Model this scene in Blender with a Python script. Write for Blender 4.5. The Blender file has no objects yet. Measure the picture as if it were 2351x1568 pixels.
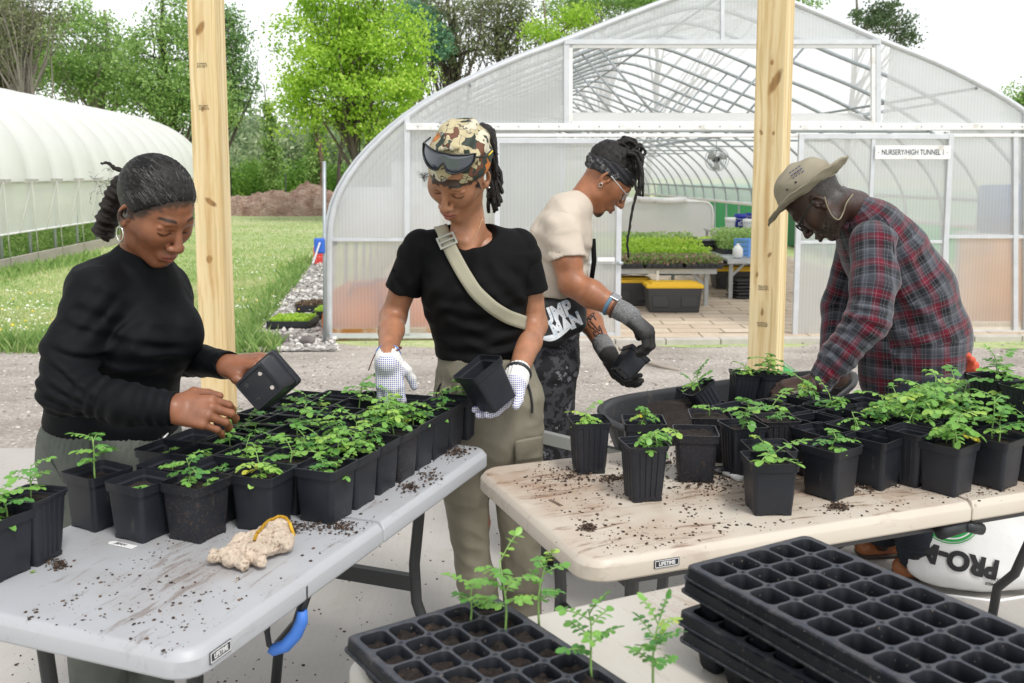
import bpy, bmesh, math, random
import numpy as np
from mathutils import Vector, Matrix, Euler
R_ = math.radians
C = bpy.context.scene.collection
rnd = random.Random(7)
nr = np.random.RandomState(11)
# ------------------------------------------------------------ camera, sky, sun, exposure
FPX, CX, CY, CAMH = 2215.0, 1175.5, 650.0, 1.46
PITCH = math.atan(250 / FPX)
cam_d = bpy.data.cameras.new('camera'); cam = bpy.data.objects.new('camera', cam_d); C.objects.link(cam)
cam.location = (0, 0, CAMH); cam.rotation_euler = (math.pi/2 - PITCH, 0, 0)
cam_d.lens = FPX/2351*36; cam_d.sensor_width = 36; cam_d.shift_y = -134/2351
cam_d.dof.use_dof = True; cam_d.dof.focus_distance = 2.7; cam_d.dof.aperture_fstop = 8.0
cam_d.clip_start = 0.05; cam_d.clip_end = 600
bpy.context.scene.camera = cam
SUN_EL, SUN_AZ = R_(58), R_(150)
w = bpy.data.worlds.new('World'); bpy.context.scene.world = w; w.use_nodes = True
wn = w.node_tree.nodes; wl = w.node_tree.links; wn.clear()
sky = wn.new('ShaderNodeTexSky'); sky.sky_type = 'NISHITA'; sky.sun_disc = False
sky.sun_elevation = SUN_EL; sky.sun_rotation = SUN_AZ; sky.dust_density = 1.0; sky.air_density = 1.0; sky.ozone_density = 1.0
hs = wn.new('ShaderNodeHueSaturation'); hs.inputs['Saturation'].default_value = 0.12
bg = wn.new('ShaderNodeBackground'); bg.inputs['Strength'].default_value = 0.15
wo = wn.new('ShaderNodeOutputWorld')
wl.new(sky.outputs[0], hs.inputs['Color']); wl.new(hs.outputs[0], bg.inputs['Color']); wl.new(bg.outputs[0], wo.inputs['Surface'])
sl = bpy.data.lights.new('sun', 'SUN'); sl.energy = 1.3; sl.angle = R_(14); sl.color = (1, .97, .92)
so = bpy.data.objects.new('sun', sl); C.objects.link(so)
sd = Vector((math.sin(SUN_AZ)*math.cos(SUN_EL), math.cos(SUN_AZ)*math.cos(SUN_EL), math.sin(SUN_EL)))
so.rotation_euler = (-sd).to_track_quat('-Z', 'Y').to_euler()
vs = bpy.context.scene.view_settings
vs.view_transform = 'Standard'; vs.look = 'None'; vs.gamma = 1; vs.use_curve_mapping = False; vs.exposure = 0.66
cy_ = bpy.context.scene.cycles
cy_.max_bounces = 8; cy_.transparent_max_bounces = 24; cy_.transmission_bounces = 6; cy_.diffuse_bounces = 4

# ------------------------------------------------------------ places measured on the ground and at known distances
def ray(px, py):
    u = (px-CX)/FPX; v = -(py-CY)/FPX
    return np.array([u, math.cos(PITCH)+v*math.sin(PITCH), -math.sin(PITCH)+v*math.cos(PITCH)])
def W(px, py, Y):
    d = ray(px, py); return np.array([0, 0, CAMH]) + d*(Y/d[1])
def G(px, py, z=0.0):
    d = ray(px, py); return np.array([0, 0, CAMH]) + d*((z-CAMH)/d[2])
ZG = -0.4
def zg(Y):
    t = min(max((Y-5.15)/5.6, 0), 1); return -0.03 + (ZG+0.03)*t*t*(3-2*t)

# ------------------------------------------------------------ objects
def tagp(o, label=None, cat=None, group=None, kind=None):
    if label: o['label'] = label
    if cat: o['category'] = cat
    if group: o['group'] = group
    if kind: o['kind'] = kind
    return o
def thing(name, label, cat, loc=(0, 0, 0), rz=0, group=None):
    o = bpy.data.objects.new(name, None); C.objects.link(o); o.location = loc; o.rotation_euler = (0, 0, rz)
    o.empty_display_size = .1
    o['_m'] = 0; del o['_m']
    MAT[o.name] = Matrix.Translation(Vector(loc)) @ Matrix.Rotation(rz, 4, 'Z')
    return tagp(o, label, cat, group)
MAT = {}
def link(name, me, parent=None, world=False):
    """world=True: the mesh is given in world coordinates although its parent stands elsewhere"""
    o = bpy.data.objects.new(name, me); C.objects.link(o)
    if parent is not None:
        o.parent = parent
        if world:
            p = parent
            M = Matrix.Identity(4)
            while p is not None:
                M = (Matrix.LocRotScale(p.location, p.rotation_euler, p.scale) if p.type == 'EMPTY' or True else M) @ M
                p = p.parent
            me.transform(M.inverted())
    return o
def copy_tree(o, parent=None):
    c = o.copy(); C.objects.link(c)
    if parent is not None: c.parent = parent
    for ch in [x for x in o.children]: copy_tree(ch, c)
    return c
def mesh_np(name, V, F, mats=(), smooth=True, attr=None, uv=None):
    """V (n,3) array, F: (m,3|4) array"""
    V = np.asarray(V, np.float32); F = np.asarray(F, np.int32)
    me = bpy.data.meshes.new(name); k = F.shape[1]
    me.vertices.add(len(V)); me.vertices.foreach_set('co', V.ravel())
    me.loops.add(F.size); me.loops.foreach_set('vertex_index', F.ravel())
    me.polygons.add(len(F)); me.polygons.foreach_set('loop_start', np.arange(0, F.size, k, dtype=np.int32))
    me.polygons.foreach_set('loop_total', np.full(len(F), k, np.int32))
    me.polygons.foreach_set('use_smooth', np.full(len(F), smooth, bool))
    for m in (mats if isinstance(mats, (list, tuple)) else [mats]): me.materials.append(m)
    me.update(calc_edges=True)
    if attr is not None:
        for nm, a in attr.items():
            a = np.asarray(a, np.float32)
            if a.ndim == 1:
                t = me.attributes.new(nm, 'FLOAT', 'POINT'); t.data.foreach_set('value', a)
            elif a.shape[1] == 3:
                t = me.attributes.new(nm, 'FLOAT_VECTOR', 'POINT'); t.data.foreach_set('vector', a.ravel())
            else:
                t = me.attributes.new(nm, 'FLOAT_COLOR', 'POINT'); t.data.foreach_set('color', a.ravel())
    return me
class MB:
    def __init__(s): s.v = []; s.f = []; s.m = []; s.sm = []
    def add(s, V, F, m=0, sm=True):
        b = len(s.v); s.v += [tuple(map(float, p)) for p in V]
        for f in F: s.f.append(tuple(b+i for i in f)); s.m.append(m); s.sm.append(sm)
        return s
    def box(s, c, size, rz=0, m=0, M=None):
        x, y, z = [q/2 for q in size]; ca, sa = math.cos(rz), math.sin(rz); V = []
        for dz in (-z, z):
            for dx, dy in ((-x, -y), (x, -y), (x, y), (-x, y)):
                p = (dx*ca-dy*sa, dx*sa+dy*ca, dz)
                if M is not None: p = tuple(M @ Vector((dx, dy, dz)))
                V.append((c[0]+p[0], c[1]+p[1], c[2]+p[2]))
        return s.add(V, [(3, 2, 1, 0), (4, 5, 6, 7), (0, 1, 5, 4), (1, 2, 6, 5), (2, 3, 7, 6), (3, 0, 4, 7)], m, False)
    def bar(s, a, b, wd, ht, m=0, up=(0, 0, 1)):
        a = Vector(a); b = Vector(b); d = (b-a); L = d.length; d.normalize(); upv = Vector(up)
        if abs(d.dot(upv)) > .99: upv = Vector((0, 1, 0))
        x = d.cross(upv).normalized(); z = x.cross(d); V = []
        for p in (a, b):
            for q, r in ((-1, -1), (1, -1), (1, 1), (-1, 1)): V.append(p + x*(q*wd/2) + z*(r*ht/2))
        return s.add(V, [(0, 1, 2, 3), (7, 6, 5, 4), (0, 4, 5, 1), (1, 5, 6, 2), (2, 6, 7, 3), (3, 7, 4, 0)], m, False)
    def tube(s, pts, r, n=8, m=0, caps=True, closed=False, flat=None):
        pts = [Vector(p) for p in pts]; N = len(pts)
        rr = r if isinstance(r, (list, tuple)) else [r]*N
        V = []; pu = None
        for i, p in enumerate(pts):
            if closed: d = pts[(i+1) % N] - pts[i-1]
            else: d = pts[min(i+1, N-1)] - pts[max(i-1, 0)]
            if d.length < 1e-9: d = Vector((0, 0, 1))
            d.normalize()
            if pu is None:
                u = d.orthogonal().normalized() if flat is None else Vector(flat)
                u = (u - d*u.dot(d)).normalized()
            else:
                u = pu - d*pu.dot(d); u = u.normalized() if u.length > 1e-6 else d.orthogonal().normalized()
            pu = u; v = d.cross(u)
            for k in range(n):
                a = 2*math.pi*k/n; V.append(p + u*(rr[i]*math.cos(a)) + v*(rr[i]*math.sin(a)))
        F = []
        for i in range(N if closed else N-1):
            j = (i+1) % N
            for k in range(n): F.append((i*n+k, i*n+(k+1) % n, j*n+(k+1) % n, j*n+k))
        if caps and not closed: F += [tuple(reversed(range(n))), tuple((N-1)*n+k for k in range(n))]
        return s.add(V, F, m)
    def lathe(s, c, prof, n=24, m=0, M=None):
        V = []
        for r, z in prof:
            for k in range(n):
                a = 2*math.pi*k/n; p = Vector((r*math.cos(a), r*math.sin(a), z))
                if M is not None: p = M @ p
                V.append((c[0]+p[0], c[1]+p[1], c[2]+p[2]))
        F = []
        for i in range(len(prof)-1):
            for k in range(n): F.append((i*n+k, i*n+(k+1) % n, (i+1)*n+(k+1) % n, (i+1)*n+k))
        return s.add(V, F, m)
    def build(s, name, mats, parent=None, bevel=0, world=False, smooth=None):
        me = bpy.data.meshes.new(name); me.from_pydata(s.v, [], s.f)
        for m in (mats if isinstance(mats, (list, tuple)) else [mats]): me.materials.append(m)
        me.polygons.foreach_set('material_index', s.m)
        me.polygons.foreach_set('use_smooth', s.sm if smooth is None else [smooth]*len(s.f))
        me.update()
        o = link(name, me, parent, world)
        if bevel:
            b = o.modifiers.new('b', 'BEVEL'); b.width = bevel; b.segments = 2; b.limit_method = 'ANGLE'; b.angle_limit = R_(40)
        return o

# ------------------------------------------------------------ materials
def nodes(name):
    m = bpy.data.materials.new(name); m.use_nodes = True; nt = m.node_tree; nt.nodes.clear()
    out = nt.nodes.new('ShaderNodeOutputMaterial'); return m, nt, out
def N(nt, t, **kw):
    n = nt.nodes.new('ShaderNode'+t)
    for k, v in kw.items():
        if k in n.inputs: n.inputs[k].default_value = v
        else: setattr(n, k, v)
    return n
def c4(c): return (c[0], c[1], c[2], 1)
def noise_(nt, vec, scale, detail=4, rough=.55, stretch=None):
    if stretch:
        mp = N(nt, 'Mapping'); mp.inputs['Scale'].default_value = stretch; nt.links.new(vec, mp.inputs['Vector']); vec = mp.outputs[0]
    n = N(nt, 'TexNoise', Scale=scale, Detail=detail, Roughness=rough); nt.links.new(vec, n.inputs['Vector']); return n.outputs['Fac']
def ramp_(nt, fac, stops, interp='LINEAR'):
    r = nt.nodes.new('ShaderNodeValToRGB'); r.color_ramp.interpolation = interp; e = r.color_ramp.elements
    while len(e) < len(stops): e.new(0.5)
    for i, (p, c) in enumerate(stops):
        e[i].position = p; e[i].color = c4(c) if hasattr(c, '__len__') else (c, c, c, 1)
    nt.links.new(fac, r.inputs[0]); return r.outputs['Color']
def mix_(nt, fac, a, b, blend='MIX'):
    m = nt.nodes.new('ShaderNodeMix'); m.data_type = 'RGBA'; m.blend_type = blend
    for i, s in ((0, fac), (6, a), (7, b)):
        if hasattr(s, 'node'): nt.links.new(s, m.inputs[i])
        elif hasattr(s, '__len__'): m.inputs[i].default_value = c4(s)
        else: m.inputs[i].default_value = s
    return m.outputs[2]
def math_(nt, op, a, b=0.0, c=None):
    m = nt.nodes.new('ShaderNodeMath'); m.operation = op
    for i, s in enumerate((a, b, c)):
        if s is None: continue
        if hasattr(s, 'node'): nt.links.new(s, m.inputs[i])
        else: m.inputs[i].default_value = s
    return m.outputs[0]
def finish(nt, out, col, rough=.5, metal=0, spec=.5, bump=None, bstr=.3, bdist=.01, transl=0, sss=0, sheen=0, coat=0):
    p = N(nt, 'BsdfPrincipled'); 
    if hasattr(col, 'node'): nt.links.new(col, p.inputs['Base Color'])
    else: p.inputs['Base Color'].default_value = c4(col)
    if hasattr(rough, 'node'): nt.links.new(rough, p.inputs['Roughness'])
    else: p.inputs['Roughness'].default_value = rough
    p.inputs['Metallic'].default_value = metal; p.inputs['Specular IOR Level'].default_value = spec
    if sss: p.inputs['Subsurface Weight'].default_value = sss; p.inputs['Subsurface Radius'].default_value = (.012, .005, .003); p.inputs['Subsurface Scale'].default_value = .5
    if sheen: p.inputs['Sheen Weight'].default_value = sheen
    if coat: p.inputs['Coat Weight'].default_value = coat; p.inputs['Coat Roughness'].default_value = .3
    nrm = None
    if bump is not None:
        b = N(nt, 'Bump', Strength=bstr, Distance=bdist); nt.links.new(bump, b.inputs['Height']); nt.links.new(b.outputs[0], p.inputs['Normal']); nrm = b.outputs[0]
    sh = p.outputs[0]
    if transl:
        t = N(nt, 'BsdfTranslucent'); 
        if hasattr(col, 'node'): nt.links.new(col, t.inputs[0])
        else: t.inputs[0].default_value = c4(col)
        mx = N(nt, 'MixShader', Fac=transl); nt.links.new(sh, mx.inputs[1]); nt.links.new(t.outputs[0], mx.inputs[2]); sh = mx.outputs[0]
    nt.links.new(sh, out.inputs['Surface']); return p
def simple(name, col, rough=.5, metal=0, spec=.5, var=0, vscale=8, bump=0, bscale=60, bdist=.004, sss=0, transl=0, sheen=0, dirt=None, dscale=6, dthr=.6, stretch=None, coat=0):
    m, nt, out = nodes(name); tc = N(nt, 'TexCoord').outputs['Object']; c = col
    if var:
        f = noise_(nt, tc, vscale, 5, .6, stretch)
        c = ramp_(nt, f, [(.3, tuple(q*(1-var) for q in col)), (.7, tuple(min(q*(1+var), 1) for q in col))])
    if dirt:
        f = noise_(nt, tc, dscale, 8, .7); f = ramp_(nt, f, [(dthr, 0.0), (min(dthr+.12, 1), 1.0)])
        c = mix_(nt, f, c, dirt)
    b = noise_(nt, tc, bscale, 4, .6, stretch) if bump else None
    finish(nt, out, c, rough, metal, spec, b, bump, bdist, transl, sss, sheen, coat)
    return m
def tcoord(nt, k='Object'): return N(nt, 'TexCoord').outputs[k]
def attr_(nt, nm, o='Fac'):
    a = nt.nodes.new('ShaderNodeAttribute'); a.attribute_name = nm; return a.outputs[o]
def text_mesh(txt, size, bold=0.0, extrude=0.0004, align='CENTER'):
    cu = bpy.data.curves.new('txt', 'FONT'); cu.body = txt; cu.size = size; cu.offset = bold; cu.extrude = extrude; cu.align_x = align; cu.align_y = 'CENTER'
    o = bpy.data.objects.new('txt', cu); C.objects.link(o)
    dg = bpy.context.evaluated_depsgraph_get(); dg.update()
    me = bpy.data.meshes.new_from_object(o.evaluated_get(dg)); bpy.data.objects.remove(o); bpy.data.curves.remove(cu)
    me.materials.clear(); return me
def put_text(name, txt, size, mat, M, parent, bold=0.0, sx=1.0, extrude=.0004):
    me = text_mesh(txt, size, bold, extrude); me.materials.append(mat)
    me.transform(M @ Matrix.Diagonal((sx, 1, 1, 1))); me.name = name
    return link(name, me, parent, True)
def frame(o, x, y):
    """matrix with origin o, x axis x, y axis y (world vectors)"""
    x = Vector(x).normalized(); y = Vector(y); y = (y - x*y.dot(x)).normalized(); z = x.cross(y)
    M = Matrix((x, y, z)).transposed().to_4x4(); M.translation = Vector(o); return M
# ------------------------------------------------------------ implicit surfaces for bodies and cloth
def vnoise(p, s, seed=0):
    p = p*s; i = np.floor(p).astype(np.int64); f = p-i; f = f*f*(3-2*f)
    def hsh(x, y, z):
        n = (x*73856093) ^ (y*19349663) ^ (z*83492791) ^ (seed*2654435761)
        n = (n ^ (n >> 13))*1274126177 & 0xffffffff; n = n ^ (n >> 16); return (n & 0xffff)/65535.0
    r = 0
    for dx in (0, 1):
        for dy in (0, 1):
            for dz in (0, 1):
                wt = (f[:, 0] if dx else 1-f[:, 0])*(f[:, 1] if dy else 1-f[:, 1])*(f[:, 2] if dz else 1-f[:, 2])
                r = r + wt*hsh(i[:, 0]+dx, i[:, 1]+dy, i[:, 2]+dz)
    return r*2-1
def A3(p): return np.asarray(p, float)
def nz(v): v = A3(v); return v/(np.linalg.norm(v)+1e-12)
class P:  # primitive
    def __init__(s, fn, c, r, op='u', k=.01): s.fn, s.c, s.r, s.op, s.k = fn, A3(c), r, op, k
def cap(a, b, ra, rb=None, op='u', k=.01):
    a, b = A3(a), A3(b); rb = ra if rb is None else rb; ab = b-a; L2 = max(ab@ab, 1e-12)
    def fn(p):
        q = p-a; t = np.clip(q@ab/L2, 0, 1); return np.sqrt(((q-t[:, None]*ab)**2).sum(1)) - (ra+(rb-ra)*t)
    o = P(fn, (a+b)/2, np.sqrt(L2)/2+max(ra, rb), op, k); o.seg = (a, b, ra, rb); return o
def ell(c, r, R=None, op='u', k=.01):
    c, r = A3(c), A3(r); R = np.eye(3) if R is None else np.asarray(R)
    def fn(p):
        q = (p-c)@R; k0 = np.sqrt(((q/r)**2).sum(1)); k1 = np.sqrt(((q/(r*r))**2).sum(1)); return k0*(k0-1)/np.maximum(k1, 1e-9)
    return P(fn, c, r.max(), op, k)
def ecap(a, b, a0, b0, a1, b1, side, op='u', k=.02):
    """elliptical tapered capsule: half widths a* along `side`, half depths b* across it"""
    a, b = A3(a), A3(b); ab = b-a; L = np.linalg.norm(ab)+1e-9; w_ = ab/L
    s_ = nz(A3(side)-w_*(A3(side)@w_)); n_ = np.cross(w_, s_)
    def fn(p):
        q = p-a; t = q@w_; tc = np.clip(t/L, 0, 1); aa = a0+(a1-a0)*tc; bb = b0+(b1-b0)*tc; rc = np.minimum(aa, bb)
        u = q@s_; v = q@n_; e = t-tc*L
        x, y, z = u/aa, v/bb, e/rc; k0 = np.sqrt(x*x+y*y+z*z); k1 = np.sqrt((x/aa)**2+(y/bb)**2+(z/rc)**2)
        return k0*(k0-1)/np.maximum(k1, 1e-6)
    o = P(fn, (a+b)/2, L/2+max(a0, a1, b0, b1), op, k); o.seg = (a, b, max(a0, b0), max(a1, b1)); o.ax = (s_, n_); return o
def plane(pt, n, k=.004):
    """keeps the side the normal points away from"""
    pt, n = A3(pt), nz(n); return P(lambda p: (p-pt)@n, pt, 99, 'i', k)
def chain(pts, rs, k=.015):
    return [cap(pts[i], pts[i+1], rs[i], rs[i+1], k=k) for i in range(len(pts)-1)]
def loft(st, side, k=.03):
    """st: list of (point, halfwidth, halfdepth)"""
    return [ecap(st[i][0], st[i+1][0], st[i][1], st[i][2], st[i+1][1], st[i+1][2], side, k=k) for i in range(len(st)-1)]
def evalp(pr, p):
    d = np.full(len(p), 1.0)
    for q in pr:
        e = q.fn(p); k = q.k
        if q.op == 'u': h = np.maximum(k-np.abs(d-e), 0)/k; d = np.minimum(d, e)-h*h*k*.25
        else:
            if q.op == 's': e = -e
            h = np.maximum(k-np.abs(d-e), 0)/k; d = np.maximum(d, e)+h*h*k*.25
    return d
def sdf_mesh(pr, h, disp=None, B=10, box=None):
    us = [q for q in pr if q.op == 'u']
    lo = np.min([q.c-q.r for q in us], 0)-2.5*h; hi = np.max([q.c+q.r for q in us], 0)+2.5*h
    if box is not None: lo = np.maximum(lo, box[0]); hi = np.minimum(hi, box[1])
    nb = np.maximum(np.ceil((hi-lo)/h/B).astype(int), 1); n = nb*B+1
    vol = np.full(n, 1.0, np.float32)
    g = np.stack(np.meshgrid(*[np.arange(k) for k in nb], indexing='ij'), -1).reshape(-1, 3)
    cen = lo+(g+.5)*B*h; rB = B*h*.5*1.7321
    D = np.stack([q.fn(cen) for q in pr], 1); tot = evalp(pr, cen)
    loc = np.stack(np.meshgrid(*[np.arange(B+1)]*3, indexing='ij'), -1).reshape(-1, 3)
    for bi in range(len(g)):
        i0 = g[bi]*B; sl_ = tuple(slice(i0[a], i0[a]+B+1) for a in range(3))
        if abs(tot[bi]) > rB*1.5+.03: 
            if tot[bi] < 0: vol[sl_] = -1.0
            continue
        act = [q for j, q in enumerate(pr) if q.op == 'i' or D[bi, j] < 3*rB+q.k]
        if not any(q.op == 'u' for q in act): continue
        p = lo+(loc+i0)*h; d = evalp(act, p)
        if disp is not None: d = d+disp(p)
        vol[sl_] = d.reshape((B+1,)*3)
    ins = vol < 0
    cs = np.zeros(np.array(n)-1, np.int8)
    for dx in (0, 1):
        for dy in (0, 1):
            for dz in (0, 1): cs += ins[dx:n[0]-1+dx, dy:n[1]-1+dy, dz:n[2]-1+dz]
    act = np.argwhere((cs > 0) & (cs < 8)); idx = np.full(cs.shape, -1, np.int32); idx[tuple(act.T)] = np.arange(len(act))
    acc = np.zeros((len(act), 3)); cnt = np.zeros(len(act))
    cor = [(x, y, z) for x in (0, 1) for y in (0, 1) for z in (0, 1)]
    val = {c: vol[act[:, 0]+c[0], act[:, 1]+c[1], act[:, 2]+c[2]] for c in cor}
    for c in cor:
        for ax in range(3):
            if c[ax] == 0:
                c2 = list(c); c2[ax] = 1; c2 = tuple(c2); a, b = val[c], val[c2]; m = (a < 0) != (b < 0)
                t = np.where(m, a/np.where(m, a-b, 1), 0); pt = np.array(c, float)[None]+t[:, None]*np.eye(3)[ax][None]
                acc += pt*m[:, None]; cnt += m
    V = lo+(act+acc/np.maximum(cnt, 1)[:, None])*h
    Q = []
    for ax in range(3):
        o1, o2 = [(1, 2), (2, 0), (0, 1)][ax]
        e = np.argwhere(np.diff(ins.astype(np.int8), axis=ax) != 0)
        e = e[(e[:, o1] > 0) & (e[:, o2] > 0) & (e[:, o1] < cs.shape[o1]) & (e[:, o2] < cs.shape[o2])]
        if not len(e): continue
        flip = ins[tuple(e.T)]
        def at(a, b): q = e.copy(); q[:, o1] -= a; q[:, o2] -= b; return idx[tuple(q.T)]
        q = np.stack([at(1, 1), at(0, 1), at(0, 0), at(1, 0)], 1); q[~flip] = q[~flip][:, ::-1]; Q.append(q)
    Q = np.concatenate(Q); Q = Q[(Q >= 0).all(1)]
    return V, Q
def joinm(parts):
    Vs, Qs, n = [], [], 0
    for V, Q in parts: Vs.append(V); Qs.append(Q+n); n += len(V)
    return np.concatenate(Vs), np.concatenate(Qs)
def march(pr, px, py, y0=1.2, y1=5.0, out=0.0):
    """point where the sight line through a measured spot meets a body surface"""
    d = ray(px, py); d = d/np.linalg.norm(d); t = y0/d[1]; o = np.array([0, 0, CAMH])
    for _ in range(140):
        p = o+d*t; e = evalp(pr, p[None])[0]-out
        if e < .0006: return p
        t += max(e*.7, .0008)
        if t > y1/d[1]: return None
    return p
def normal_at(pr, p, e=.003):
    q = np.array([p+[e, 0, 0], p-[e, 0, 0], p+[0, e, 0], p-[0, e, 0], p+[0, 0, e], p-[0, 0, e]]); d = evalp(pr, q)
    return nz([d[0]-d[1], d[2]-d[3], d[4]-d[5]])
def limbuv(pr, V):
    """cloth coordinates running along and round each limb or the trunk, so woven patterns follow the body"""
    best = np.full(len(V), 9e9); U = np.zeros((len(V), 3))
    for i, q in enumerate([q for q in pr if q.op == 'u' and hasattr(q, 'seg')]):
        d = q.fn(V); m = d < best; best[m] = d[m]; a, b, ra, rb = q.seg; w_ = nz(b-a)
        s_, n_ = q.ax if hasattr(q, 'ax') else (nz(np.cross(w_, [0.0, 1.0, 0.02])), None)
        n_ = np.cross(w_, s_); x = V[m]-a; off = getattr(q, 'off', 0.0)
        U[m, 0] = np.arctan2(x@s_, x@n_)*(ra+rb)/2; U[m, 1] = x@w_+off
    return U
# ------------------------------------------------------------ setting: ground, slab, road, lawn
def mat_concrete():
    m, nt, out = nodes('broomed_concrete'); tc = tcoord(nt)
    f = noise_(nt, tc, 1.3, 6, .65); c = ramp_(nt, f, [(.3, (.40, .378, .348)), (.7, (.51, .485, .452))])
    f2 = noise_(nt, tc, 45, 5, .7); c = mix_(nt, ramp_(nt, f2, [(.62, 0.0), (.75, .5)]), c, (.3, .27, .23)); c = mix_(nt, ramp_(nt, noise_(nt, tc, 2.6, 9, .8), [(.52, 0.0), (.70, .45)]), c, (.30, .26, .21))
    st = noise_(nt, tc, 60, 3, .6, (1.0, .03, 1)); c = mix_(nt, ramp_(nt, st, [(.45, 0.0), (.7, .22)]), c, (.36, .34, .31))
    finish(nt, out, c, .9, bump=st, bstr=.5, bdist=.003); return m
def mat_gravelroad():
    m, nt, out = nodes('packed_gravel'); tc = tcoord(nt)
    f = noise_(nt, tc, .9, 6, .6, (1, 1.6, 1)); c = ramp_(nt, f, [(.32, (.41, .36, .315)), (.66, (.63, .57, .51))])
    v = N(nt, 'TexVoronoi', Scale=55.0); nt.links.new(tc, v.inputs['Vector'])
    vc = ramp_(nt, v.outputs['Color'], [(.1, .62), (.9, 1.3)]); c = mix_(nt, .75, c, vc, 'MULTIPLY')
    f3 = noise_(nt, tc, 180, 3, .7); c = mix_(nt, ramp_(nt, f3, [(.55, 0.0), (.7, .4)]), c, (.24, .20, .17))
    finish(nt, out, c, .95, bump=math_(nt, 'ADD', v.outputs['Distance'], f3), bstr=.9, bdist=.012); return m
def mat_ground():
    m, nt, out = nodes('lawn_soil'); tc = tcoord(nt)
    f = noise_(nt, tc, .35, 8, .7); f2 = noise_(nt, tc, 9, 6, .75)
    c = ramp_(nt, f, [(.3, (.32, .43, .16)), (.5, (.48, .54, .26)), (.7, (.66, .63, .40))])
    c = mix_(nt, ramp_(nt, f2, [(.4, 0.0), (.7, .6)]), c, (.17, .29, .06))
    finish(nt, out, c, .95, bump=f2, bstr=.8, bdist=.03); return m
def mat_stones(name, a, b, sc):
    m, nt, out = nodes(name); tc = tcoord(nt)
    v = N(nt, 'TexVoronoi', Scale=sc); nt.links.new(tc, v.inputs['Vector'])
    c = ramp_(nt, v.outputs['Color'], [(.1, a), (.9, b)]); e = ramp_(nt, v.outputs['Distance'], [(.3, 1.0), (.75, .25)])
    c = mix_(nt, .85, c, e, 'MULTIPLY'); finish(nt, out, c, .9, bump=v.outputs['Distance'], bstr=1, bdist=-.03); return m
m_conc, m_road, m_ground = mat_concrete(), mat_gravelroad(), mat_ground()
def sheet(name, x0, x1, y0, y1, nx, ny, z, m, edge=None, sm=True):
    xs = np.linspace(0, 1, nx); ys = np.linspace(0, 1, ny); V = []
    for j in ys:
        for i in xs:
            Y = y0+(y1-y0)*j; X = x0+(x1-x0)*i
            if edge: X, Y = edge(i, j, X, Y)
            V.append((X, Y, z(X, Y)))
    F = [(j*nx+i, j*nx+i+1, (j+1)*nx+i+1, (j+1)*nx+i) for j in range(ny-1) for i in range(nx-1)]
    return link(name, mesh_np(name, V, F, m, sm))
ys = [-30, -5, 5.0]+[5.0+.25*i for i in range(1, 29)]+[14, 18, 24, 32, 45, 70, 120, 250, 480]
def gz(X, Y): return zg(Y)-.02 if Y > 5.05 else -.06
V = []; xsg = [-300, -90, -40, -20, -12, -8, -5, -3, -1, 1, 3, 5, 8, 14, 25, 60, 150, 300]
for Y in ys:
    for X in xsg: V.append((X, Y, gz(X, Y)))
nx = len(xsg); F = [(j*nx+i, j*nx+i+1, (j+1)*nx+i+1, (j+1)*nx+i) for j in range(len(ys)-1) for i in range(nx-1)]
tagp(link('ground', mesh_np('ground', V, F, m_ground)), kind='structure')
def road_edge(i, j, X, Y):
    if j == 1: Y += .18*math.sin(X*2.1)+.1*math.sin(X*5.3+1)+(.0 if X > -3.2 else .25)
    return X, Y
g_far = 10.45
tagp(sheet('gravel_road', -30, 30, 5.0, g_far, 240, 30, lambda X, Y: zg(Y)-.012+.006*math.sin(X*3+Y*2), m_road, road_edge), kind='structure')
mb = MB()
# slab panels with control joints
jx = [-9, -5.2, -2.15, .95, 4.0, 8]; jy = [-4, -.6, 2.05, 5.05]
for i in range(5):
    for j in range(3):
        mb.box(((jx[i]+jx[i+1])/2, (jy[j]+jy[j+1])/2, -.06), (jx[i+1]-jx[i]-.008, jy[j+1]-jy[j]-.008, .12))
tagp(mb.build('concrete_slab', m_conc, bevel=.004), kind='structure')
m_stone = mat_stones('grey_crushed_stone', (.30, .28, .26), (.72, .70, .67), 24)
m_pav = None
def mat_pavers():
    m, nt, out = nodes('tan_pavers'); tc = tcoord(nt)
    b = N(nt, 'TexBrick', Scale=1.0); b.inputs['Brick Width'].default_value = .62; b.inputs['Row Height'].default_value = .3; b.inputs['Mortar Size'].default_value = .012
    b.inputs['Color1'].default_value = (.62, .52, .41, 1); b.inputs['Color2'].default_value = (.52, .41, .31, 1); b.inputs['Mortar'].default_value = (.22, .19, .12, 1)
    nt.links.new(tc, b.inputs['Vector']); f = noise_(nt, tc, 4, 8, .7)
    c = mix_(nt, ramp_(nt, f, [(.45, 0.0), (.75, .6)]), b.outputs['Color'], (.40, .31, .22))
    f = noise_(nt, tc, 2.2, 8, .8); c = mix_(nt, ramp_(nt, f, [(.63, 0.0), (.70, .7)]), c, (.16, .22, .05))
    finish(nt, out, c, .9, bump=b.outputs['Fac'], bstr=.5, bdist=-.01); return m
m_pav = mat_pavers()

# greenhouse local frame: end wall plane, u along it, a = into the house
GY = 11.07; GYAW = R_(3.3); _o = G(1658, 772, ZG)
GO = np.array([_o[0], GY, ZG]); GU = np.array([math.cos(GYAW), math.sin(GYAW), 0]); GA = np.array([-math.sin(GYAW), math.cos(GYAW), 0])
def E(px, py, off=0.0):
    """(u, z) on the end-wall plane pushed `off` metres into the house"""
    d = ray(px, py); o = np.array([0, 0, CAMH]); t = ((GO+GA*off-o)@GA)/(d@GA); p = o+d*t-GO; return float(p@GU), float(p[2])
def gw(u, a, z): return GO+GU*u+GA*a+np.array([0, 0, z])
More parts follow.
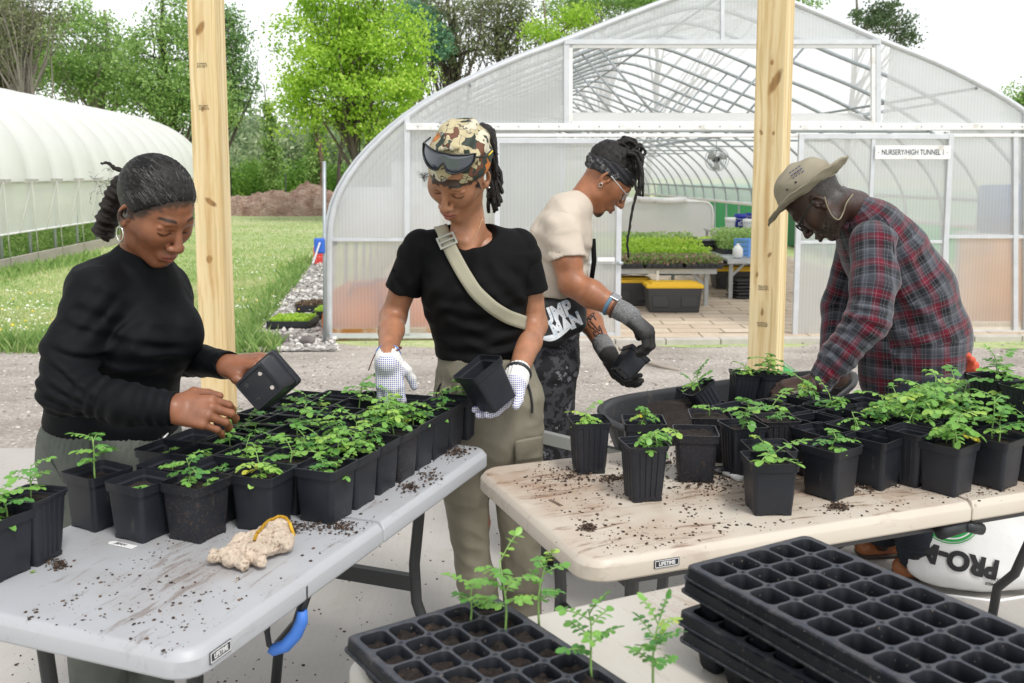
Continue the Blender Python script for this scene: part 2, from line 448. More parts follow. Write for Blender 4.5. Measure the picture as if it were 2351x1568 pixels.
# paver floor with apron in front of the door
mb = MB(); 
for (u0, u1, a0, a1, zz) in ((-4.4, 4.4, .02, 28.8, .03), (-1.9, 4.6, -.36, 0.02, .022)):
    q = [gw(u0, a0, zz), gw(u1, a0, zz), gw(u1, a1, zz), gw(u0, a1, zz)]; q2 = [p-np.array([0, 0, .12]) for p in q]
    mb.add(q+q2, [(0, 1, 2, 3), (0, 4, 5, 1), (1, 5, 6, 2), (3, 7, 4, 0)], 0, False)
tagp(mb.build('paver_floor', m_pav), kind='structure')
mb = MB(); u = -1.9
while u < 4.6:
    L = .55+.1*rnd.random(); mb.box(gw(u+L/2, -.43, .0), (L-.01, .13, .09), GYAW); u += L
tagp(mb.build('kerb_blocks', simple('kerb_concrete', (.5, .47, .42), .9, var=.12, vscale=5, bump=.4, bscale=40), bevel=.008), kind='structure')

# stone strip beside the greenhouse and along the left tunnel
def strip(name, pts, z, m):
    V = [(p[0], p[1], z(p[0], p[1])) for p in pts]; n = len(V)//2
    F = [(i, i+1, n+i+1, n+i) for i in range(n-1)]
    return tagp(link(name, mesh_np(name, V, F, m)), kind='structure')
L_, R2 = [], []
for py, xl, xr in ((808, 560, 770), (790, 590, 770), (765, 585, 770), (740, 600, 770), (715, 612, 770), (690, 640, 770), (665, 672, 770), (640, 700, 770), (615, 712, 770), (580, 728, 772), (540, 742, 775)):
    a, b = G(xl+6*math.sin(py), py, ZG+.012), G(xr, py, ZG+.012); L_.append(a); R2.append(b)
strip('gravel_strip', L_+R2, lambda x, y: max(zg(y), ZG)+.004 if y < 10.8 else ZG+.004, m_stone)
# loose stones
def stones(name, n, fn, smin, smax, m, kind='stuff'):
    ic = [(0, 0, 1), (.9, 0, .3), (.28, .85, .3), (-.73, .52, .3), (-.73, -.52, .3), (.28, -.85, .3), (.7, .5, -.4), (-.3, .8, -.4), (-.9, 0, -.4), (-.3, -.8, -.4), (.7, -.5, -.4)]
    fc = [(0, 1, 2), (0, 2, 3), (0, 3, 4), (0, 4, 5), (0, 5, 1), (1, 6, 2), (2, 7, 3), (3, 8, 4), (4, 9, 5), (5, 10, 1), (6, 7, 2), (7, 8, 3), (8, 9, 4), (9, 10, 5), (10, 6, 1)]
    ic = np.array(ic); V = []; F = []; A = []
    for i in range(n):
        x, y, z = fn(); s = smin+(smax-smin)*rnd.random()**2.5; a = rnd.random()*6.28; ca, sa = math.cos(a), math.sin(a)
        v = ic*np.array([s*(.7+.6*rnd.random()), s*(.7+.6*rnd.random()), s*(.4+.4*rnd.random())])+nr.randn(11, 3)*s*.12
        v = np.stack([v[:, 0]*ca-v[:, 1]*sa+x, v[:, 0]*sa+v[:, 1]*ca+y, v[:, 2]+z+s*.2], 1)
        F += [(q[0]+len(V)*11, q[1]+len(V)*11, q[2]+len(V)*11) for q in fc]; V.append(v); A += [rnd.random()]*11
    o = link(name, mesh_np(name, np.concatenate(V), F, m, False, {'v': A})); tagp(o, kind=kind); return o
def mat_var(name, stops, rough=.9, transl=0, extra=0, spec=.5, bump=0, bscale=40):
    m, nt, out = nodes(name); f = attr_(nt, 'v'); tc = tcoord(nt)
    if extra: f = math_(nt, 'ADD', math_(nt, 'MULTIPLY', f, 1-extra), math_(nt, 'MULTIPLY', noise_(nt, tc, 3, 3), extra))
    finish(nt, out, ramp_(nt, f, stops), rough, transl=transl, spec=spec, bump=noise_(nt, tc, bscale) if bump else None, bstr=bump); return m
m_pebble = mat_var('pebbles', [(0, (.20, .18, .165)), (.5, (.46, .43, .40)), (1, (.78, .76, .73))])
m_pebdark = mat_var('road_pebbles', [(0, (.22, .19, .17)), (.6, (.46, .42, .38)), (1, (.72, .69, .65))])
def pts_strip():
    py = 545+265*rnd.random()**.6; xl = 560+(810-py)*.75 if py > 600 else 715+(600-py)*.4
    p = G(max(xl, 575)+rnd.random()*max(768-xl, 10), py, ZG); return p[0], p[1], max(zg(p[1]), ZG)+.01
tagp(stones('loose_gravel', 2600, pts_strip, .012, .045, m_pebble), 'pale crushed stones beside the plastic greenhouse wall', 'gravel')
def pts_road():
    Y = 5.1+5.6*rnd.random()**1.6; X = (rnd.random()-.5)*Y*1.15; return X, Y, zg(Y)-.012
tagp(stones('road_stones', 9000, pts_road, .004, .016, m_pebdark), 'small loose stones over the packed gravel road', 'gravel')

# grass
def grass(name, n, fn, m, h0, h1, wd=.006):
    P0 = np.array([fn() for _ in range(n)]); hh = h0+(h1-h0)*nr.rand(n)**1.5; hh *= P0[:, 3]; a = nr.rand(n)*6.28
    sx, sy = np.cos(a), np.sin(a); l = nr.randn(n, 2)*.35; k = (P0[:, 1]/9)**.8*wd
    b = P0[:, :3]; V = np.stack([b+np.stack([-sx*k, -sy*k, 0*k-.01], 1), b+np.stack([sx*k, sy*k, 0*k-.01], 1),
        b+np.stack([l[:, 0]*hh*.4+sx*k*.6, l[:, 1]*hh*.4+sy*k*.6, hh*.6], 1), b+np.stack([l[:, 0]*hh, l[:, 1]*hh, hh], 1)], 1).reshape(-1, 3)
    F = np.arange(n*4).reshape(n, 4); va = np.repeat(np.clip(P0[:, 4]+nr.randn(n)*.16, 0, 1), 4)
    return link(name, mesh_np(name, V, F, m, False, {'v': va}))
m_grass = mat_var('grass_blades', [(0, (.16, .30, .07)), (.35, (.32, .48, .14)), (.62, (.52, .60, .27)), (1, (.78, .73, .48))], .7, .35)
def patch(x, y, s=.8): return float(vnoise(np.array([[x, y, 0]]), s, 3)[0]*.6+vnoise(np.array([[x, y, 3]]), s*3.1, 5)[0]*.4)
PG = nr.rand(90000, 3)
def lawn_pts():
    out = []
    py = 500+(812-500)*PG[:, 0]**.8
    for i in range(len(PG)):
        y_ = py[i]; reg = PG[i, 1]
        if reg < .58:
            xr = 560+(810-y_)*.75 if y_ > 600 else 715+(600-y_)*.5
            xl = 350
        else: xl, xr = -20, 360
        x_ = xl+(xr-xl)*PG[i, 2]
        if xl < 0 and y_ < 620-(x_*.24) : continue
        p = G(x_, y_, ZG); out.append((p[0], p[1]))
    out = np.array(out); P3 = np.c_[out, np.zeros(len(out))]
    n1 = vnoise(P3, .8, 3)*.6+vnoise(P3, 2.5, 5)*.4
    keep = (out[:, 1] > 10.15+.25*np.sin(out[:, 0]*2.3)+.2*n1); out = out[keep]; n1 = n1[keep]
    z = np.array([max(zg(y), ZG) for y in out[:, 1]])
    return np.c_[out, z-.02, 1+.6*n1, .52+.45*n1]
LP = lawn_pts(); _it = iter(LP)
g1 = grass('lawn_grass', len(LP), lambda: next(_it), m_grass, .015, .065, .0065)
tagp(g1, 'patchy green and straw coloured grass between the two plastic tunnels', 'grass', kind='stuff')
# tall tufts at the road edge and along the strip
def tuft_pts():
    k = rnd.random()
    if k < .45: px_ = rnd.choice([rnd.uniform(530, 640), rnd.uniform(-10, 130)]); py_ = 800+rnd.gauss(0, 6)
    elif k < .8: py_ = rnd.uniform(600, 800); px_ = 560+(810-py_)*.75-abs(rnd.gauss(0, 22))
    else: px_ = rnd.uniform(0, 230); py_ = 628-px_*.2+abs(rnd.gauss(0, 8))
    p = G(px_, py_, ZG); return p[0], p[1], ZG-.01, .8+.7*rnd.random(), .12+.25*rnd.random()
tagp(grass('weed_tufts', 9000, tuft_pts, m_grass, .04, .17, .008), 'taller weeds along the edges of the lawn', 'grass', kind='stuff')
# clover and buttercup heads
def fl():
    px_, py_ = rnd.choice([(rnd.uniform(545, 730), rnd.uniform(560, 760)), (rnd.uniform(0, 120), rnd.uniform(670, 780)), (rnd.uniform(540, 700), rnd.uniform(690, 720))]); p = G(px_, py_, ZG); return p[0], p[1], ZG+.06+.04*rnd.random()
tagp(stones('clover_flowers', 260, fl, .010, .022, mat_var('flower_heads', [(0, (.85, .85, .80)), (.8, (.9, .9, .84)), (.86, (.85, .62, .05)), (1, (.85, .62, .05))])), 'white clover and yellow flower heads dotted over the lawn', 'flowers')

# ------------------------------------------------------------ timber posts
def mat_timber(name, knots, seed):
    m, nt, out = nodes(name); tc = tcoord(nt)
    w_ = noise_(nt, tc, 5, 3, .5, (1, 1, .35)); g = N(nt, 'Mapping'); g.inputs['Scale'].default_value = (1, 1, .02); g.inputs['Location'].default_value = (seed, seed, 0); nt.links.new(tc, g.inputs[0])
    add = nt.nodes.new('ShaderNodeVectorMath'); add.operation = 'MULTIPLY_ADD'; nt.links.new(w_, add.inputs[0]); add.inputs[1].default_value = (.05, .05, 0); nt.links.new(g.outputs[0], add.inputs[2])
    g1 = N(nt, 'TexNoise', Scale=55.0, Detail=3.0); nt.links.new(add.outputs[0], g1.inputs['Vector'])
    g2 = N(nt, 'TexNoise', Scale=14.0, Detail=2.0); nt.links.new(add.outputs[0], g2.inputs['Vector'])
    c = ramp_(nt, g1.outputs[0], [(.35, (.60, .43, .20)), (.5, (.76, .60, .34)), (.7, (.82, .68, .42))])
    c = mix_(nt, ramp_(nt, g2.outputs[0], [(.5, 0.0), (.72, .55)]), c, (.56, .38, .16))
    c = mix_(nt, ramp_(nt, noise_(nt, tc, 3, 4), [(.5, 0.0), (.75, .3)]), c, (.55, .53, .33))
    for (kx, ky, kz, r, an, st) in knots:
        r *= 1.2
        mp = N(nt, 'Mapping', vector_type='TEXTURE'); mp.inputs['Location'].default_value = (kx, ky, kz); mp.inputs['Rotation'].default_value = (0, 0, 0) if an == 0 else ((0, an, 0) if abs(ky) > abs(kx) else (an, 0, 0))
        mp.inputs['Scale'].default_value = (r, r, r*st); 
        ad = nt.nodes.new('ShaderNodeVectorMath'); ad.operation = 'MULTIPLY_ADD'
        nn = N(nt, 'TexNoise', Scale=30.0, Detail=2.0); nt.links.new(tc, nn.inputs['Vector']); nt.links.new(nn.outputs['Color'], ad.inputs[0]); ad.inputs[1].default_value = (.012, .012, .012); nt.links.new(tc, ad.inputs[2])
        nt.links.new(ad.outputs[0], mp.inputs[0]); ln = nt.nodes.new('ShaderNodeVectorMath'); ln.operation = 'LENGTH'; nt.links.new(mp.outputs[0], ln.inputs[0])
        k1 = ramp_(nt, ln.outputs['Value'], [(.0, 1.0), (.62, .9), (1.0, 0.0)]); c = mix_(nt, k1, c, (.17, .075, .02))
        mp2 = N(nt, 'Mapping', vector_type='TEXTURE'); mp2.inputs['Location'].default_value = (kx, ky, kz); mp2.inputs['Scale'].default_value = (r*1.0, r*1.0, r*8)
        nt.links.new(ad.outputs[0], mp2.inputs[0]); l2 = nt.nodes.new('ShaderNodeVectorMath'); l2.operation = 'LENGTH'; nt.links.new(mp2.outputs[0], l2.inputs[0])
        c = mix_(nt, ramp_(nt, l2.outputs['Value'], [(.0, .6), (1.0, 0.0)]), c, (.50, .29, .10))
    mp = N(nt, 'Mapping', vector_type='TEXTURE'); mp.inputs['Location'].default_value = (.004, -.075, 0); mp.inputs['Scale'].default_value = (.016, .02, 60); nt.links.new(add.outputs[0], mp.inputs[0]); sw_ = noise_(nt, tc, 3.2, 5, .6, (1, 1, .6))
    mp.inputs['Location'].default_value = (.03+seed, -.05+seed, 0); ln = nt.nodes.new('ShaderNodeVectorMath'); ln.operation = 'LENGTH'; nt.links.new(mp.outputs[0], ln.inputs[0])
    c = mix_(nt, math_(nt, 'MULTIPLY', ramp_(nt, ln.outputs['Value'], [(.2, .7), (1.0, 0.0)]), ramp_(nt, sw_, [(.42, 0.0), (.6, 1.0)])), c, (.46, .25, .085))
    finish(nt, out, c, .75, bump=g1.outputs[0], bstr=.15, bdist=.002); return m
m_ink = simple('grade_stamp_ink', (.16, .13, .08), .8)
def post(label, x, y, ang, wd, knots, seed, stamps):
    t = thing('timber_post', label, 'post', (x, y, 0), ang)
    h = 3.6; MB().box((0, 0, h/2), (wd, wd, h)).build('post_shaft', mat_timber('pine_timber', knots, seed), t, bevel=.005)
    for (u_, z_, s_) in stamps:   # unreadable rows of grade-stamp marks, as on the real timber
        mb = MB()
        for r_ in range(3):
            q = 0
            while q < .046:
                L = .003+.006*rnd.random(); mb.box((u_+q-.023, -wd/2-.0012, z_-r_*.008), (L*.8, .0012, .0045 if r_ != 1 else .003)); q += L+.002
        mb.build('grade_stamp', m_ink, t)
    return t
# left post: its broad face looks at the camera, the narrow right face is turned away
b1 = G(503, 1062, 0); b2 = G(1763, 1050, 0)
PW1 = .136
p1 = post('unpainted pine post just behind the woman in the black turtleneck', b1[0]+.008, 4.80, R_(-4), PW1,
     [(.0, -.068, 2.16, .017, .5, 2.2), (.0, -.068, 1.78, .012, 0, 1.2), (.022, -.068, 1.33, .014, -.9, 2.6), (.006, -.068, 1.05, .016, .2, 1.3)], 0, [(0, 1.99, 1), (0, 1.79, 1)])
p2 = post('unpainted pine post beside the man in the bucket hat', b2[0]-.068, 4.72, R_(-30), .142,
     [(.012, -.071, 1.99, .011, 0, 1.5), (.03, -.071, 1.90, .020, .45, 3.2), (-.03, -.071, 1.665, .010, 0, 1.5), (.03, -.071, 1.66, .009, 0, 1.3), (.03, -.071, 1.08, .010, .6, 1.8), (-.03, -.071, .98, .008, 0, 2.2), (-.071, 0, 1.2, .010, 0, 1.6), (0, -.071, .80, .009, 0, 3.0)], 3, [(.0, .92, 1), (0, .74, 1)])

# ------------------------------------------------------------ greenhouse with a curved roof
m_alu = simple('aluminium', (.62, .64, .66), .45, .35, var=.08, vscale=6)
m_galv = simple('galvanised_pipe', (.42, .46, .48), .45, .5, var=.1, vscale=9)
m_white = simple('white_enamel', (.80, .80, .79), .4, dirt=(.60, .58, .52), dscale=5, dthr=.55)
def mat_film(name, tr, col, rib=0, tl=.55):
    m, nt, out = nodes(name); tc = tcoord(nt)
    f = noise_(nt, tc, 1.1, 4, .6); cc = ramp_(nt, f, [(.3, tuple(q*.94 for q in col)), (.7, col)])
    d = N(nt, 'BsdfDiffuse'); nt.links.new(cc, d.inputs[0]); t = N(nt, 'BsdfTranslucent'); nt.links.new(cc, t.inputs[0])
    a = N(nt, 'MixShader', Fac=tl); nt.links.new(d.outputs[0], a.inputs[1]); nt.links.new(t.outputs[0], a.inputs[2])
    gl = N(nt, 'BsdfGlossy', Roughness=.25); b = N(nt, 'MixShader', Fac=.06); nt.links.new(a.outputs[0], b.inputs[1]); nt.links.new(gl.outputs[0], b.inputs[2])
    tp = N(nt, 'BsdfTransparent'); tp.inputs[0].default_value = (.97, .98, .98, 1)
    c = N(nt, 'MixShader'); 
    if rib:
        mp = N(nt, 'Mapping'); mp.inputs['Scale'].default_value = (1, .0, .0); nt.links.new(tc, mp.inputs[0])
        wv = N(nt, 'TexWave', Scale=rib); nt.links.new(mp.outputs[0], wv.inputs[0]); fr = ramp_(nt, wv.outputs[0], [(0, max(tr-.03, 0)), (1, min(tr+.03, 1))])
        nt.links.new(fr, c.inputs[0])
    else: c.inputs[0].default_value = tr
    nt.links.new(b.outputs[0], c.inputs[1]); nt.links.new(tp.outputs[0], c.inputs[2]); nt.links.new(c.outputs[0], out.inputs[0]); return m
m_poly = mat_film('twinwall_polycarbonate', .52, (.93, .94, .95), 8, .8)
m_film = mat_film('greenhouse_film', .36, (.90, .91, .92))
arc_px = [(757, 770), (757, 600), (758, 500), (762, 476), (773, 455), (794, 413), (815, 381), (843, 350), (878, 315), (930, 269), (1004, 220), (1074, 185), (1179, 136), (1300, 93), (1415, 46), (1534, 0), (1600, -24), (1640, -36), (1658, -38)]
prof = [E(*p) for p in arc_px]; prof[0] = (prof[0][0], .0)
prof = [(u_, z_) for u_, z_ in prof]; full = prof+[(-u_, z_) for u_, z_ in reversed(prof[:-1])]
def smooth_prof(pf, n=48):
    pf = np.array(pf); s = np.r_[0, np.cumsum(np.linalg.norm(np.diff(pf, axis=0), axis=1))]; t = np.linspace(0, s[-1], n)
    q = np.c_[np.interp(t, s, pf[:, 0]), np.interp(t, s, pf[:, 1])]
    for _ in range(2): q[1:-1] = (q[:-2]+2*q[1:-1]+q[2:])/4
    return q
AP = smooth_prof(full, 72)
GHL, NH = 28.8, 25
gh = thing('greenhouse', 'large white plastic greenhouse with open sliding door and roof vent', 'greenhouse', GO, GYAW)
# local axes of gh: x=u, y=a, z
mb = MB(); mb.tube([(u_, 0, z_) for u_, z_ in AP], .035, 8); mb.tube([(u_*1.012, .05, z_+.02) for u_, z_ in AP], .02, 6)
mb.build('front_arch', m_alu, gh)
sp_ = GHL/(NH-1)
for k in range(1, NH):
    MB().tube([(u_*.99, k*sp_, z_*.99) for u_, z_ in AP], .027, 6).build('hoop', m_galv, gh)
zr = AP[:, 1].max()
def arc_at(u_):
    i = int(np.argmin(abs(AP[:36, 0]+abs(u_)))); return float(AP[i, 1])
for k in range(1, NH-1, 1):   # roof braces from hoop to tie
    for s in (-1, 1):
        a = (s*3.1, k*sp_, arc_at(3.1)-.04); b = (s*1.15, k*sp_, 2.45)
        MB().tube([a, b], .017, 6).build('roof_brace', m_galv, gh)
        a = (s*1.35, k*sp_, arc_at(1.35)-.04); b = (s*.45, k*sp_, 2.45)
        MB().tube([a, b], .015, 5).build('roof_brace', m_galv, gh)
    MB().tube([(-3.55, k*sp_, 2.45), (3.55, k*sp_, 2.45)], .016, 6).build('cross_tie', m_galv, gh) if k % 3 == 2 else None
for uu in (-2.9, 0, 2.9): MB().tube([(uu, 0, arc_at(uu)-.05), (uu, GHL, arc_at(uu)-.05)], .018, 6).build('purlin', m_galv, gh)
hipz = 1.49
for s in (-1, 1):
    MB().tube([(s*4.42, 0, hipz), (s*4.42, GHL, hipz)], .028, 6).build('hip_rail', m_galv, gh)
    MB().tube([(s*4.44, 0, 1.10), (s*4.44, GHL, 1.10)], .045, 8).build('roll_bar', m_white, gh)
# roof film (bottom edge rolled up to 1.07 m)
Vf, Ff = [], []; ap = [p for p in AP if p[1] > 1.08]; na = len(ap); ny = NH*4-3
for j in range(ny):
    sag = .018*math.sin(math.pi*(j % 4)/4)
    for u_, z_ in ap: Vf.append((u_*(1.006-sag*.35), j*GHL/(ny-1), z_*(1.006-sag*.3)))
for j in range(ny-1):
    for i in range(na-1): Ff.append((j*na+i, j*na+i+1, (j+1)*na+i+1, (j+1)*na+i))
link('roof_film', mesh_np('roof_film', Vf, Ff, m_film), gh)
Vf = [(u_, GHL, z_) for u_, z_ in AP]+[(0, GHL, .0)]; 
link('rear_wall', mesh_np('rear_wall', Vf, [(i, i+1, len(AP)) for i in range(len(AP)-1)], m_film, False), gh)
def upx(px, py=300): return E(px, py)[0]
def zpx(py, px=1658): return E(px, py)[1]
def fbar(mb, x0, y0, x1, y1, wd=.07, th=.05, m=0):
    a = E(x0, y0); b = E(x1, y1); mb.bar((a[0], -.005, a[1]), (b[0], -.005, b[1]), wd, th, m, (0, 1, 0))
def rect_panel(mb, x0, y0, x1, y1, off=0.0, th=.008, m=0):
    a = E(x0, y1); b = E(x1, y0); mb.box(((a[0]+b[0])/2, off, (a[1]+b[1])/2), (b[0]-a[0], th, b[1]-a[1]), 0, m)
# end wall glazing: polygons between the profile and the openings
def glaze(name, poly):
    me = bpy.data.meshes.new(name); n = len(poly); me.from_pydata([(u_, .0, z_) for u_, z_ in poly]+[(u_, .008, z_) for u_, z_ in poly], [], [tuple(range(n)), tuple(reversed(range(n, 2*n)))]+[(i, n+i, n+(i+1) % n, (i+1) % n) for i in range(n)])
    me.materials.append(m_poly); me.update(); return link(name, me, gh)
uL, uA, uB = upx(935), upx(1303), upx(1420, 600); z1, z2 = zpx(298), zpx(95); z0 = zpx(770)
half = [tuple(p) for p in AP if p[0] <= 0]
def prof_between(ua, ub): return [p for p in half if ua < p[0] < ub]
pz = lambda u_: float(np.interp(u_, [p[0] for p in half], [p[1] for p in half]))
uW = half[0][0]
glaze('wall_panel', [(uW+.02, z0), (uL, z0), (uL, pz(uL))]+[p for p in reversed(half) if uW <= p[0] < uL and p[1] > .05])
glaze('wall_panel', [(uL, z0), (uA-.12, z0), (uA-.12, z1), (uL, z1)])
glaze('wall_panel', [(uL, z1), (uA, z1), (uA, pz(uA))]+[p for p in reversed(half) if uL < p[0] < uA])
glaze('wall_panel', [(uA, z2), (-uA, z2), (-uA, pz(uA))]+[(-p[0], p[1]) for p in half if uA < p[0] < 0]+[p for p in reversed(half) if uA < p[0] <= 0])
uR0, uR1 = upx(2172, 500), upx(2330, 500)
glaze('wall_panel', [(-uA, z1), (-uL, z1), (-uL, pz(uL))]+[(-p[0], p[1]) for p in half if uL < p[0] < uA])
glaze('wall_panel', [(uR0, zpx(756)), (-uL, zpx(756)), (-uL, z1), (uR0, z1)])
glaze('wall_panel', [(-uL, z0), (-uW-.02, z0)]+[(-p[0], p[1]) for p in half if p[1] > .05 and p[0] < uL])
for x0, y0, x1, y1, wd, th in ((935, 268, 935, 770, .06, .07), (1300, 93, 1300, 290, .055, .07), (2014, 93, 2014, 290, .055, .07), (1290, 318, 1290, 770, .05, .05), (2329, 303, 2329, 757, .055, .06), (2352, 260, 2352, 770, .05, .06), (1658, -38, 1658, 96, .04, .04), (2172, 303, 2172, 770, .03, .06)):
    mb = MB(); fbar(mb, x0, y0, x1, y1, wd, th); mb.build('wall_stud', m_alu, gh)
for q in ((1296, 97, 2018, 97, .05, .09), (760, 550, 932, 550, .035, .05), (2172, 543, 2352, 543, .04, .05), (758, 770, 1425, 770, .055, .07), (2172, 762, 2560, 762, .055, .07), (938, 550, 1287, 550, .02, .03)):
    mb = MB(); fbar(mb, *q); mb.build('wall_rail', m_alu, gh)
mb = MB(); fbar(mb, 932, 291.5, 2384, 291.5, .075, .11); fbar(mb, 1130, 311, 2384, 311, .04, .07)
o = mb.build('door_track', m_white, gh, bevel=.006)
mb = MB()
for x in range(960, 2380, 46):
    a = E(x, 291); mb.lathe((a[0], -.062, a[1]), [(.0, -.004), (.010, 0), (.010, .01)], 8, M=Matrix.Rotation(R_(-90), 4, 'X'))
mb.build('track_bolt', m_galv, o, world=False)
# vent: white frame around the opening and a flap board below
mb = MB(); fbar(mb, 1308, 106, 2006, 106, .045, .05); fbar(mb, 1308, 100, 1308, 285, .06, .05); fbar(mb, 2005, 100, 2005, 285, .06, .05); fbar(mb, 1308, 282, 2005, 282, .03, .05)
vf = mb.build('vent_frame', m_white, gh, bevel=.004)
a, b = E(1312, 254), E(2000, 281); mb = MB(); mb.add([(a[0], .30, a[1]), (b[0], .30, a[1]), (b[0], .03, b[1]), (a[0], .03, b[1]), (a[0], .32, a[1]), (b[0], .32, a[1]), (b[0], .05, b[1]), (a[0], .05, b[1])], [(0, 1, 2, 3), (7, 6, 5, 4), (0, 4, 5, 1), (2, 6, 7, 3), (1, 5, 6, 2), (0, 3, 7, 4)], 0, False)
mb.build('vent_flap', mat_film('white_flap', .04, (.86, .87, .87)), gh)
# sliding door leaves
def leaf(name, x0, x1, y0, y1, mids, off, rail=None):
    mb = MB(); a = E(x0, y1); b = E(x1, y0); wd = .06
    for xx in (a[0]+wd/2, b[0]-wd/2): mb.box((xx, off, (a[1]+b[1])/2), (wd, .045, b[1]-a[1]))
    for zz in (a[1]+wd/2, b[1]-wd/2): mb.box(((a[0]+b[0])/2, off, zz), (b[0]-a[0]-2*wd, .04, wd))
    for mx in mids: mm = E(mx, 500)[0]; mb.box((mm, off, (a[1]+b[1])/2), (.045, .03, b[1]-a[1]-2*wd))
    if rail: rz = zpx(rail); mb.box(((a[0]+b[0])/2, off+.01, rz), (b[0]-a[0]-2*wd, .025, .035))
    o = mb.build(name, m_alu, gh, bevel=.003)
    MB().box(((a[0]+b[0])/2, off+.012, (a[1]+b[1])/2), (b[0]-a[0]-.04, .008, b[1]-a[1]-.04)).build('door_glazing', m_poly, o)
    return o
dl = leaf('sliding_door', 1135, 1426, 318, 775, [], -.09, 600)
dr = leaf('sliding_door', 1812, 2180, 308, 778, [1990], -.09, 556)
a = E(1391, 600); MB().box((a[0]-.02, -.13, a[1]+.03), (.2, .03, .05)).build('door_handle', m_white, dl, bevel=.01)
a = E(1419, 602); MB().lathe((a[0], -.135, a[1]), [(0, -.02), (.03, -.015), (.04, 0), (.03, .02), (0, .022)], 14).build('door_handle', m_galv, dl)
# base boards
m_base = simple('weathered_baseboard', (.56, .48, .36), .85, var=.2, vscale=3, dirt=(.38, .16, .03), dscale=2.2, dthr=.48)
a, b = E(762, 776), E(1190, 776); MB().box(((a[0]+b[0])/2, .03, .02), (b[0]-a[0], .06, .20)).build('baseboard', m_base, gh, bevel=.006)
a, b = E(2184, 770), E(2560, 770); MB().box(((a[0]+b[0])/2, .03, .03), (b[0]-a[0], .06, .20)).build('baseboard', simple('pale_baseboard', (.62, .55, .44), .85, var=.12), gh, bevel=.006)
a = E(1182, 782); MB().box((a[0], -.05, a[1]), (.14, .05, .06)).build('outlet_box', m_white, gh, bevel=.01)
a = E(2340, 778); MB().box((a[0], -.05, a[1]), (.14, .05, .07)).build('outlet_box', m_white, gh, bevel=.01)
# sign
a, b = E(1997, 366), E(2170, 335)
sg = thing('sign', 'white board reading nursery high tunnel 1 on the right door leaf', 'sign', gw((a[0]+b[0])/2, -.13, (a[1]+b[1])/2), GYAW)
MB().box((0, 0, 0), (b[0]-a[0], .012, b[1]-a[1])).build('sign_board', m_white, sg, bevel=.003)
mt = text_mesh('NURSERY/HIGH TUNNEL 1', .085, .0012); mt.materials.append(simple('sign_lettering', (.05, .07, .09), .5)); xs_ = [v.co.x for v in mt.vertices]; mt.transform(Matrix.Rotation(R_(90), 4, 'X') @ Matrix.Diagonal(((.72*2*.5)/(max(xs_)-min(xs_))*1.0, 1, 1, 1))); mt.transform(Matrix.Translation((0, -.0075, 0))); link('sign_lettering', mt, sg)
mb = MB()
for s in (-1, 1): mb.lathe((s*.40, -.008, 0), [(0, -.002), (.008, 0), (.008, .004)], 8, M=Matrix.Rotation(R_(-90), 4, 'X'))
mb.build('screw', m_galv, sg)
# roll-up crank on a pole at the left corner
a = E(748, 560)
ck = thing('side_wall_crank', 'blue hand crank on a grey pole at the greenhouse corner', 'crank', gw(a[0], -.25, 0), GYAW)
MB().tube([(0, 0, -.02), (.03, .05, 2.0)], .02, 8).build('pole', m_galv, ck)
zc = a[1]
mbx = MB(); mbx.box((-.03, -.03, zc), (.12, .05, .17)); mbx.build('gear_box', simple('blue_plastic', (.03, .13, .55), .4), ck, bevel=.02)
MB().tube([(-.02, -.07, zc+.04), (-.09, -.10, zc-.17), (-.09, -.16, zc-.18)], .012, 8).build('crank_handle', m_alu, ck)
# ------------------------------------------------------------ pavilion roof over the slab (shades the workers)
# ------------------------------------------------------------ high tunnel on the left
TB = G(0, 622, ZG); TD = nz([(955-CX)/FPX, 1, 0]); TU = np.array([TD[1], -TD[0], 0])    # along and across (to the right)
TA = 3.72; ZRT = 3.70+.4
def tw(u, a, z): return TB + TD*a + TU*(u-TA) + np.array([0, 0, z])
tn = thing('high_tunnel', 'long low white plastic tunnel with rope-laced side curtain on the left', 'greenhouse', tuple(tw(0, 0, 0)), math.atan2(-TD[0], TD[1]))
TL0, TL1 = -4.0, 18.8
hipz_ = (CAMH+.4)-(418-400)/FPX*TB[1]; curz = (CAMH+.4)-(541-400)/FPX*TB[1]
pr = []
for i in range(0, 41):
    t = math.pi*i/40; c, s = math.cos(t), math.sin(t); u_ = TA*(abs(c)**.86)*(1 if c > 0 else -1); z_ = hipz_+(ZRT-hipz_)*(s**.92); pr.append((u_, z_))
V = []; ny = 16*8+1; sp2 = (TL1-TL0)/16
for j in range(ny):
    b_ = abs(math.sin(math.pi*j/8))
    a_ = TL0+(TL1-TL0)*j/(ny-1)
    for i, (u_, z_) in enumerate(pr):
        k = .985+.035*b_**.7*(1-.6*math.sin(math.pi*i/40)); V.append((u_*k, a_, hipz_+(z_-hipz_)*(.985+.03*b_)))
n_ = len(pr); F = [(j*n_+i, j*n_+i+1, (j+1)*n_+i+1, (j+1)*n_+i) for j in range(ny-1) for i in range(n_-1)]
m_film2 = mat_film('tunnel_film', .04, (.95, .945, .94), 0, .3)
link('roof_film', mesh_np('roof_film', V, F, m_film2), tn)
V = [(u_, TL1, z_) for u_, z_ in pr]+[(TA, TL1, 0), (-TA, TL1, 0)]; link('end_wall', mesh_np('end_wall', [(0, TL1, .5)]+V, [(0, i, i+1) for i in range(1, len(V))], m_film2, False), tn)
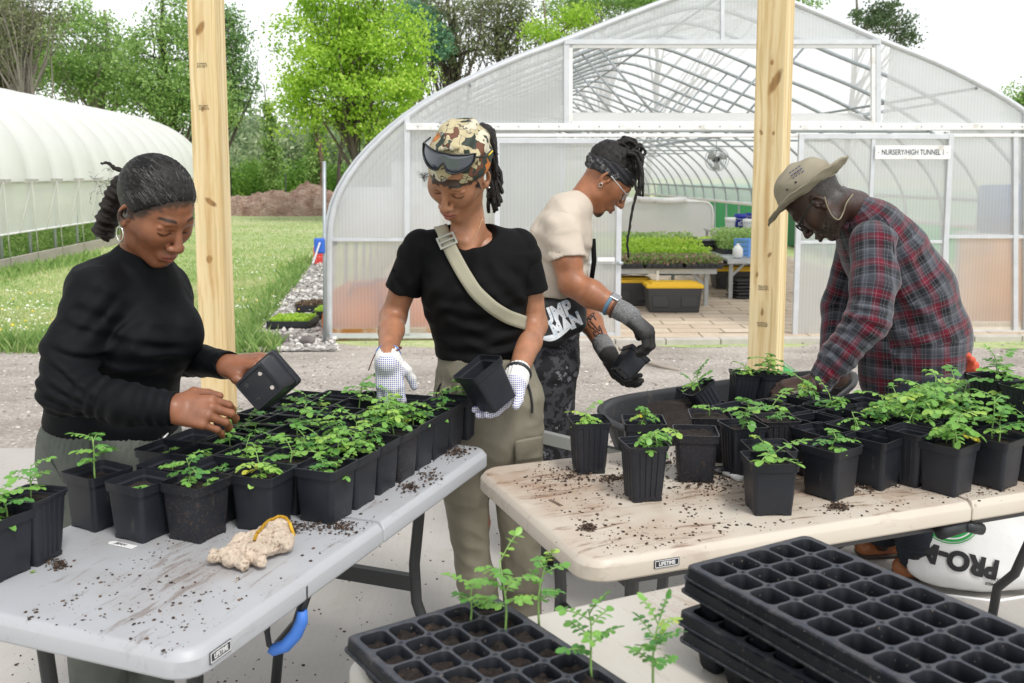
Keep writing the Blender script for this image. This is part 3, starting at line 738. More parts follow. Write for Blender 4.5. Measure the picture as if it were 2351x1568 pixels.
# side curtain, slightly wavy
V = []; 
for j in range(161):
    a_ = TL0+(TL1-TL0)*j/160
    for k in range(6): V.append((TA+.03*math.sin(j*.5)*(k/5)*.4-.03*k/5, a_, hipz_-(hipz_-curz)*k/5))
F = [(j*6+i, j*6+i+1, (j+1)*6+i+1, (j+1)*6+i) for j in range(160) for i in range(5)]
m_curt = mat_film('curtain_film', .08, (.92, .92, .915), 0, .35)
link('side_curtain', mesh_np('side_curtain', V, F, m_curt), tn)
MB().bar((TA+.02, TL0, hipz_+.01), (TA+.02, TL1, hipz_+.01), .05, .09).build('hip_board', simple('weathered_hip', (.50, .48, .45), .8, var=.2), tn)
MB().tube([(TA-.02, TL0, curz), (TA-.02, TL1, curz)], .02, 6).build('curtain_pipe', m_white, tn)
m_rope = simple('grey_rope', (.55, .54, .5), .9)
for i in range(17):
    a_ = TL0+sp2*i
    MB().tube([(TA-.06, a_, -.05), (TA-.06, a_, hipz_)], .035, 8).build('ground_post', m_galv, tn)
    MB().tube([(TA+.05, a_, hipz_), (TA+.06, a_+.05, curz-.05), (TA+.07, a_+.08, .1)], .008, 5).build('rope', m_rope, tn)
    MB().tube([(TA+.045, a_, hipz_), (TA+.05, a_-sp2*.55, curz), ], .008, 5).build('rope', m_rope, tn)
for k in range(6):
    MB().box((TA+.03, TL0+2+k*4, .09), (.06, 3.98, .26)).build('ground_board', simple('grey_board', (.42, .38, .34), .9, var=.2, vscale=4, stretch=(1, .2, 1)) if k == 0 else bpy.data.materials['grey_board'], tn, bevel=.008)
# plants standing inside the tunnel, seen below the curtain
def leaves(n, fn, s0, s1, curl=.25):
    """n small folded leaf faces; fn(i) arrays -> centres, tone"""
    Cn, tone = fn(n); a = nr.randn(n, 3); a /= np.linalg.norm(a, axis=1)[:, None]; b = np.cross(a, nr.randn(n, 3)); b /= np.linalg.norm(b, axis=1)[:, None]
    nrm = np.cross(a, b); s = (s0+(s1-s0)*nr.rand(n))[:, None]
    V = np.stack([Cn-a*s*.5, Cn+b*s*.32+nrm*s*curl*.3, Cn+a*s*.5, Cn-b*s*.32+nrm*s*curl*.3], 1).reshape(-1, 3)
    F = np.arange(n*4).reshape(n, 4); return V, F, np.repeat(np.clip(tone, 0, 1), 4)
def leafobj(name, n, fn, s0, s1, m, parent=None):
    V, F, t = leaves(n, fn, s0, s1); return link(name, mesh_np(name, V, F, m, False, {'v': t}), parent, parent is not None)
m_lf_mid = mat_var('leaf_mid_green', [(0, (.13, .26, .06)), (.5, (.32, .50, .14)), (1, (.55, .72, .28))], .6, .4)
def inner_pl(n):
    a_ = TL0+(TL1-TL0)*nr.rand(n); c = TB[None]+TD[None]*a_[:, None]+TU[None]*(-.3-1.6*nr.rand(n))[:, None]
    c[:, 2] = ZG+.02+.75*nr.rand(n)**1.3*(.7+.5*vnoise(c, .9)); return c, .5+.4*nr.randn(n)*.5+.2*vnoise(c, 2)
tagp(leafobj('tunnel_crop', 26000, inner_pl, .05, .11, m_lf_mid), 'leafy weeds and crops growing inside the left tunnel', 'plants', kind='stuff')
def tun_red(n):
    a_ = 6+12*nr.rand(n); c = TB[None]+TD[None]*a_[:, None]+TU[None]*(-2.6-.5*nr.rand(n))[:, None]; c[:, 2] = ZG+.3+.6*nr.rand(n); return c, nr.rand(n)
tagp(leafobj('rust_coloured_crop', 2500, tun_red, .06, .14, mat_var('rust_leaves', [(0, (.20, .08, .02)), (.5, (.35, .22, .03)), (1, (.22, .32, .06))], .7, .3)), 'rust and yellow leaved plants deep inside the left tunnel', 'plants', kind='stuff')

# ------------------------------------------------------------ trees
def mat_bark(name, col): return simple(name, col, .95, var=.35, vscale=3, bump=.8, bscale=12, bdist=.05, stretch=(1, 1, .2))
bark_dk, bark_gr, bark_br = mat_bark('dark_bark', (.10, .08, .065)), mat_bark('grey_bark', (.26, .23, .20)), mat_bark('brown_bark', (.19, .13, .09))
m_lf_lime = mat_var('leaf_lime', [(0, (.20, .38, .03)), (.45, (.45, .68, .07)), (1, (.72, .90, .20))], .55, .5)
m_lf_oliv = mat_var('leaf_olive', [(0, (.08, .10, .05)), (.5, (.20, .23, .11)), (1, (.38, .40, .20))], .7, .25)
m_lf_pine = mat_var('leaf_blue_green', [(0, (.08, .20, .12)), (.5, (.18, .37, .22)), (1, (.32, .52, .32))], .7, .25)
m_lf_far = mat_var('leaf_far', [(0, (.15, .24, .12)), (.5, (.28, .38, .20)), (1, (.48, .55, .34))], .8, .4)
def limb(mb, a, b, r0, r1, wob, n=7, seed=0):
    a, b = A3(a), A3(b); L = np.linalg.norm(b-a); r = random.Random(seed); pts = []
    ph = [r.random()*6.28 for _ in range(4)]
    for i in range(n):
        t = i/(n-1); o = np.array([math.sin(t*4+ph[0])-math.sin(ph[0]), math.sin(t*3.3+ph[1])-math.sin(ph[1]), .3*math.sin(t*5+ph[2])-.3*math.sin(ph[2])])*wob*L*(t*(1.3-t))
        pts.append(a+(b-a)*t+o)
    mb.tube([tuple(p) for p in pts], [r0+(r1-r0)*(i/(n-1)) for i in range(n)], 7); return pts
def tree(label, base, top, r0, blobs, nleaf, s0, s1, mleaf, mbark, ncl=140, clr=.55, group='trees beyond the tunnels', seed=1, cat='tree', shell=.55, nb=16, droop=0, dens=None):
    t = thing('tree', label, cat, tuple(base), 0, group); r = np.random.RandomState(seed); base = A3(base); top = A3(top)
    mb = MB(); tp = limb(mb, base, top, r0, r0*.25, .07, 10, seed)
    wts = np.array([b[1][0]*b[1][1]*b[1][2] for b in blobs]); wts = wts/wts.sum(); cl = []
    for i in range(ncl):
        b = blobs[r.choice(len(blobs), p=wts)]; v = r.randn(3); v /= np.linalg.norm(v); rad = r.rand()**(1/3)*(1-shell)+shell if r.rand() < .8 else r.rand()
        cl.append(A3(b[0])+v*rad*A3(b[1]))
    cl = np.array(cl); tp = np.array(tp)
    for i in range(nb+ncl//6):
        c = cl[i % len(cl)]; zt = base[2]+(top[2]-base[2])*(.18+.72*r.rand()); zt = min(zt, c[2]-.05*abs(top[2]-base[2])) if not droop else c[2]+.2
        k = int(np.argmin(abs(tp[:, 2]-zt))); mb2 = limb(mb, tp[k], c, r0*(.42 if i < nb else .16), r0*.05, .12, 6, seed*50+i)
    mb.build('trunk', mbark, t, world=True)
    def fn(n):
        k = r.randint(0, len(cl), n); d = r.randn(n, 3)*np.array([1, 1, .62])*clr*(.6+.8*r.rand(len(cl))[k])[:, None]*.6
        if droop: d[:, 2] -= np.abs(d[:, 0])*droop
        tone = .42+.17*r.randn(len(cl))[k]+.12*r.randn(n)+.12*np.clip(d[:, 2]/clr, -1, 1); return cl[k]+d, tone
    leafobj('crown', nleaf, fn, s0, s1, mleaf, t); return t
def bl(px, py, Y, rx, ry, rz=None):   # crown blob from its centre and radii on the picture plane, at distance Y
    k = Y/FPX; return (W(px, py, Y), (rx*k, (rz or rx)*k, ry*k))
def gb(px, Y): p = W(px, 500, Y); return (p[0], Y, ZG)
# lime maple
Y = 38
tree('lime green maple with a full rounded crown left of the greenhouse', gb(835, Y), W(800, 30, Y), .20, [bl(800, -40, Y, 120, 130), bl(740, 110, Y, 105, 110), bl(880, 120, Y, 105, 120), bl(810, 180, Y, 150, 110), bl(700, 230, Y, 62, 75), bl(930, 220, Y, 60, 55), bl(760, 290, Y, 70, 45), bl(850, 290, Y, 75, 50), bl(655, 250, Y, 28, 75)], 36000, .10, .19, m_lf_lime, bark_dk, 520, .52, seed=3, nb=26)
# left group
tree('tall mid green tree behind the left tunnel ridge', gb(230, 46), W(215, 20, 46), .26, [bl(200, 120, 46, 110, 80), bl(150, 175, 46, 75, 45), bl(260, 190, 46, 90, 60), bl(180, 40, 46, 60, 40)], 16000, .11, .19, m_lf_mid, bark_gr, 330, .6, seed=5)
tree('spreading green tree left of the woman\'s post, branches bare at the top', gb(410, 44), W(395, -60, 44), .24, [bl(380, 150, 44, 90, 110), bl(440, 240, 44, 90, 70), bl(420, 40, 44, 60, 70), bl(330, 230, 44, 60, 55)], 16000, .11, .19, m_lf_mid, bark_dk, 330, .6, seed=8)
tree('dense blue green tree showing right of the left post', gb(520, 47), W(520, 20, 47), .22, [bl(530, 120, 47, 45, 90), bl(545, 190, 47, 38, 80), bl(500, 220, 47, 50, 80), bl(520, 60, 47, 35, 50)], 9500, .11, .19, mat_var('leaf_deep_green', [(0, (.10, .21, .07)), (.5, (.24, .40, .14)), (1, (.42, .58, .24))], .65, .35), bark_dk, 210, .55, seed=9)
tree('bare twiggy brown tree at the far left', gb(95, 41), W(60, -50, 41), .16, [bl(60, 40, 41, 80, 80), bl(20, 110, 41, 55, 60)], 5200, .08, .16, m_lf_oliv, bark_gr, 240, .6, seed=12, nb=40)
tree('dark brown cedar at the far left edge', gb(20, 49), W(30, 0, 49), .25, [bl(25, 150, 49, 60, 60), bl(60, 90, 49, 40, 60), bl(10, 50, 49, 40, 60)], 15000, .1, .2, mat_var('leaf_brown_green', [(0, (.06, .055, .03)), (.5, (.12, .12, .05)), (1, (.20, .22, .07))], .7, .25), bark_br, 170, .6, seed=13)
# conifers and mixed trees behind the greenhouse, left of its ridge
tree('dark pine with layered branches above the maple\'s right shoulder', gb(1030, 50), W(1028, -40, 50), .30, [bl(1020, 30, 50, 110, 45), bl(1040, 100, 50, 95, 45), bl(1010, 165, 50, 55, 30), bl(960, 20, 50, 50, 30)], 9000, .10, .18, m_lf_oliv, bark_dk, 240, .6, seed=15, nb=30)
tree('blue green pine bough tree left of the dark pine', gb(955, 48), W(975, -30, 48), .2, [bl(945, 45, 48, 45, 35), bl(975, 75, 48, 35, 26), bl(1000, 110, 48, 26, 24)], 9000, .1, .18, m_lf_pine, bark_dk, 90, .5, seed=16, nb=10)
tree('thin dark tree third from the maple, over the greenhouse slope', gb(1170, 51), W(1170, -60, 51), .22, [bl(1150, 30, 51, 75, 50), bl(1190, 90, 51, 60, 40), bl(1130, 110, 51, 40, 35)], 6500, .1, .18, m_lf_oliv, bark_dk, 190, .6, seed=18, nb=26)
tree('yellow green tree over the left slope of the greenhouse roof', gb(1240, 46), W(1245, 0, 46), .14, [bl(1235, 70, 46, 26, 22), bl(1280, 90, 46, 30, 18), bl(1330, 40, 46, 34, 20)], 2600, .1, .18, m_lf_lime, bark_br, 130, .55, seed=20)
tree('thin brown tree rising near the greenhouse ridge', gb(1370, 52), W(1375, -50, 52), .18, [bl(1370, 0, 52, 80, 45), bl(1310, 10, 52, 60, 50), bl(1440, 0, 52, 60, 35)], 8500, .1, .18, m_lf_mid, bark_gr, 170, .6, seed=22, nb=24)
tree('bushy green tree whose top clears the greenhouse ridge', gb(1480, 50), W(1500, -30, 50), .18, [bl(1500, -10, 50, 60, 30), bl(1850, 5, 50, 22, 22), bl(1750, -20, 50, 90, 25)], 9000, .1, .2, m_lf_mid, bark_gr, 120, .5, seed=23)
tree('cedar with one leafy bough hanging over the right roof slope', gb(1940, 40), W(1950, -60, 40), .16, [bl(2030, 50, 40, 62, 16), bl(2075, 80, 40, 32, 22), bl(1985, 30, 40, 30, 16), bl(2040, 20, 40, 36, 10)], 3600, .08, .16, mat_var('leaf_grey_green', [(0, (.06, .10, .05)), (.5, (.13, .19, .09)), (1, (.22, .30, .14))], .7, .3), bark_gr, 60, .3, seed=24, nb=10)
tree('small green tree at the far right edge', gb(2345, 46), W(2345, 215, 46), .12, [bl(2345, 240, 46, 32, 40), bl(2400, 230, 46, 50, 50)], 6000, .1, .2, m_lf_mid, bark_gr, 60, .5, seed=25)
# trunks by the mulch heap
def trunk_tree(label, px0, py0, px1, py1, Y, r, ml, n, mb_, seed, blobs=None):
    return tree(label, gb(px0, Y), W(px1, py1, Y), r, blobs or [bl((px0+px1)/2, (py1+420)/2, Y, 9, (420-py1)/2)], n, .10, .2, ml, mb_, 60, .28, seed=seed, nb=6)
trunk_tree('ivy wrapped dead trunk standing alone right of the left post', 628, 0, 614, 196, 50, .10, m_lf_mid, 3600, bark_dk, 31, [bl(622, 330, 50, 9, 90), bl(626, 400, 50, 14, 30), bl(613, 240, 50, 10, 30)])
trunk_tree('stout brown trunk with ivy on one side behind the mulch', 736, 0, 740, 240, 49, .22, m_lf_mid, 2600, bark_br, 32, [bl(722, 370, 49, 12, 55), bl(728, 300, 49, 12, 30)])
trunk_tree('slim bare trunk just right of the stout ivy trunk', 777, 0, 792, 200, 49, .13, m_lf_mid, 900, bark_dk, 33, [bl(795, 230, 49, 40, 30)])
# far wood
def wood(n):
    cl = []
    r = np.random.RandomState(5)
    for i in range(420):
        px_ = r.uniform(440, 1010); Yf_ = r.uniform(70, 100); top_ = 300+28*math.sin(px_*.021)+12*math.sin(px_*.06); py_ = top_+(r.rand()**1.0)*(440-top_); cl.append(W(px_, py_, Yf_))
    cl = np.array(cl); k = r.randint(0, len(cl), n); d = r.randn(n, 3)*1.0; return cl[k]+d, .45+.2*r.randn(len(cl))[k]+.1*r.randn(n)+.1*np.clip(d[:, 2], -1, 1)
tagp(leafobj('far_wood', 52000, wood, .28, .5, m_lf_far), 'pale distant wood beyond the mulch heap', 'wood', kind='stuff')
def hedge(n):
    r = np.random.RandomState(6); cl = []
    for i in range(260):
        px_ = r.uniform(400, 830); Yf_ = r.uniform(51, 57); py_ = r.uniform(395+10*math.sin(px_*.05), 465); cl.append(W(px_, py_, Yf_))
    cl = np.array(cl); k = r.randint(0, len(cl), n); d = r.randn(n, 3)*.4; return cl[k]+d, .5+.2*r.randn(len(cl))[k]+.12*r.randn(n)
tagp(leafobj('undergrowth', 26000, hedge, .12, .24, mat_var('leaf_fresh', [(0, (.07, .17, .02)), (.5, (.17, .34, .05)), (1, (.32, .52, .09))], .6, .4)), 'fresh green undergrowth along the field edge behind the mulch', 'bushes', kind='stuff')
m_post = simple('dark_steel_post', (.05, .06, .05), .7)
for px_, y1_, lab in ((533, 395, 'thin dark fence post close to the left timber post'), (658, 398, 'thin dark fence post behind the middle of the mulch heap')):
    p = gb(px_, 49.5); t_ = W(px_, y1_, 49.5)[2]; mb = MB(); mb.tube([(p[0], p[1], ZG), (p[0], p[1], t_)], .035, 6); mb.bar((p[0]-.03, p[1]-.04, t_-.2), (p[0]+.03, p[1]-.04, t_-.2), .02, .03); o = mb.build('fence_post', m_post); tagp(o, lab, 'post', 'thin fence posts by the mulch')
# mulch heap
def mat_mulch():
    m, nt, out = nodes('wood_chip_mulch'); tc = tcoord(nt); v = N(nt, 'TexVoronoi', Scale=9.0); mp = N(nt, 'Mapping'); mp.inputs['Scale'].default_value = (1, 1, 2.4); nt.links.new(tc, mp.inputs[0]); nt.links.new(mp.outputs[0], v.inputs['Vector'])
    f = noise_(nt, tc, 1.6, 8, .7); c = ramp_(nt, f, [(.3, (.24, .13, .09)), (.5, (.46, .31, .24)), (.72, (.62, .48, .40))]); c = mix_(nt, .6, c, ramp_(nt, v.outputs['Color'], [(0, .45), (1, 1.3)]), 'MULTIPLY')
    finish(nt, out, c, .95, bump=v.outputs['Distance'], bstr=1, bdist=.1); return m
mc = G(672, 493, ZG); k_ = mc[1]/FPX; V = []; nx, ny = 90, 40
for j in range(ny):
    for i in range(nx):
        x = -1.25+2.5*i/(nx-1); y = -1+2*j/(ny-1); e = max(0, 1-(x*x/1.3)-y*y); X = mc[0]+x*175*k_; Yy = mc[1]+1.2+y*2.4
        hgt = 68*k_*(e**.5)*(.84+.16*math.sin(x*5.1+.4)*math.cos(y*3)+.12*math.sin(x*11+y*5)+.05*math.sin(x*27+y*19)); V.append((X, Yy, ZG-.05+max(hgt, 0)))
V = np.array(V); V[:, 2] += np.where(V[:, 2] > ZG+.02, .08*vnoise(V*[1, 1, 0], 3.2)+.06*vnoise(V*[1, 1, 0], 9), 0)
F = [(j*nx+i, j*nx+i+1, (j+1)*nx+i+1, (j+1)*nx+i) for j in range(ny-1) for i in range(nx-1)]
tagp(link('mulch_heap', mesh_np('mulch_heap', V, F, mat_mulch())), 'long heap of reddish brown wood chip mulch on the lawn', 'mulch heap')
# ------------------------------------------------------------ things on the gravel strip
m_blk = simple('black_plastic', (.022, .024, .028), .42, dirt=(.16, .11, .075), dscale=9, dthr=.66)
def out_tray(label, px0, py0, px1, dpt, tone, n, rz=.0):
    a, b = G(px0, py0, ZG), G(px1, py0, ZG); wd = b[0]-a[0]; c = ((a[0]+b[0])/2, a[1]+dpt/2, ZG+.02)
    t = thing('seedling_tray', label, 'plant tray', c, rz, 'trays set out on the stones')
    mb = MB(); th = .02
    mb.box((0, 0, .02), (wd, dpt, .02)); 
    for s in (-1, 1): mb.box((s*(wd/2-th/2), 0, .06), (th, dpt-2*th, .07)); mb.box((0, s*(dpt/2-th/2), .06), (wd, th, .07))
    mb.build('tray_body', m_blk, t)
    def fn(k): p = np.c_[(nr.rand(k)-.5)*(wd-.05)+c[0], (nr.rand(k)-.5)*(dpt-.05)+c[1], c[2]+.07+.05*nr.rand(k)]; return p, tone+.25*nr.randn(k)
    leafobj('seedlings', n, fn, .02, .05, m_lf_lime if tone > .3 else mat_var('dead_plants', [(0, (.12, .08, .05)), (1, (.35, .27, .17))]), t)
out_tray('black tray of fine yellow green seedlings lying on the pale stones', 612, 760, 712, .55, .6, 2600)
out_tray('black tray of dry brown plants beyond the green seedling tray', 672, 722, 744, .5, .1, 1500, .2)
out_tray('half hidden tray of bright seedlings against the greenhouse wall', 716, 736, 748, .5, .7, 900)
m_rock = simple('dark_rock', (.16, .14, .135), .9, var=.3, bump=.8, bscale=20)
for px_, py_, lab in ((646, 792, 'dark fist sized rock on the stones, nearer the left post'), (706, 794, 'brownish rounded rock on the stones, nearer the greenhouse corner')):
    p = G(px_, py_, ZG); V, Q = sdf_mesh([ell(p+[0, 0, .05], (.085, .07, .06)), ell(p+[.03, .02, .06], (.05, .06, .05), k=.03)], .012, lambda q: .012*vnoise(q, 22)); tagp(link('rock', mesh_np('rock', V, Q, m_rock)), lab, 'rock')
# stack of red crates
a = G(735, 608, ZG); cr = thing('plastic_crates', 'stack of red latticed crates at the greenhouse corner', 'crate', (a[0], a[1]+.3, ZG), .15)
m_red = simple('red_plastic', (.75, .04, .035), .5)
for k in range(4):
    mb = MB(); w_, d_, h_ = .34, .5, .065; z_ = .03+k*.085
    for s in (-1, 1):
        for zz in (0, h_*.5, h_): mb.box((s*w_/2, 0, z_+zz), (.015, d_-.03, .014)); mb.box((0, s*d_/2, z_+zz), (w_+.015, .015, .014))
        for q in np.linspace(-.5, .5, 6): mb.box((q*w_, s*d_/2, z_+h_/2), (.014, .010, h_-.01))
    mb.build('crate_tier', m_red, cr)

# ------------------------------------------------------------ inside the greenhouse
def U2(px, Y):   # ground-level spot inside the house from picture column and distance
    p = W(px, 600, Y); return (p[0], Y)
m_bench = simple('grey_bench_steel', (.48, .50, .50), .5, .3, var=.1)
def bench(label, px0, px1, Y0, dpt, ztop, legs_px):
    x0, _ = U2(px0, Y0); x1, _ = U2(px1, Y0); zt = ztop-ZG; t = thing('nursery_bench', label, 'bench', ((x0+x1)/2, Y0+dpt/2, ZG), 0, 'steel benches inside the greenhouse')
    wd = x1-x0; MB().box((0, 0, zt-.02), (wd, dpt, .035)).build('bench_top', m_bench, t, bevel=.004)
    MB().box((0, -dpt/2-.012, zt-.035), (wd, .02, .07)).build('edge_rail', m_bench, t)
    for s in (-1, 1):
        for q in (-1, 1):
            x = s*(wd/2-.10); y = q*(dpt/2-.2); MB().box((x, y, (zt-.04)/2), (.055, .055, zt-.04)).build('leg', m_bench, t)
            MB().bar((x-s*.02, y, zt-.26), (x-s*.24, y, zt-.045), .025, .035).build('brace', m_bench, t)
    return t
bench('steel bench of bedding trays just inside the open door', 1372, 1646, 13.2, 3.2, .17, ())
bench('steel bench farther back on the right holding a blue crate', 1670, 1790, 14.0, 3.0, .235, ())
m_soil = mat_var('dark_potting_soil', [(0, (.018, .012, .009)), (.7, (.055, .035, .024)), (1, (.13, .085, .055))], .95)
m_soilp = simple('potting_soil', (.020, .013, .010), .95, var=.5, vscale=120, bump=1, bscale=160, bdist=.006, dirt=(.07, .042, .026), dscale=90, dthr=.62)
def bed_tray(x, y, z, wd, dp, lab, tone0, mleaf, n, hgt=.14, i=0):
    t = thing('seedling_tray', lab, 'plant tray', (x, y, z), 0, 'seedling trays on the steel benches')
    mb = MB(); mb.box((0, 0, .012), (wd+.02, dp+.02, .022)); mb.box((0, 0, .045), (wd-.02, dp-.02, .045))
    mb.build('tray_body', m_blk, t, bevel=.004)
    for q in range(6): MB().box((-wd/2+wd/12+q*wd/6, -dp/2-.0, .05), (wd/6-.012, .02, .045)).build('cell_pot', m_blk, t, bevel=.004)
    def fn(k): c = np.c_[(nr.rand(k)-.5)*wd*1.05+x, (nr.rand(k)-.5)*dp*1.05+y, z+.07+hgt*nr.rand(k)**1.2]; return c, tone0+.22*nr.randn(k)
    leafobj('foliage', n, fn, .025, .06, mleaf, t)
m_lf_pink = mat_var('leaf_pink_green', [(0, (.10, .22, .04)), (.55, (.25, .40, .10)), (.8, (.45, .22, .22)), (1, (.55, .40, .36))], .6, .35)
bx0 = U2(1385, 13.3)[0]; places = ['front left', 'front middle', 'front right', 'second row left', 'second row middle', 'second row right', 'third row left', 'third row middle', 'third row right', 'back row left', 'back row middle', 'back row right']
i = 0
for r_ in range(4):
    for c_ in range(3):
        bed_tray(bx0+.28+c_*.54, 13.45+r_*.72, .175, .50, .66, 'tray of %s, %s on the door bench' % (['pink flecked seedlings', 'leafy light green starts', 'tall pale green starts', 'loose fresh green plants'][r_], places[i]), [.6, .5, .65, .7][r_], [m_lf_pink, m_lf_lime, m_lf_lime, m_lf_mid][r_], 1500, [.10, .16, .24, .28][r_]); i += 1
bed_tray(U2(1705, 15)[0], 15.3, .24, .7, .9, 'tray of bushy basil green plants on the farther bench', .75, m_lf_mid, 3500, .30)
bed_tray(U2(1640, 17.4)[0], 17.4, .05, .6, .8, 'tray of pale seedlings low behind the first bench', .8, m_lf_lime, 1800, .2)
# totes
m_toteb = simple('tote_charcoal', (.045, .045, .048), .5, dirt=(.25, .23, .2), dscale=7, dthr=.68); m_totey = simple('tote_yellow', (.85, .52, .02), .45, dirt=(.5, .36, .1), dscale=8, dthr=.66)
def tote(label, px0, px1, Y0, h=.34, dp=.48, lid=None, z0=ZG+.03):
    x0, x1 = U2(px0, Y0)[0], U2(px1, Y0)[0]; wd = x1-x0; t = thing('storage_tote', label, 'storage box', ((x0+x1)/2, Y0+dp/2, z0), 0, 'storage boxes in the greenhouse')
    mb = MB(); k = .90; V = []
    for z_, s_ in ((0, k), (h, 1)):
        for sx, sy in ((-1, -1), (1, -1), (1, 1), (-1, 1)): V.append((sx*wd/2*s_*.96, sy*dp/2*s_*.96, z_))
    mb.add(V, [(3, 2, 1, 0), (0, 1, 5, 4), (1, 2, 6, 5), (2, 3, 7, 6), (3, 0, 4, 7)], 0, False); mb.build('tote_body', m_toteb, t, bevel=.02)
    for q in (-.25, .25): MB().box((q*wd, -dp/2*.93-.003, h*.45), (wd*.28, .012, h*.42)).build('moulded_panel', m_toteb, t, bevel=.006)
    MB().box((0, 0, h+.012), (wd, dp, .05)).build('lid', lid or m_totey, t, bevel=.014)
    MB().box((0, 0, h+.042), (wd*.8, dp*.7, .03)).build('lid_panel', lid or m_totey, t, bevel=.012)
    return t
tote('charcoal tote with yellow lid standing in front of the bench legs', 1486, 1618, 12.66)
tote('charcoal tote with yellow lid half under the bench, behind a steel leg', 1415, 1500, 13.3)
tote('dark tote with a yellow rim under the farther bench', 1640, 1760, 15.3, .30, lid=None)
tote('black lidded tote stacked above the yellow rimmed one', 1642, 1760, 15.34, .12, z0=ZG+.42, lid=m_toteb)
# carton and hose reel under the bench, pot, marker, papers
x_ = U2(1553, 13.6)[0]; cb = thing('carton', 'blue and grey printed carton on the yellow lid under the bench', 'box', (x_, 13.7, ZG+.44), 0)
MB().box((0, 0, .11), (.50, .3, .22)).build('carton_body', simple('printed_card', (.09, .20, .30), .6, var=.6, vscale=9, dirt=(.35, .35, .33), dscale=7, dthr=.52), cb, bevel=.006)
MB().box((.05, -.153, .06), (.2, .004, .08)).build('carton_label', simple('card_grey', (.55, .56, .55), .6), cb)
x_ = U2(1450, 13.8)[0]; hr = thing('hose_coil', 'dark coil of hose and tarp on the tote under the bench', 'hose', (x_, 13.7, ZG+.44), 0)
for k in range(5): MB().tube([(.22*math.cos(a)*(1-.05*k), .2*math.sin(a), .03+.035*k+.01*math.sin(3*a)) for a in np.linspace(0, 6.28, 24)[:-1]], .02, 6, closed=True).build('hose_loop', m_blk, hr)
x_ = U2(1525, 12.6)[0]; mk = MB(); mk.box((x_, 13.15, .02), (.035, .008, .26)); tagp(mk.build('plant_marker', m_white, bevel=.003), 'white upright plant marker in front of the yellow lidded tote', 'marker')
x_, _ = U2(1671, 15); MB_ = MB(); MB_.lathe((x_, 14.4, ZG+.03), [(.04, 0), (.055, .085), (.06, .085), (.06, .1), (.05, .1), (.045, .02), (0, .02)], 14); tagp(MB_.build('small_pot', m_blk), 'small black pot standing alone on the pavers', 'pot')
def stack(label, px, Y, z0, n, wd, dp, rz=.0):
    x_, _ = U2(px, Y); t = thing('tray_stack', label, 'trays', (x_, Y, z0), rz)
    for k in range(n): MB().box((.012*math.sin(k*2.1), .01*math.cos(k*3), .03+k*.05), (wd, dp, .035)).build('nested_tray', m_blk, t, bevel=.006)
stack('dark stack of empty trays under the farther bench beside its leg', 1712, 14.3, ZG+.03, 6, .42, .4, .2)
stack('short stack of empty black trays among the bench plants', 1620, 15.6, .26, 3, .55, .4, .1)
# tall black pot, colour card, blue crate, jug, buckets
x_, _ = U2(1580, 15.2); MB_ = MB(); MB_.lathe((x_, 15.2, .24), [(.09, 0), (.125, .20), (.135, .20), (.135, .235), (.12, .235), (.1, .05), (0, .05)], 18); tagp(MB_.build('nursery_pot', m_blk), 'black round nursery pot among the bench seedlings', 'pot')
x_, _ = U2(1556, 15.0); t = thing('colour_chart', 'small striped orange and yellow packet standing behind the trays', 'packet', (x_, 15.0, .24))
for k, c in enumerate(((.8, .30, .12), (.8, .5, .15), (.75, .2, .25), (.85, .6, .3))): MB().box((0, 0, .03+k*.055), (.17, .02, .05)).build('colour_stripe', simple('stripe', c, .6), t)
x_, _ = U2(1745, 14.2); t = thing('blue_crate', 'light blue slatted crate of seedlings at the end of the farther bench', 'crate', (x_, 14.45, .25), .35)
m_lblue = simple('light_blue_plastic', (.16, .36, .78), .45)
for z_ in (.02, .09, .16, .23):
    for s in (-1, 1): MB().box((0, s*.19, z_), (.52, .015, .035)).build('slat', m_lblue, t); MB().box((s*.26, 0, z_), (.015, .365, .035)).build('slat', m_lblue, t)
for s in (-1, 1):
    for q in (-1, 1): MB().box((s*.25, q*.18, .125), (.03, .03, .25)).build('corner_post', m_lblue, t)
x_, _ = U2(1694, 14.1); MB_ = MB(); MB_.lathe((x_, 14.12, .25), [(.06, 0), (.075, .03), (.075, .12), (.045, .16), (.022, .18), (.022, .2), (0, .2)], 18); tagp(MB_.build('jug', m_white), 'white plastic jug beside the blue crate', 'jug')
def bucket(label, px, py0, py1, wpx, Y, m, logo=False):
    z0_, z1_ = W(px, py1, Y)[2], W(px, py0, Y)[2]; x_ = U2(px, Y)[0]; r = wpx/2*Y/FPX; h = z1_-z0_
    t = thing('bucket', label, 'bucket', (x_, Y, z0_), 0, 'buckets on the far bench')
    MB().lathe((0, 0, 0), [(0, 0), (r*.86, 0), (r*.97, h*.8), (r*1.03, h*.82), (r*1.03, h*.86), (r, h), (r*.93, h), (r*.8, h*.1), (0, h*.1)], 28).build('bucket_body', m, t)
    if logo:
        mb = MB(); s = r*.95
        out_ = [(-.5, 0), (-.5, .42), (-.25, .42), (-.1, .62), (.1, .62), (.25, .42), (.5, .42), (.5, 0)]; c = h*.33; d_ = -r*.99
        for i in range(8): a, b = out_[i], out_[(i+1) % 8]; mb.bar((a[0]*s, d_, c+a[1]*s), (b[0]*s, d_, c+b[1]*s), .012, .012, 0, (0, 1, 0))
        mb.build('house_outline', m_white, t); put_text('lettering', "LOWE'S", s*.24, m_white, Matrix.Translation((x_, Y+d_-.003, z0_+c+s*.2)) @ Matrix.Rotation(R_(90), 4, 'X'), t)
    MB().tube([(r*1.0*math.cos(a), -r*1.04*math.sin(a)*.4-r*.75, h*.8-.12*h*math.sin(a)) for a in np.linspace(0.1, math.pi-.1, 12)], .006, 5).build('bail_handle', m_galv, t)
m_bblue = simple('bucket_blue', (.015, .03, .33), .4)
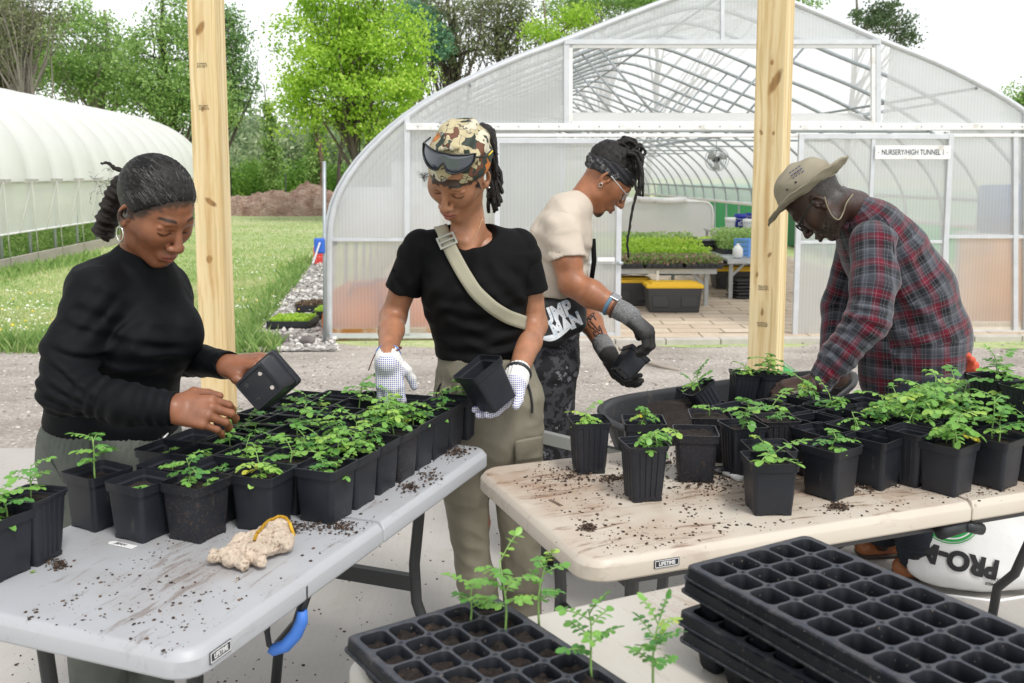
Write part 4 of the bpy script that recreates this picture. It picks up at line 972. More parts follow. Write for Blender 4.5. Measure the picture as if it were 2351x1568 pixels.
bucket('royal blue bucket with a white house mark between white buckets', 1697, 491, 528, 28, 19.0, m_bblue, True)
bucket('white bucket just left of the royal blue bucket', 1674, 499, 530, 24, 18.8, m_white)
bucket('white bucket partly hidden by the timber post, right of the blue one', 1716, 503, 532, 26, 18.7, m_white)
bucket('second blue bucket behind the right white bucket', 1718, 489, 512, 22, 19.6, m_bblue)
x0, x1 = U2(1632, 19)[0], U2(1760, 19)[0]; zt = W(1697, 530, 18.8)[2]
t = thing('back_bench', 'low bench carrying the buckets at the back of the greenhouse', 'bench', ((x0+x1)/2, 18.9, ZG)); MB().box((0, 0, zt-ZG-.02), (x1-x0, 1.8, .04)).build('bench_top', m_bench, t)
for s in (-1, 1):
    for q in (-1, 1): MB().box((s*((x1-x0)/2-.05), q*.8, (zt-ZG-.04)/2), (.05, .05, zt-ZG-.04)).build('leg', m_bench, t)
# small propagation cloche
cx0, cx1 = U2(1425, 21)[0], U2(1633, 21)[0]; zt = W(1500, 463, 21)[2]-ZG; t = thing('propagation_tunnel', 'small white plastic covered hoop frame behind the bench plants', 'small tunnel', ((cx0+cx1)/2, 21, ZG)); hw = (cx1-cx0)/2
def arch(k, y): return [(hw*k*(1 if c > 0 else -1)*min(1, abs(c)*1.0), y, z) for c, z in [(-1, 0), (-1, zt*.8), (-.97, zt*.92), (-.9, zt*.98), (-.8, zt), (0, zt*1.01), (.8, zt), (.9, zt*.98), (.97, zt*.92), (1, zt*.8), (1, 0)]]
V = []; 
for j in range(4): V += arch(1, j*.9)
link('plastic_cover', mesh_np('plastic_cover', [(0, 0, .3)]+V, [(0, 1+i, 2+i, 2+i) for i in range(10)]+[(1+j*11+i, 1+j*11+i+1, 1+(j+1)*11+i+1, 1+(j+1)*11+i) for j in range(3) for i in range(10)], mat_film('cloche_film', .12, (.86, .87, .87)), False), t)
for j in range(4): MB().tube(arch(1.01, j*.9-.02), .022, 6).build('frame_hoop', m_white, t)
MB().tube([(-hw*.75, -.05, zt+.06), (0, -.05, zt+.02), (hw*.4, -.05, zt+.04)], .07, 8).build('rolled_plastic', m_white, t)
# circulation fan
fp = W(1646, 366, 19); fan = thing('circulation_fan', 'round wire guarded fan hanging from the greenhouse roof', 'fan', tuple(fp), .25); fr_ = .225
for rr in (.3, .55, .8, 1): 
    for y_ in (-.07, .07): MB().tube([(fr_*rr*math.cos(a), y_*(1.2-rr*.4), fr_*rr*math.sin(a)) for a in np.linspace(0, 6.283, 30)[:-1]], .004 if rr < 1 else .007, 5, closed=True).build('guard_ring', m_galv, fan)
mb = MB()
for k in range(18):
    a = k*math.pi/9
    for y_ in (-1, 1): mb.tube([(.03*math.cos(a), y_*.084, .03*math.sin(a)), (fr_*math.cos(a), y_*.056, fr_*math.sin(a))], .0025, 4)
mb.build('guard_wires', m_galv, fan)
for k in range(3):
    a = k*2.094+.5; mb = MB(); ca, sa = math.cos(a), math.sin(a); P_ = []
    for rr, wd in ((.035, .02), (.1, .06), (.17, .085), (.2, .05)):
        for s in (-1, 1): P_.append((rr*ca-s*wd*sa, s*.02, rr*sa+s*wd*ca))
    mb.add(P_, [(0, 1, 3, 2), (2, 3, 5, 4), (4, 5, 7, 6)]); o = mb.build('blade', simple('fan_blade', (.50, .50, .48), .5) if k == 0 else bpy.data.materials['fan_blade'], fan); s_ = o.modifiers.new('s', 'SOLIDIFY'); s_.thickness = .004
MB().tube([(0, -.03, 0), (0, .13, 0)], .055, 12).build('motor', m_blk, fan)
MB().tube([(0, .05, .08), (.02, .05, .9)], .008, 6).build('hanger', m_galv, fan)
# yellow airline rope, rear items, shed outside
p = [gw(uu, 9+uu*.1, z_) for uu, z_ in ((-.6, 2.6), (-.75, 2.0), (-.95, 1.2), (-1.3, .9))]
tagp(MB().tube([tuple(q) for q in p], .008, 5).build('yellow_line', simple('yellow_cord', (.8, .6, .1), .6)), 'thin yellow line hanging from the greenhouse roof', 'cord')
a = np.array(gw(5.5, 17, 0)); t = thing('green_shed', 'bright green shed wall seen beyond the greenhouse side', 'shed', (a[0], a[1], ZG), GYAW)
MB().box((2.2, 3, .72), (4, 22, 1.44)).build('wall', simple('green_metal', (.02, .38, .13), .5, var=.15, vscale=2, stretch=(1, 6, .1)), t)
MB().box((.17, -3.5, .62), (.06, .9, 1.2)).build('door', simple('dark_green_door', (.01, .16, .06), .5), t)
# plywood sheets and barrel behind the right panels, orange machine behind the left panel
a, b = E(2196, 757, .35), E(2352, 545, .35); c = gw((a[0]+b[0])/2+.3, .35, (a[1]+b[1])/2)
m_ply = simple('plywood', (.74, .37, .13), .7, var=.22, vscale=3, stretch=(.5, 1, 2.5), dirt=(.30, .13, .05), dscale=6, dthr=.66)
t = thing('plywood_sheet', 'plywood sheet leaning inside the right end wall', 'plywood', tuple(c), GYAW); MB().box((0, 0, 0), (b[0]-a[0]+.6, .018, b[1]-a[1])).build('ply_panel', m_ply, t)
for q in (-.32, .1, .5): MB().box((q, .03, 0), (.09, .04, b[1]-a[1]-.02)).build('ply_batten', m_ply, t)
a = E(2296, 485, .8); c = gw(a[0], .8, 0); t = thing('blue_barrel', 'blue plastic drum behind the right end wall', 'barrel', (c[0], c[1], zpx(545)+ZG), 0); h_ = zpx(432)-zpx(545)+.03
MB().lathe((0, 0, 0), [(0, 0), (.24, 0), (.26, .04), (.26, h_*.3), (.27, h_*.33), (.26, h_*.36), (.26, h_*.66), (.27, h_*.69), (.26, h_*.72), (.26, h_*.94), (.22, h_), (0, h_)], 28).build('drum', simple('drum_blue', (.03, .16, .40), .45), t)
MB().lathe((.12, -.08, h_), [(0, .03), (.03, .03), (.03, 0)], 12).build('bung', m_white, t)
tb = thing('side_table', 'pale table carrying the blue drum inside the right end wall', 'table', (c[0], c[1], ZG)); zz = zpx(545); MB().box((0, .05, zz-.02), (.8, .6, .03)).build('table_top', m_white, tb)
for s in (-1, 1):
    for q in (-1, 1): MB().box((s*.36, q*.25+.05, (zz-.04)/2), (.04, .04, zz-.04)).build('leg', m_white, tb)
a, b = E(800, 766, .30), E(1010, 650, .30); c = gw((a[0]+b[0])/2, .56, 0)
t = thing('tiller', 'bright orange covered machine behind the left greenhouse panel', 'machine', tuple(c), GYAW); m_or = simple('orange_cover', (1.0, .27, .0), .6, var=.15, vscale=4, transl=.35)
V, Q = sdf_mesh([ecap((-.45, 0, .15), (.45, 0, .15), .45, .42, .45, .42, (0, 0, 1), k=.1), ell((.2, 0, .48), (.38, .28, .16), k=.15)], .05, lambda q: .02*vnoise(q, 6)); link('cover', mesh_np('cover', V, Q, m_or), t)
m_dkred = simple('dull_red_steel', (.25, .04, .03), .6)
MB().tube([(-.15, -.45, .0), (-.14, -.45, .45), (-.2, -.45, .62), (-.45, -.45, .60), (-.5, -.45, .48)], .025, 7).build('frame_tube', m_dkred, t)
MB().tube([(.0, -.44, .02), (.02, -.44, .66), (-.2, -.44, .66)], .03, 7).build('frame_tube', m_dkred, t)
a, b = E(800, 545, .25), E(930, 430, .25); c = gw((a[0]+b[0])/2+.15, .25, (a[1]+b[1])/2); t = thing('white_board', 'plain white boards stored behind the upper left panel', 'board', tuple(c), GYAW); MB().box((0, 0, 0), (b[0]-a[0]+.5, .02, b[1]-a[1])).build('board_sheet', m_white, t); MB().box((.2, -.02, .42), (.35, .015, .3)).build('board_offcut', m_white, t)
# garden hose on the road
hp = [(1395, 775), (1415, 800), (1425, 830), (1408, 862), (1385, 890), (1375, 905), (1320, 918), (1262, 922)]
tagp(MB().tube([tuple(G(x, y, zg(G(x, y, -.3)[1])+.02)) for x, y in hp], .022, 8).build('garden_hose', simple('tan_hose', (.40, .35, .29), .6)), 'tan hose lying on the gravel between the greenhouse and the tables', 'hose')
hp = [(1420, 800), (1445, 812), (1475, 828), (1520, 842), (1560, 850)]
tagp(MB().tube([tuple(G(x, y, zg(G(x, y, -.3)[1])+.02)) for x, y in hp], .016, 8).build('garden_hose', bpy.data.materials['tan_hose']), 'thinner hose running right from the tan hose behind the wheelbarrow', 'hose')
hp = [(1255, 968), (1300, 968), (1380, 962)]
tagp(MB().tube([tuple(G(x, y, zg(G(x, y, -.1)[1])+.02)) for x, y in hp], .018, 8).build('garden_hose', m_blk), 'dark hose on the gravel behind the white table corner', 'hose')
# ------------------------------------------------------------ folding tables
TT = .74
def mat_table(name, base, stain, amt, seed, st2=None, spot=None):
    m, nt, out = nodes(name); tc = tcoord(nt); mp = N(nt, 'Mapping'); mp.inputs['Location'].default_value = (seed, seed*2, 0); nt.links.new(tc, mp.inputs[0]); v = mp.outputs[0]
    w_ = N(nt, 'TexNoise', Scale=3.0, Detail=3.0); nt.links.new(v, w_.inputs[0]); ad = nt.nodes.new('ShaderNodeVectorMath'); ad.operation = 'MULTIPLY_ADD'; nt.links.new(w_.outputs['Color'], ad.inputs[0]); ad.inputs[1].default_value = (.35, .35, 0); nt.links.new(v, ad.inputs[2])
    ad.inputs[1].default_value = (.12, .12, 0)
    zone = noise_(nt, v, 2.2, 4, .6); gm = N(nt, 'NewGeometry'); sx = N(nt, 'SeparateXYZ'); nt.links.new(gm.outputs['Normal'], sx.inputs[0]); flat = ramp_(nt, sx.outputs['Z'], [(.80, .25), (.99, 1.0)])
    if spot: vm = N(nt, 'Mapping', vector_type='TEXTURE'); vm.inputs['Location'].default_value = (spot[0], spot[1], 0); vm.inputs['Scale'].default_value = (spot[2], spot[3], 9); nt.links.new(tc, vm.inputs[0]); vl = nt.nodes.new('ShaderNodeVectorMath'); vl.operation = 'LENGTH'; nt.links.new(vm.outputs[0], vl.inputs[0]); zone = math_(nt, 'ADD', zone, ramp_(nt, vl.outputs['Value'], [(0, .16), (1, 0.0)]))
    c = mix_(nt, ramp_(nt, noise_(nt, v, 1.6, 4), [(.3, 0.0), (.7, .5)]), base, tuple(q*.93 for q in base))
    s1 = noise_(nt, ad.outputs[0], 7, 10, .78); f1 = math_(nt, 'MULTIPLY', ramp_(nt, zone, [(.46, 0.0), (.64, .9*amt)]), ramp_(nt, s1, [(.35, .35), (.62, 1.0)]))
    c = mix_(nt, math_(nt, 'MULTIPLY', f1, flat), c, stain)
    sm = noise_(nt, ad.outputs[0], 30, 8, .72, (.22, 1.6, 1)); c = mix_(nt, math_(nt, 'MULTIPLY', flat, ramp_(nt, math_(nt, 'MULTIPLY', sm, math_(nt, 'ADD', zone, .5)), [(.58-.02*amt, 0.0), (.66-.02*amt, .8*amt)])), c, st2 or stain)
    s3 = noise_(nt, v, 24, 8, .75, (1.5, .5, 1)); c = mix_(nt, math_(nt, 'MULTIPLY', flat, ramp_(nt, s3, [(.64, 0.0), (.70, .6*amt)])), c, (.12, .08, .055))
    sp = noise_(nt, v, 150, 2, .5); c = mix_(nt, ramp_(nt, math_(nt, 'MULTIPLY', sp, math_(nt, 'ADD', zone, .45)), [(.70, 0.0), (.76, .9)]), c, (.09, .055, .035))
    finish(nt, out, c, .42, bump=noise_(nt, v, 260, 2), bstr=.12, bdist=.001); return m
def rrect(x0, x1, y0, y1, r, n=7, rs=None):
    rs = rs or [r]*4; P_ = []
    for (cx, cy, a0, q) in ((x1, y1, 0, rs[0]), (x0, y1, 90, rs[1]), (x0, y0, 180, rs[2]), (x1, y0, 270, rs[3])):
        sx = 1 if cx == x1 else -1; sy = 1 if cy == y1 else -1
        for i in range(n):
            a = R_(a0+90*i/(n-1)); P_.append((cx-sx*q+q*math.cos(a), cy-sy*q+q*math.sin(a)))
    return P_
def slab_rings(mb, loops, m=0, close_top=True, close_bot=False):
    n = len(loops[0]); V = [p for l in loops for p in l]; F = []
    for k in range(len(loops)-1):
        for i in range(n): F.append((k*n+i, k*n+(i+1) % n, (k+1)*n+(i+1) % n, (k+1)*n+i))
    if close_top: F.append(tuple((len(loops)-1)*n+i for i in range(n)))
    if close_bot: F.append(tuple(reversed(range(n))))
    mb.add(V, F, m)
def table(label, O, d, n, L, Wd, mat, legmat, seams=True, rcorner=.05, legs=(0, 1), name='folding_table'):
    """O: corner, d: long direction, n: width direction"""
    ang = math.atan2(d[1], d[0]); c = A3(O)+A3(d)*L/2+A3(n)*Wd/2; t = thing(name, label, 'table', (c[0], c[1], 0), ang)
    sgn = 1 if (d[0]*n[1]-d[1]*n[0]) > 0 else -1
    half = [(-L/2, -.0015), (.0015, L/2)] if seams else [(-L/2, L/2)]
    for hi, (x0, x1) in enumerate(half):
        rs = [rcorner if (x1 > 0.01 or not seams) else .004, rcorner if (x0 < -.01 or not seams) else .004]; rs = [rs[0], rs[1], rs[1], rs[0]]
        mb = MB(); loops = []
        for z_, ins in ((TT-.044, .008), (TT-.0435, .002), (TT-.040, .0), (TT-.0150, .0), (TT-.0125, .0012), (TT-.0035, .0075), (TT-.0008, .011), (TT, .016)):
            loops.append([(x, y, z_) for x, y in rrect(x0+(ins if x0 < -.01 or not seams else min(ins, .004)), x1-(ins if x1 > .01 or not seams else min(ins, .004)), -Wd/2+ins, Wd/2-ins, .03, 7, [max(q-ins*.6, .002) for q in rs])])
        slab_rings(mb, loops, 0, True, True); o_ = mb.build('table_half' if seams else 'table_top', mat, t); o_.data.set_sharp_from_angle(angle=R_(28))
    mb = MB(); 
    for s in (-1, 1): mb.bar((-L/2+.12, s*(Wd/2-.06), TT-.062), (L/2-.12, s*(Wd/2-.06), TT-.062), .03, .024)
    for s in (-1, 1): MB().bar((-L/2+.12, s*(Wd/2-.06), TT-.062), (L/2-.12, s*(Wd/2-.06), TT-.062), .03, .024).build('side_rail', legmat, t)
    for e in legs:
        xe = (L/2-.17) if e else (-L/2+.17)
        w0, w1, w2 = Wd/2-.10, Wd*.16, Wd/2-.02
        for s in (-1, 1):
            MB().tube([(xe, s*(w0-.03), TT-.05), (xe, s*(w0-.035), TT-.15), (xe, s*(w0-.05), TT-.28), (xe, s*(w0-.045), TT-.38), (xe, s*(w0-.0), TT-.50), (xe, s*(w2-.02), .17), (xe, s*w2, .012)], .0145, 10).build('leg', legmat, t)
            MB().tube([(xe, s*(w2-.002), .03), (xe, s*w2, 0.0)], .018, 10).build('foot_cap', m_blk, t)
        MB().bar((xe, -(w0-.05), TT-.33), (xe, (w0-.05), TT-.33), .022, .04).build('leg_crossbar', legmat, t)
        MB().bar((xe, -(w0-.035), TT-.12), (xe, (w0-.035), TT-.12), .02, .02).build('leg_crossbar', legmat, t)
        MB().tube([(xe*.98, 0, TT-.13), (xe*.4, 0, TT-.07)], .009, 8).build('hinge_strut', legmat, t)
    return t, (lambda x, y, z=TT: A3((c[0], c[1], 0))+A3((d[0], d[1], 0))*x+A3((math.cos(ang+math.pi/2), math.sin(ang+math.pi/2), 0))*y+np.array([0, 0, z]))
m_leg = simple('black_powder_coat', (.03, .032, .034), .45, dirt=(.22, .17, .12), dscale=30, dthr=.66)
m_leg2 = simple('bronze_powder_coat', (.075, .075, .078), .4, .3, dirt=(.2, .16, .12), dscale=30, dthr=.7)
mt_gray = mat_table('grey_table_plastic', (.435, .445, .465), (.30, .27, .25), .75, 0, (.16, .11, .08))
mt_cream = mat_table('cream_table_plastic', (.60, .535, .45), (.36, .225, .14), 1.0, 3.3, (.20, .11, .065), (-.38, -.06, .62, .30))
mt_white = mat_table('white_table_plastic', (.60, .57, .51), (.36, .25, .17), .5, 7.1)
A_ = G(436, 1535, TT-.02); B_ = G(1131, 1026, TT)
A_ = G(436, 1512, TT); dG = nz([B_[0]-A_[0], B_[1]-A_[1], 0]); nG = np.array([-dG[1], dG[0], 0]); LG = np.linalg.norm((B_-A_)[:2])
tg, TGf = table('light grey folding table crowded with square pots, cream glove lying on it', A_, dG, nG, LG, .61, mt_gray, m_leg)
C_ = G(1345, 1296, TT); D_ = G(1110, 1072, TT); S_ = G(2234, 1153, TT); dW = nz([S_[0]-C_[0], S_[1]-C_[1], 0]); nW = np.array([-dW[1], dW[0], 0]); LW = 2*float((S_-C_)@dW)
tw_, TWf = table('soil stained cream folding table on the right, seedling pots along its back', C_, dW, nW, LW, .64, mt_cream, m_leg2, rcorner=.06)
F1 = G(1240, 1402, TT); F2 = G(1560, 1336, TT); dF = nz([F2[0]-F1[0], F2[1]-F1[1], 0]); nF = np.array([dF[1], -dF[0], 0]); O_ = F1-dF*.245
tf, TFf = table('off white table in the foreground under the black cell trays', O_+dF*.72, nF, -dF, 1.5, .81, mt_white, m_leg2, seams=False, legs=(1,))
def label_plate(txt, org, x, y, wd, ht, par):
    M = frame(org, x, y); mb = MB()
    o = link('maker_label', mesh_np('maker_label', [tuple(M @ Vector((sx*wd/2, sy*ht/2, zz))) for zz in (0, .0012) for sx, sy in ((-1, -1), (1, -1), (1, 1), (-1, 1))], [(3, 2, 1, 0), (4, 5, 6, 7), (0, 1, 5, 4), (1, 2, 6, 5), (2, 3, 7, 6), (3, 0, 4, 7)], m_blk, False), par, True)
    mb = MB()
    for a, b in (((-1, -1), (1, -1)), ((1, -1), (1, 1)), ((1, 1), (-1, 1)), ((-1, 1), (-1, -1))): mb.bar(tuple(M @ Vector((a[0]*wd*.46, a[1]*ht*.40, .0016))), tuple(M @ Vector((b[0]*wd*.46, b[1]*ht*.40, .0016))), .0012, .0012)
    mb.build('label_border', m_pale, o, world=True)
    put_text('lettering', txt, ht*.62, m_pale, M @ Matrix.Translation((0, -ht*.02, .0018)), o, .0004, wd*.84/(ht*.62*len(txt)*.62))
m_pale = simple('pale_print', (.72, .72, .72), .5)
up = Vector((0, 0, 1))
sg_ = -nG
p = G(490, 1492, TT-.022); p = A_+dG*float((p-A_)@dG)-nG*.0006; label_plate('LIFETIME', (p[0], p[1], TT-.022), Vector(dG), up, .052, .019, tg)
p = G(1524, 1287, TT-.022); p = C_+dW*float((p-C_)@dW)-nW*.0006; label_plate('LIFETIME', (p[0], p[1], TT-.022), Vector(dW), up, .055, .016, tw_)
# worn moulded stamp on the cream table top
p = G(1275, 1154, TT+.0008); q = G(1298, 1166, TT+.0008); put_text('worn_stamp', 'LIFETIME', .012, simple('worn_ink', (.16, .11, .08), .7), frame(tuple(p), Vector(q-p), Vector(nz(np.cross([0, 0, 1], q-p)))), tw_, .0005)
# folding knob under the seam of the cream table
p = G(2245, 1195, TT-.075); MB().tube([tuple(S_-[0, 0, .06]-nW*-.02), tuple(S_-[0, 0, .075]+dW*.05+nW*.02)], .014, 10).build('hinge_knob', m_blk, tw_, world=True)
MB().tube([tuple(S_+nW*.02-[0, 0, .065]-dW*.07), tuple(S_+nW*.03-[0, 0, .06]+dW*.03)], .018, 10).build('hinge_lock', m_blk, tw_, world=True)
# blue padded strap handle hanging under the grey table
hb = G(640, 1380, TT-.05); hp_ = A_+dG*float((hb-A_)@dG)+nG*.03; 
def hpnt(px, py): return W(px, py, hp_[1]+.0)
t = thing('strap_handle', 'blue padded handle on a black strap hanging under the grey table', 'handle', tuple(W(655, 1450, hp_[1])))
Yh = float(hp_[1]); MB().tube([tuple(W(x, y, Yh)) for x, y in ((700, 1345), (700, 1385), (690, 1405))], .0055, 8).build('strap', m_blk, t, world=True)
MB().tube([tuple(W(x, y, Yh)) for x, y in ((616, 1415), (613, 1450), (618, 1480), (630, 1490))], .0055, 8).build('strap', m_blk, t, world=True)
MB().tube([tuple(W(x, y, Yh)) for x, y in ((694, 1402), (693, 1425), (680, 1455), (655, 1483), (626, 1492), (618, 1488))], [.0095, .0115, .0122, .012, .011, .008], 14).build('foam_grip', simple('blue_foam', (.06, .20, .66), .55, var=.1), t, world=True)

# ------------------------------------------------------------ pots
def pot_mesh(kind):
    """square moulded pot; smooth (band rim, feet) or ribbed (taller, narrow rim)"""
    mb = MB(); n = 6
    if kind == 'smooth': H_, T_, B_2, rim, rr = .116, .0520, .041, .018, .010
    else: H_, T_, B_2, rim, rr = .128, .0475, .035, .007, .012
    def loop(h, z, r):
        P_ = rrect(-h, h, -h, h, r, n); 
        return [(x, y, z) for x, y in P_]
    hw = lambda z: B_2+(T_-.004-B_2)*z/H_
    Ls = [loop(B_2-.006, .0045, rr*.7), loop(B_2-.001, .004, rr*.8), loop(B_2, .008, rr)]
    for z_ in (.03, .06, H_-rim-.001): Ls.append(loop(hw(z_), z_, rr))
    Ls += [loop(T_-.0015, H_-rim, rr), loop(T_, H_-.001, rr), loop(T_+.0005, H_, rr), loop(T_-.0025, H_, rr*.9), loop(T_-.003, H_-.012, rr*.9), loop(hw(H_-.02)-.0035, H_-.015, rr*.9), loop(hw(.03)-.003, .02, rr*.8)]
    # wavy foot: notches in the lowest ring
    N_ = len(Ls[0]); V = [p for l in Ls for p in l]
    if kind != 'smooth':
        for li in range(2, 6):
            for i in range(N_):
                pass
    F = []
    for k in range(len(Ls)-1):
        for i in range(N_): F.append((k*N_+i, k*N_+(i+1) % N_, (k+1)*N_+(i+1) % N_, (k+1)*N_+i))
    F.append(tuple((len(Ls)-1)*N_+i for i in range(N_))); F.append(tuple(reversed(range(N_))))
    mb.add(V, F)
    # corner feet
    for sx in (-1, 1):
        for sy in (-1, 1):
            q = B_2-.012; l1 = [(sx*q+x, sy*q+y, .0) for x, y in rrect(-.0105, .0105, -.0105, .0105, .004, 4)]; l2 = [(sx*(q-.0005)+x, sy*(q-.0005)+y, .0075) for x, y in rrect(-.0115, .0115, -.0115, .0115, .004, 4)]
            slab_rings(mb, [l1, l2], 0, True, True)
    if kind != 'smooth':
        for s in range(4):
            a = s*math.pi/2; ca, sa = math.cos(a), math.sin(a)
            for u_ in (-.021, -.007, .007, .021):
                V = []
                for z_, hh in ((.012, hw(.012)), (H_-rim-.002, hw(H_-rim))):
                    for du, dy in ((-.003, -.0005), (.003, -.0005), (.0018, .0022), (-.0018, .0022)): x, y = u_*(.8+.25*z_/H_)+du, hh+dy; V.append((x*ca-y*sa, x*sa+y*ca, z_))
                mb.add(V, [(0, 1, 2, 3), (7, 6, 5, 4), (0, 4, 5, 1), (1, 5, 6, 2), (2, 6, 7, 3), (3, 7, 4, 0)], 0, False)
    return mb, H_, T_, hw
def mat_pot(name, muddy):
    m, nt, out = nodes(name); tc = tcoord(nt); oi = N(nt, 'ObjectInfo'); ad = nt.nodes.new('ShaderNodeVectorMath'); ad.operation = 'ADD'; nt.links.new(tc, ad.inputs[0]); nt.links.new(oi.outputs['Location'], ad.inputs[1]); v = ad.outputs[0]
    c = ramp_(nt, noise_(nt, v, 9, 5, .6), [(.3, (.015, .0165, .022)), (.75, (.026, .028, .035))])
    sc = noise_(nt, v, 26, 8, .75, (1, 1, .3)); c = mix_(nt, ramp_(nt, sc, [(.62, 0.0), (.74, .5)]), c, (.12, .10, .085))
    sp = noise_(nt, v, 210, 3, .6); thr = .56 if muddy else .70
    c = mix_(nt, ramp_(nt, sp, [(thr, 0.0), (thr+.10, .8)]), c, (.085, .055, .038))
    r = ramp_(nt, noise_(nt, v, 12, 5), [(.3, .32), (.7, .50)]); finish(nt, out, c, r, spec=.32, bump=noise_(nt, v, 40, 3), bstr=.06, bdist=.002); return m
m_pot, m_potm = mat_pot('pot_plastic', False), mat_pot('muddy_pot_plastic', True)
POTS = {}
for kd in ('smooth', 'ribbed'):
    for mm in (0, 1):
        mb, H_, T_, hw = pot_mesh(kd); me = bpy.data.meshes.new('pot_body'); me.from_pydata(mb.v, [], mb.f); me.materials.append(m_potm if mm else m_pot); me.polygons.foreach_set('use_smooth', [len(f) == 4 for f in mb.f]); me.update(); me.set_sharp_from_angle(angle=R_(38)); POTS[kd, mm] = (me, H_, T_, hw)
SOILS = []
def soil_mesh(hw, full, seed):
    r = np.random.RandomState(seed); n = 12; V = []
    for j in range(n):
        for i in range(n):
            x = -hw+2*hw*i/(n-1); y = -hw+2*hw*j/(n-1); V.append((x, y, .006*math.cos(x/hw*1.4)*math.cos(y/hw*1.4)))
    V = np.array(V); V[:, 2] += .004*vnoise(V+seed, 90)+.005*vnoise(V+seed, 40)
    F = [(j*n+i, j*n+i+1, (j+1)*n+i+1, (j+1)*n+i) for j in range(n-1) for i in range(n-1)]; return mesh_np('soil', V, F, m_soilp, False)
for i in range(3): SOILS.append(soil_mesh(.0425, 0, i*7+1))
SOIL_R = soil_mesh(.0355, 0, 55)
# seedling: a thin stem with compound leaves of rounded leaflets
m_stem = simple('seedling_stem', (.22, .38, .10), .6, var=.2)
m_leaflet = None
def mat_leaflet():
    m, nt, out = nodes('seedling_leaflet'); f = attr_(nt, 'v'); c = ramp_(nt, f, [(0, (.06, .19, .06)), (.4, (.12, .33, .07)), (.75, (.27, .52, .10)), (.92, (.42, .60, .12)), (1, (.72, .62, .06))])
    finish(nt, out, c, .42, spec=.5, transl=.3); return m
m_leaflet = mat_leaflet()
LF2 = [(0, 0, 0), (.30, .30, .05), (.42, .62, .06), (.26, .93, .03), (0, 1.06, 0), (-.26, .93, .03), (-.42, .62, .06), (-.30, .30, .05)]
def seedling(seed, h, nleaf, sz, lean=0.0, tone=.45, droop=.3, parent=None, yellow=0, wide=1.0, loc=(0, 0, 0)):
    r = random.Random(seed); mb = MB(); LV, LFc, LA = [], [], []
    az0 = r.random()*6.28; pts = []
    for i in range(7):
        t = i/6; pts.append(Vector((lean*h*t*t*math.cos(az0)+.02*h*math.sin(t*5+seed), lean*h*t*t*math.sin(az0)+.02*h*math.cos(t*4+seed), h*t*(1-.25*abs(lean)*t))))
    mb.tube(pts, [.0016*(1-.5*i/6)*(1+h*2) for i in range(7)], 6)
    def leaflet(p, d, s, tn):
        d = d.normalized(); up_ = Vector((r.gauss(0, .35), r.gauss(0, .35), 1)); side = d.cross(up_).normalized(); nrm = side.cross(d).normalized()
        b = len(LV); cup = .5+.6*r.random()
        for x, y, z in LF2: LV.append(tuple(p+side*(x*s*.95*wide)+d*(y*s)+nrm*(z*s*cup*2-.10*s*y*y)))
        LV.append(tuple(p+d*(.55*s)-nrm*(.03*s)))
        for i in range(8): LFc.append((b+i, b+(i+1) % 8, b+8))
        LA.extend([tn]*9)
    for k in range(nleaf):
        t = .35+.65*(k+.5)/nleaf; i0 = min(int(t*6), 5); p = pts[i0].lerp(pts[i0+1], t*6-i0); a = az0+k*2.4+r.gauss(0, .3); L = sz*(2.0+1.0*r.random())*(.85+.25*t)
        el = .75-.9*droop+r.gauss(0, .15)+.4*(t > .9); d = Vector((math.cos(a)*math.cos(el), math.sin(a)*math.cos(el), math.sin(el))); rp = [p]
        nseg = 4
        for s_ in range(nseg): d = (d+Vector((0, 0, -.11-.16*droop))).normalized(); rp.append(rp[-1]+d*(L/nseg))
        mb.tube(rp, [.0011]*5, 4); tn = min(1, max(0, tone+r.gauss(0, .14)+.12*(t > .8))); side = d.cross(Vector((0, 0, 1))).normalized()
        if yellow and k == 0: tn = 1
        for s_ in range(1, nseg+1):
            for q in (-1, 1):
                if r.random() < .08: continue
                leaflet(rp[s_], side*q+d*.25+Vector((0, 0, -.25*droop+.15*r.random())), sz*(.72+.4*r.random()), min(1, tn+r.gauss(0, .05)))
        leaflet(rp[-1], d, sz*(1+.3*r.random()), tn)
    n0 = len(mb.v); V = mb.v+LV; me = bpy.data.meshes.new('seedling'); me.from_pydata(V, [], mb.f+[tuple(n0+i for i in f) for f in LFc]); me.materials.append(m_stem); me.materials.append(m_leaflet)
    me.polygons.foreach_set('material_index', [0]*len(mb.f)+[1]*len(LFc)); me.polygons.foreach_set('use_smooth', [True]*len(me.polygons)); at = me.attributes.new('v', 'FLOAT', 'POINT'); at.data.foreach_set('value', [.3]*n0+LA); me.update(); return me
SEED = {}
for i in range(10): SEED['m%d' % i] = seedling(i+1, .030+.019*(i % 4), 4+i % 4, .0135+.0022*(i % 3), .15+.1*(i % 3), .40+.05*(i % 5), .35)
for i in range(6): SEED['b%d' % i] = seedling(40+i, .05+.009*i, 8+i % 3, .0155, .2, .62, .5, yellow=(i == 2))
for i in range(4): SEED['t%d' % i] = seedling(60+i, .016+.004*i, 3, .0095, .2, .5, .3)
for i in range(3): SEED['w%d' % i] = seedling(80+i, .05+.012*i, 6, .011, .55, .62, .7)
pot_n = [0]
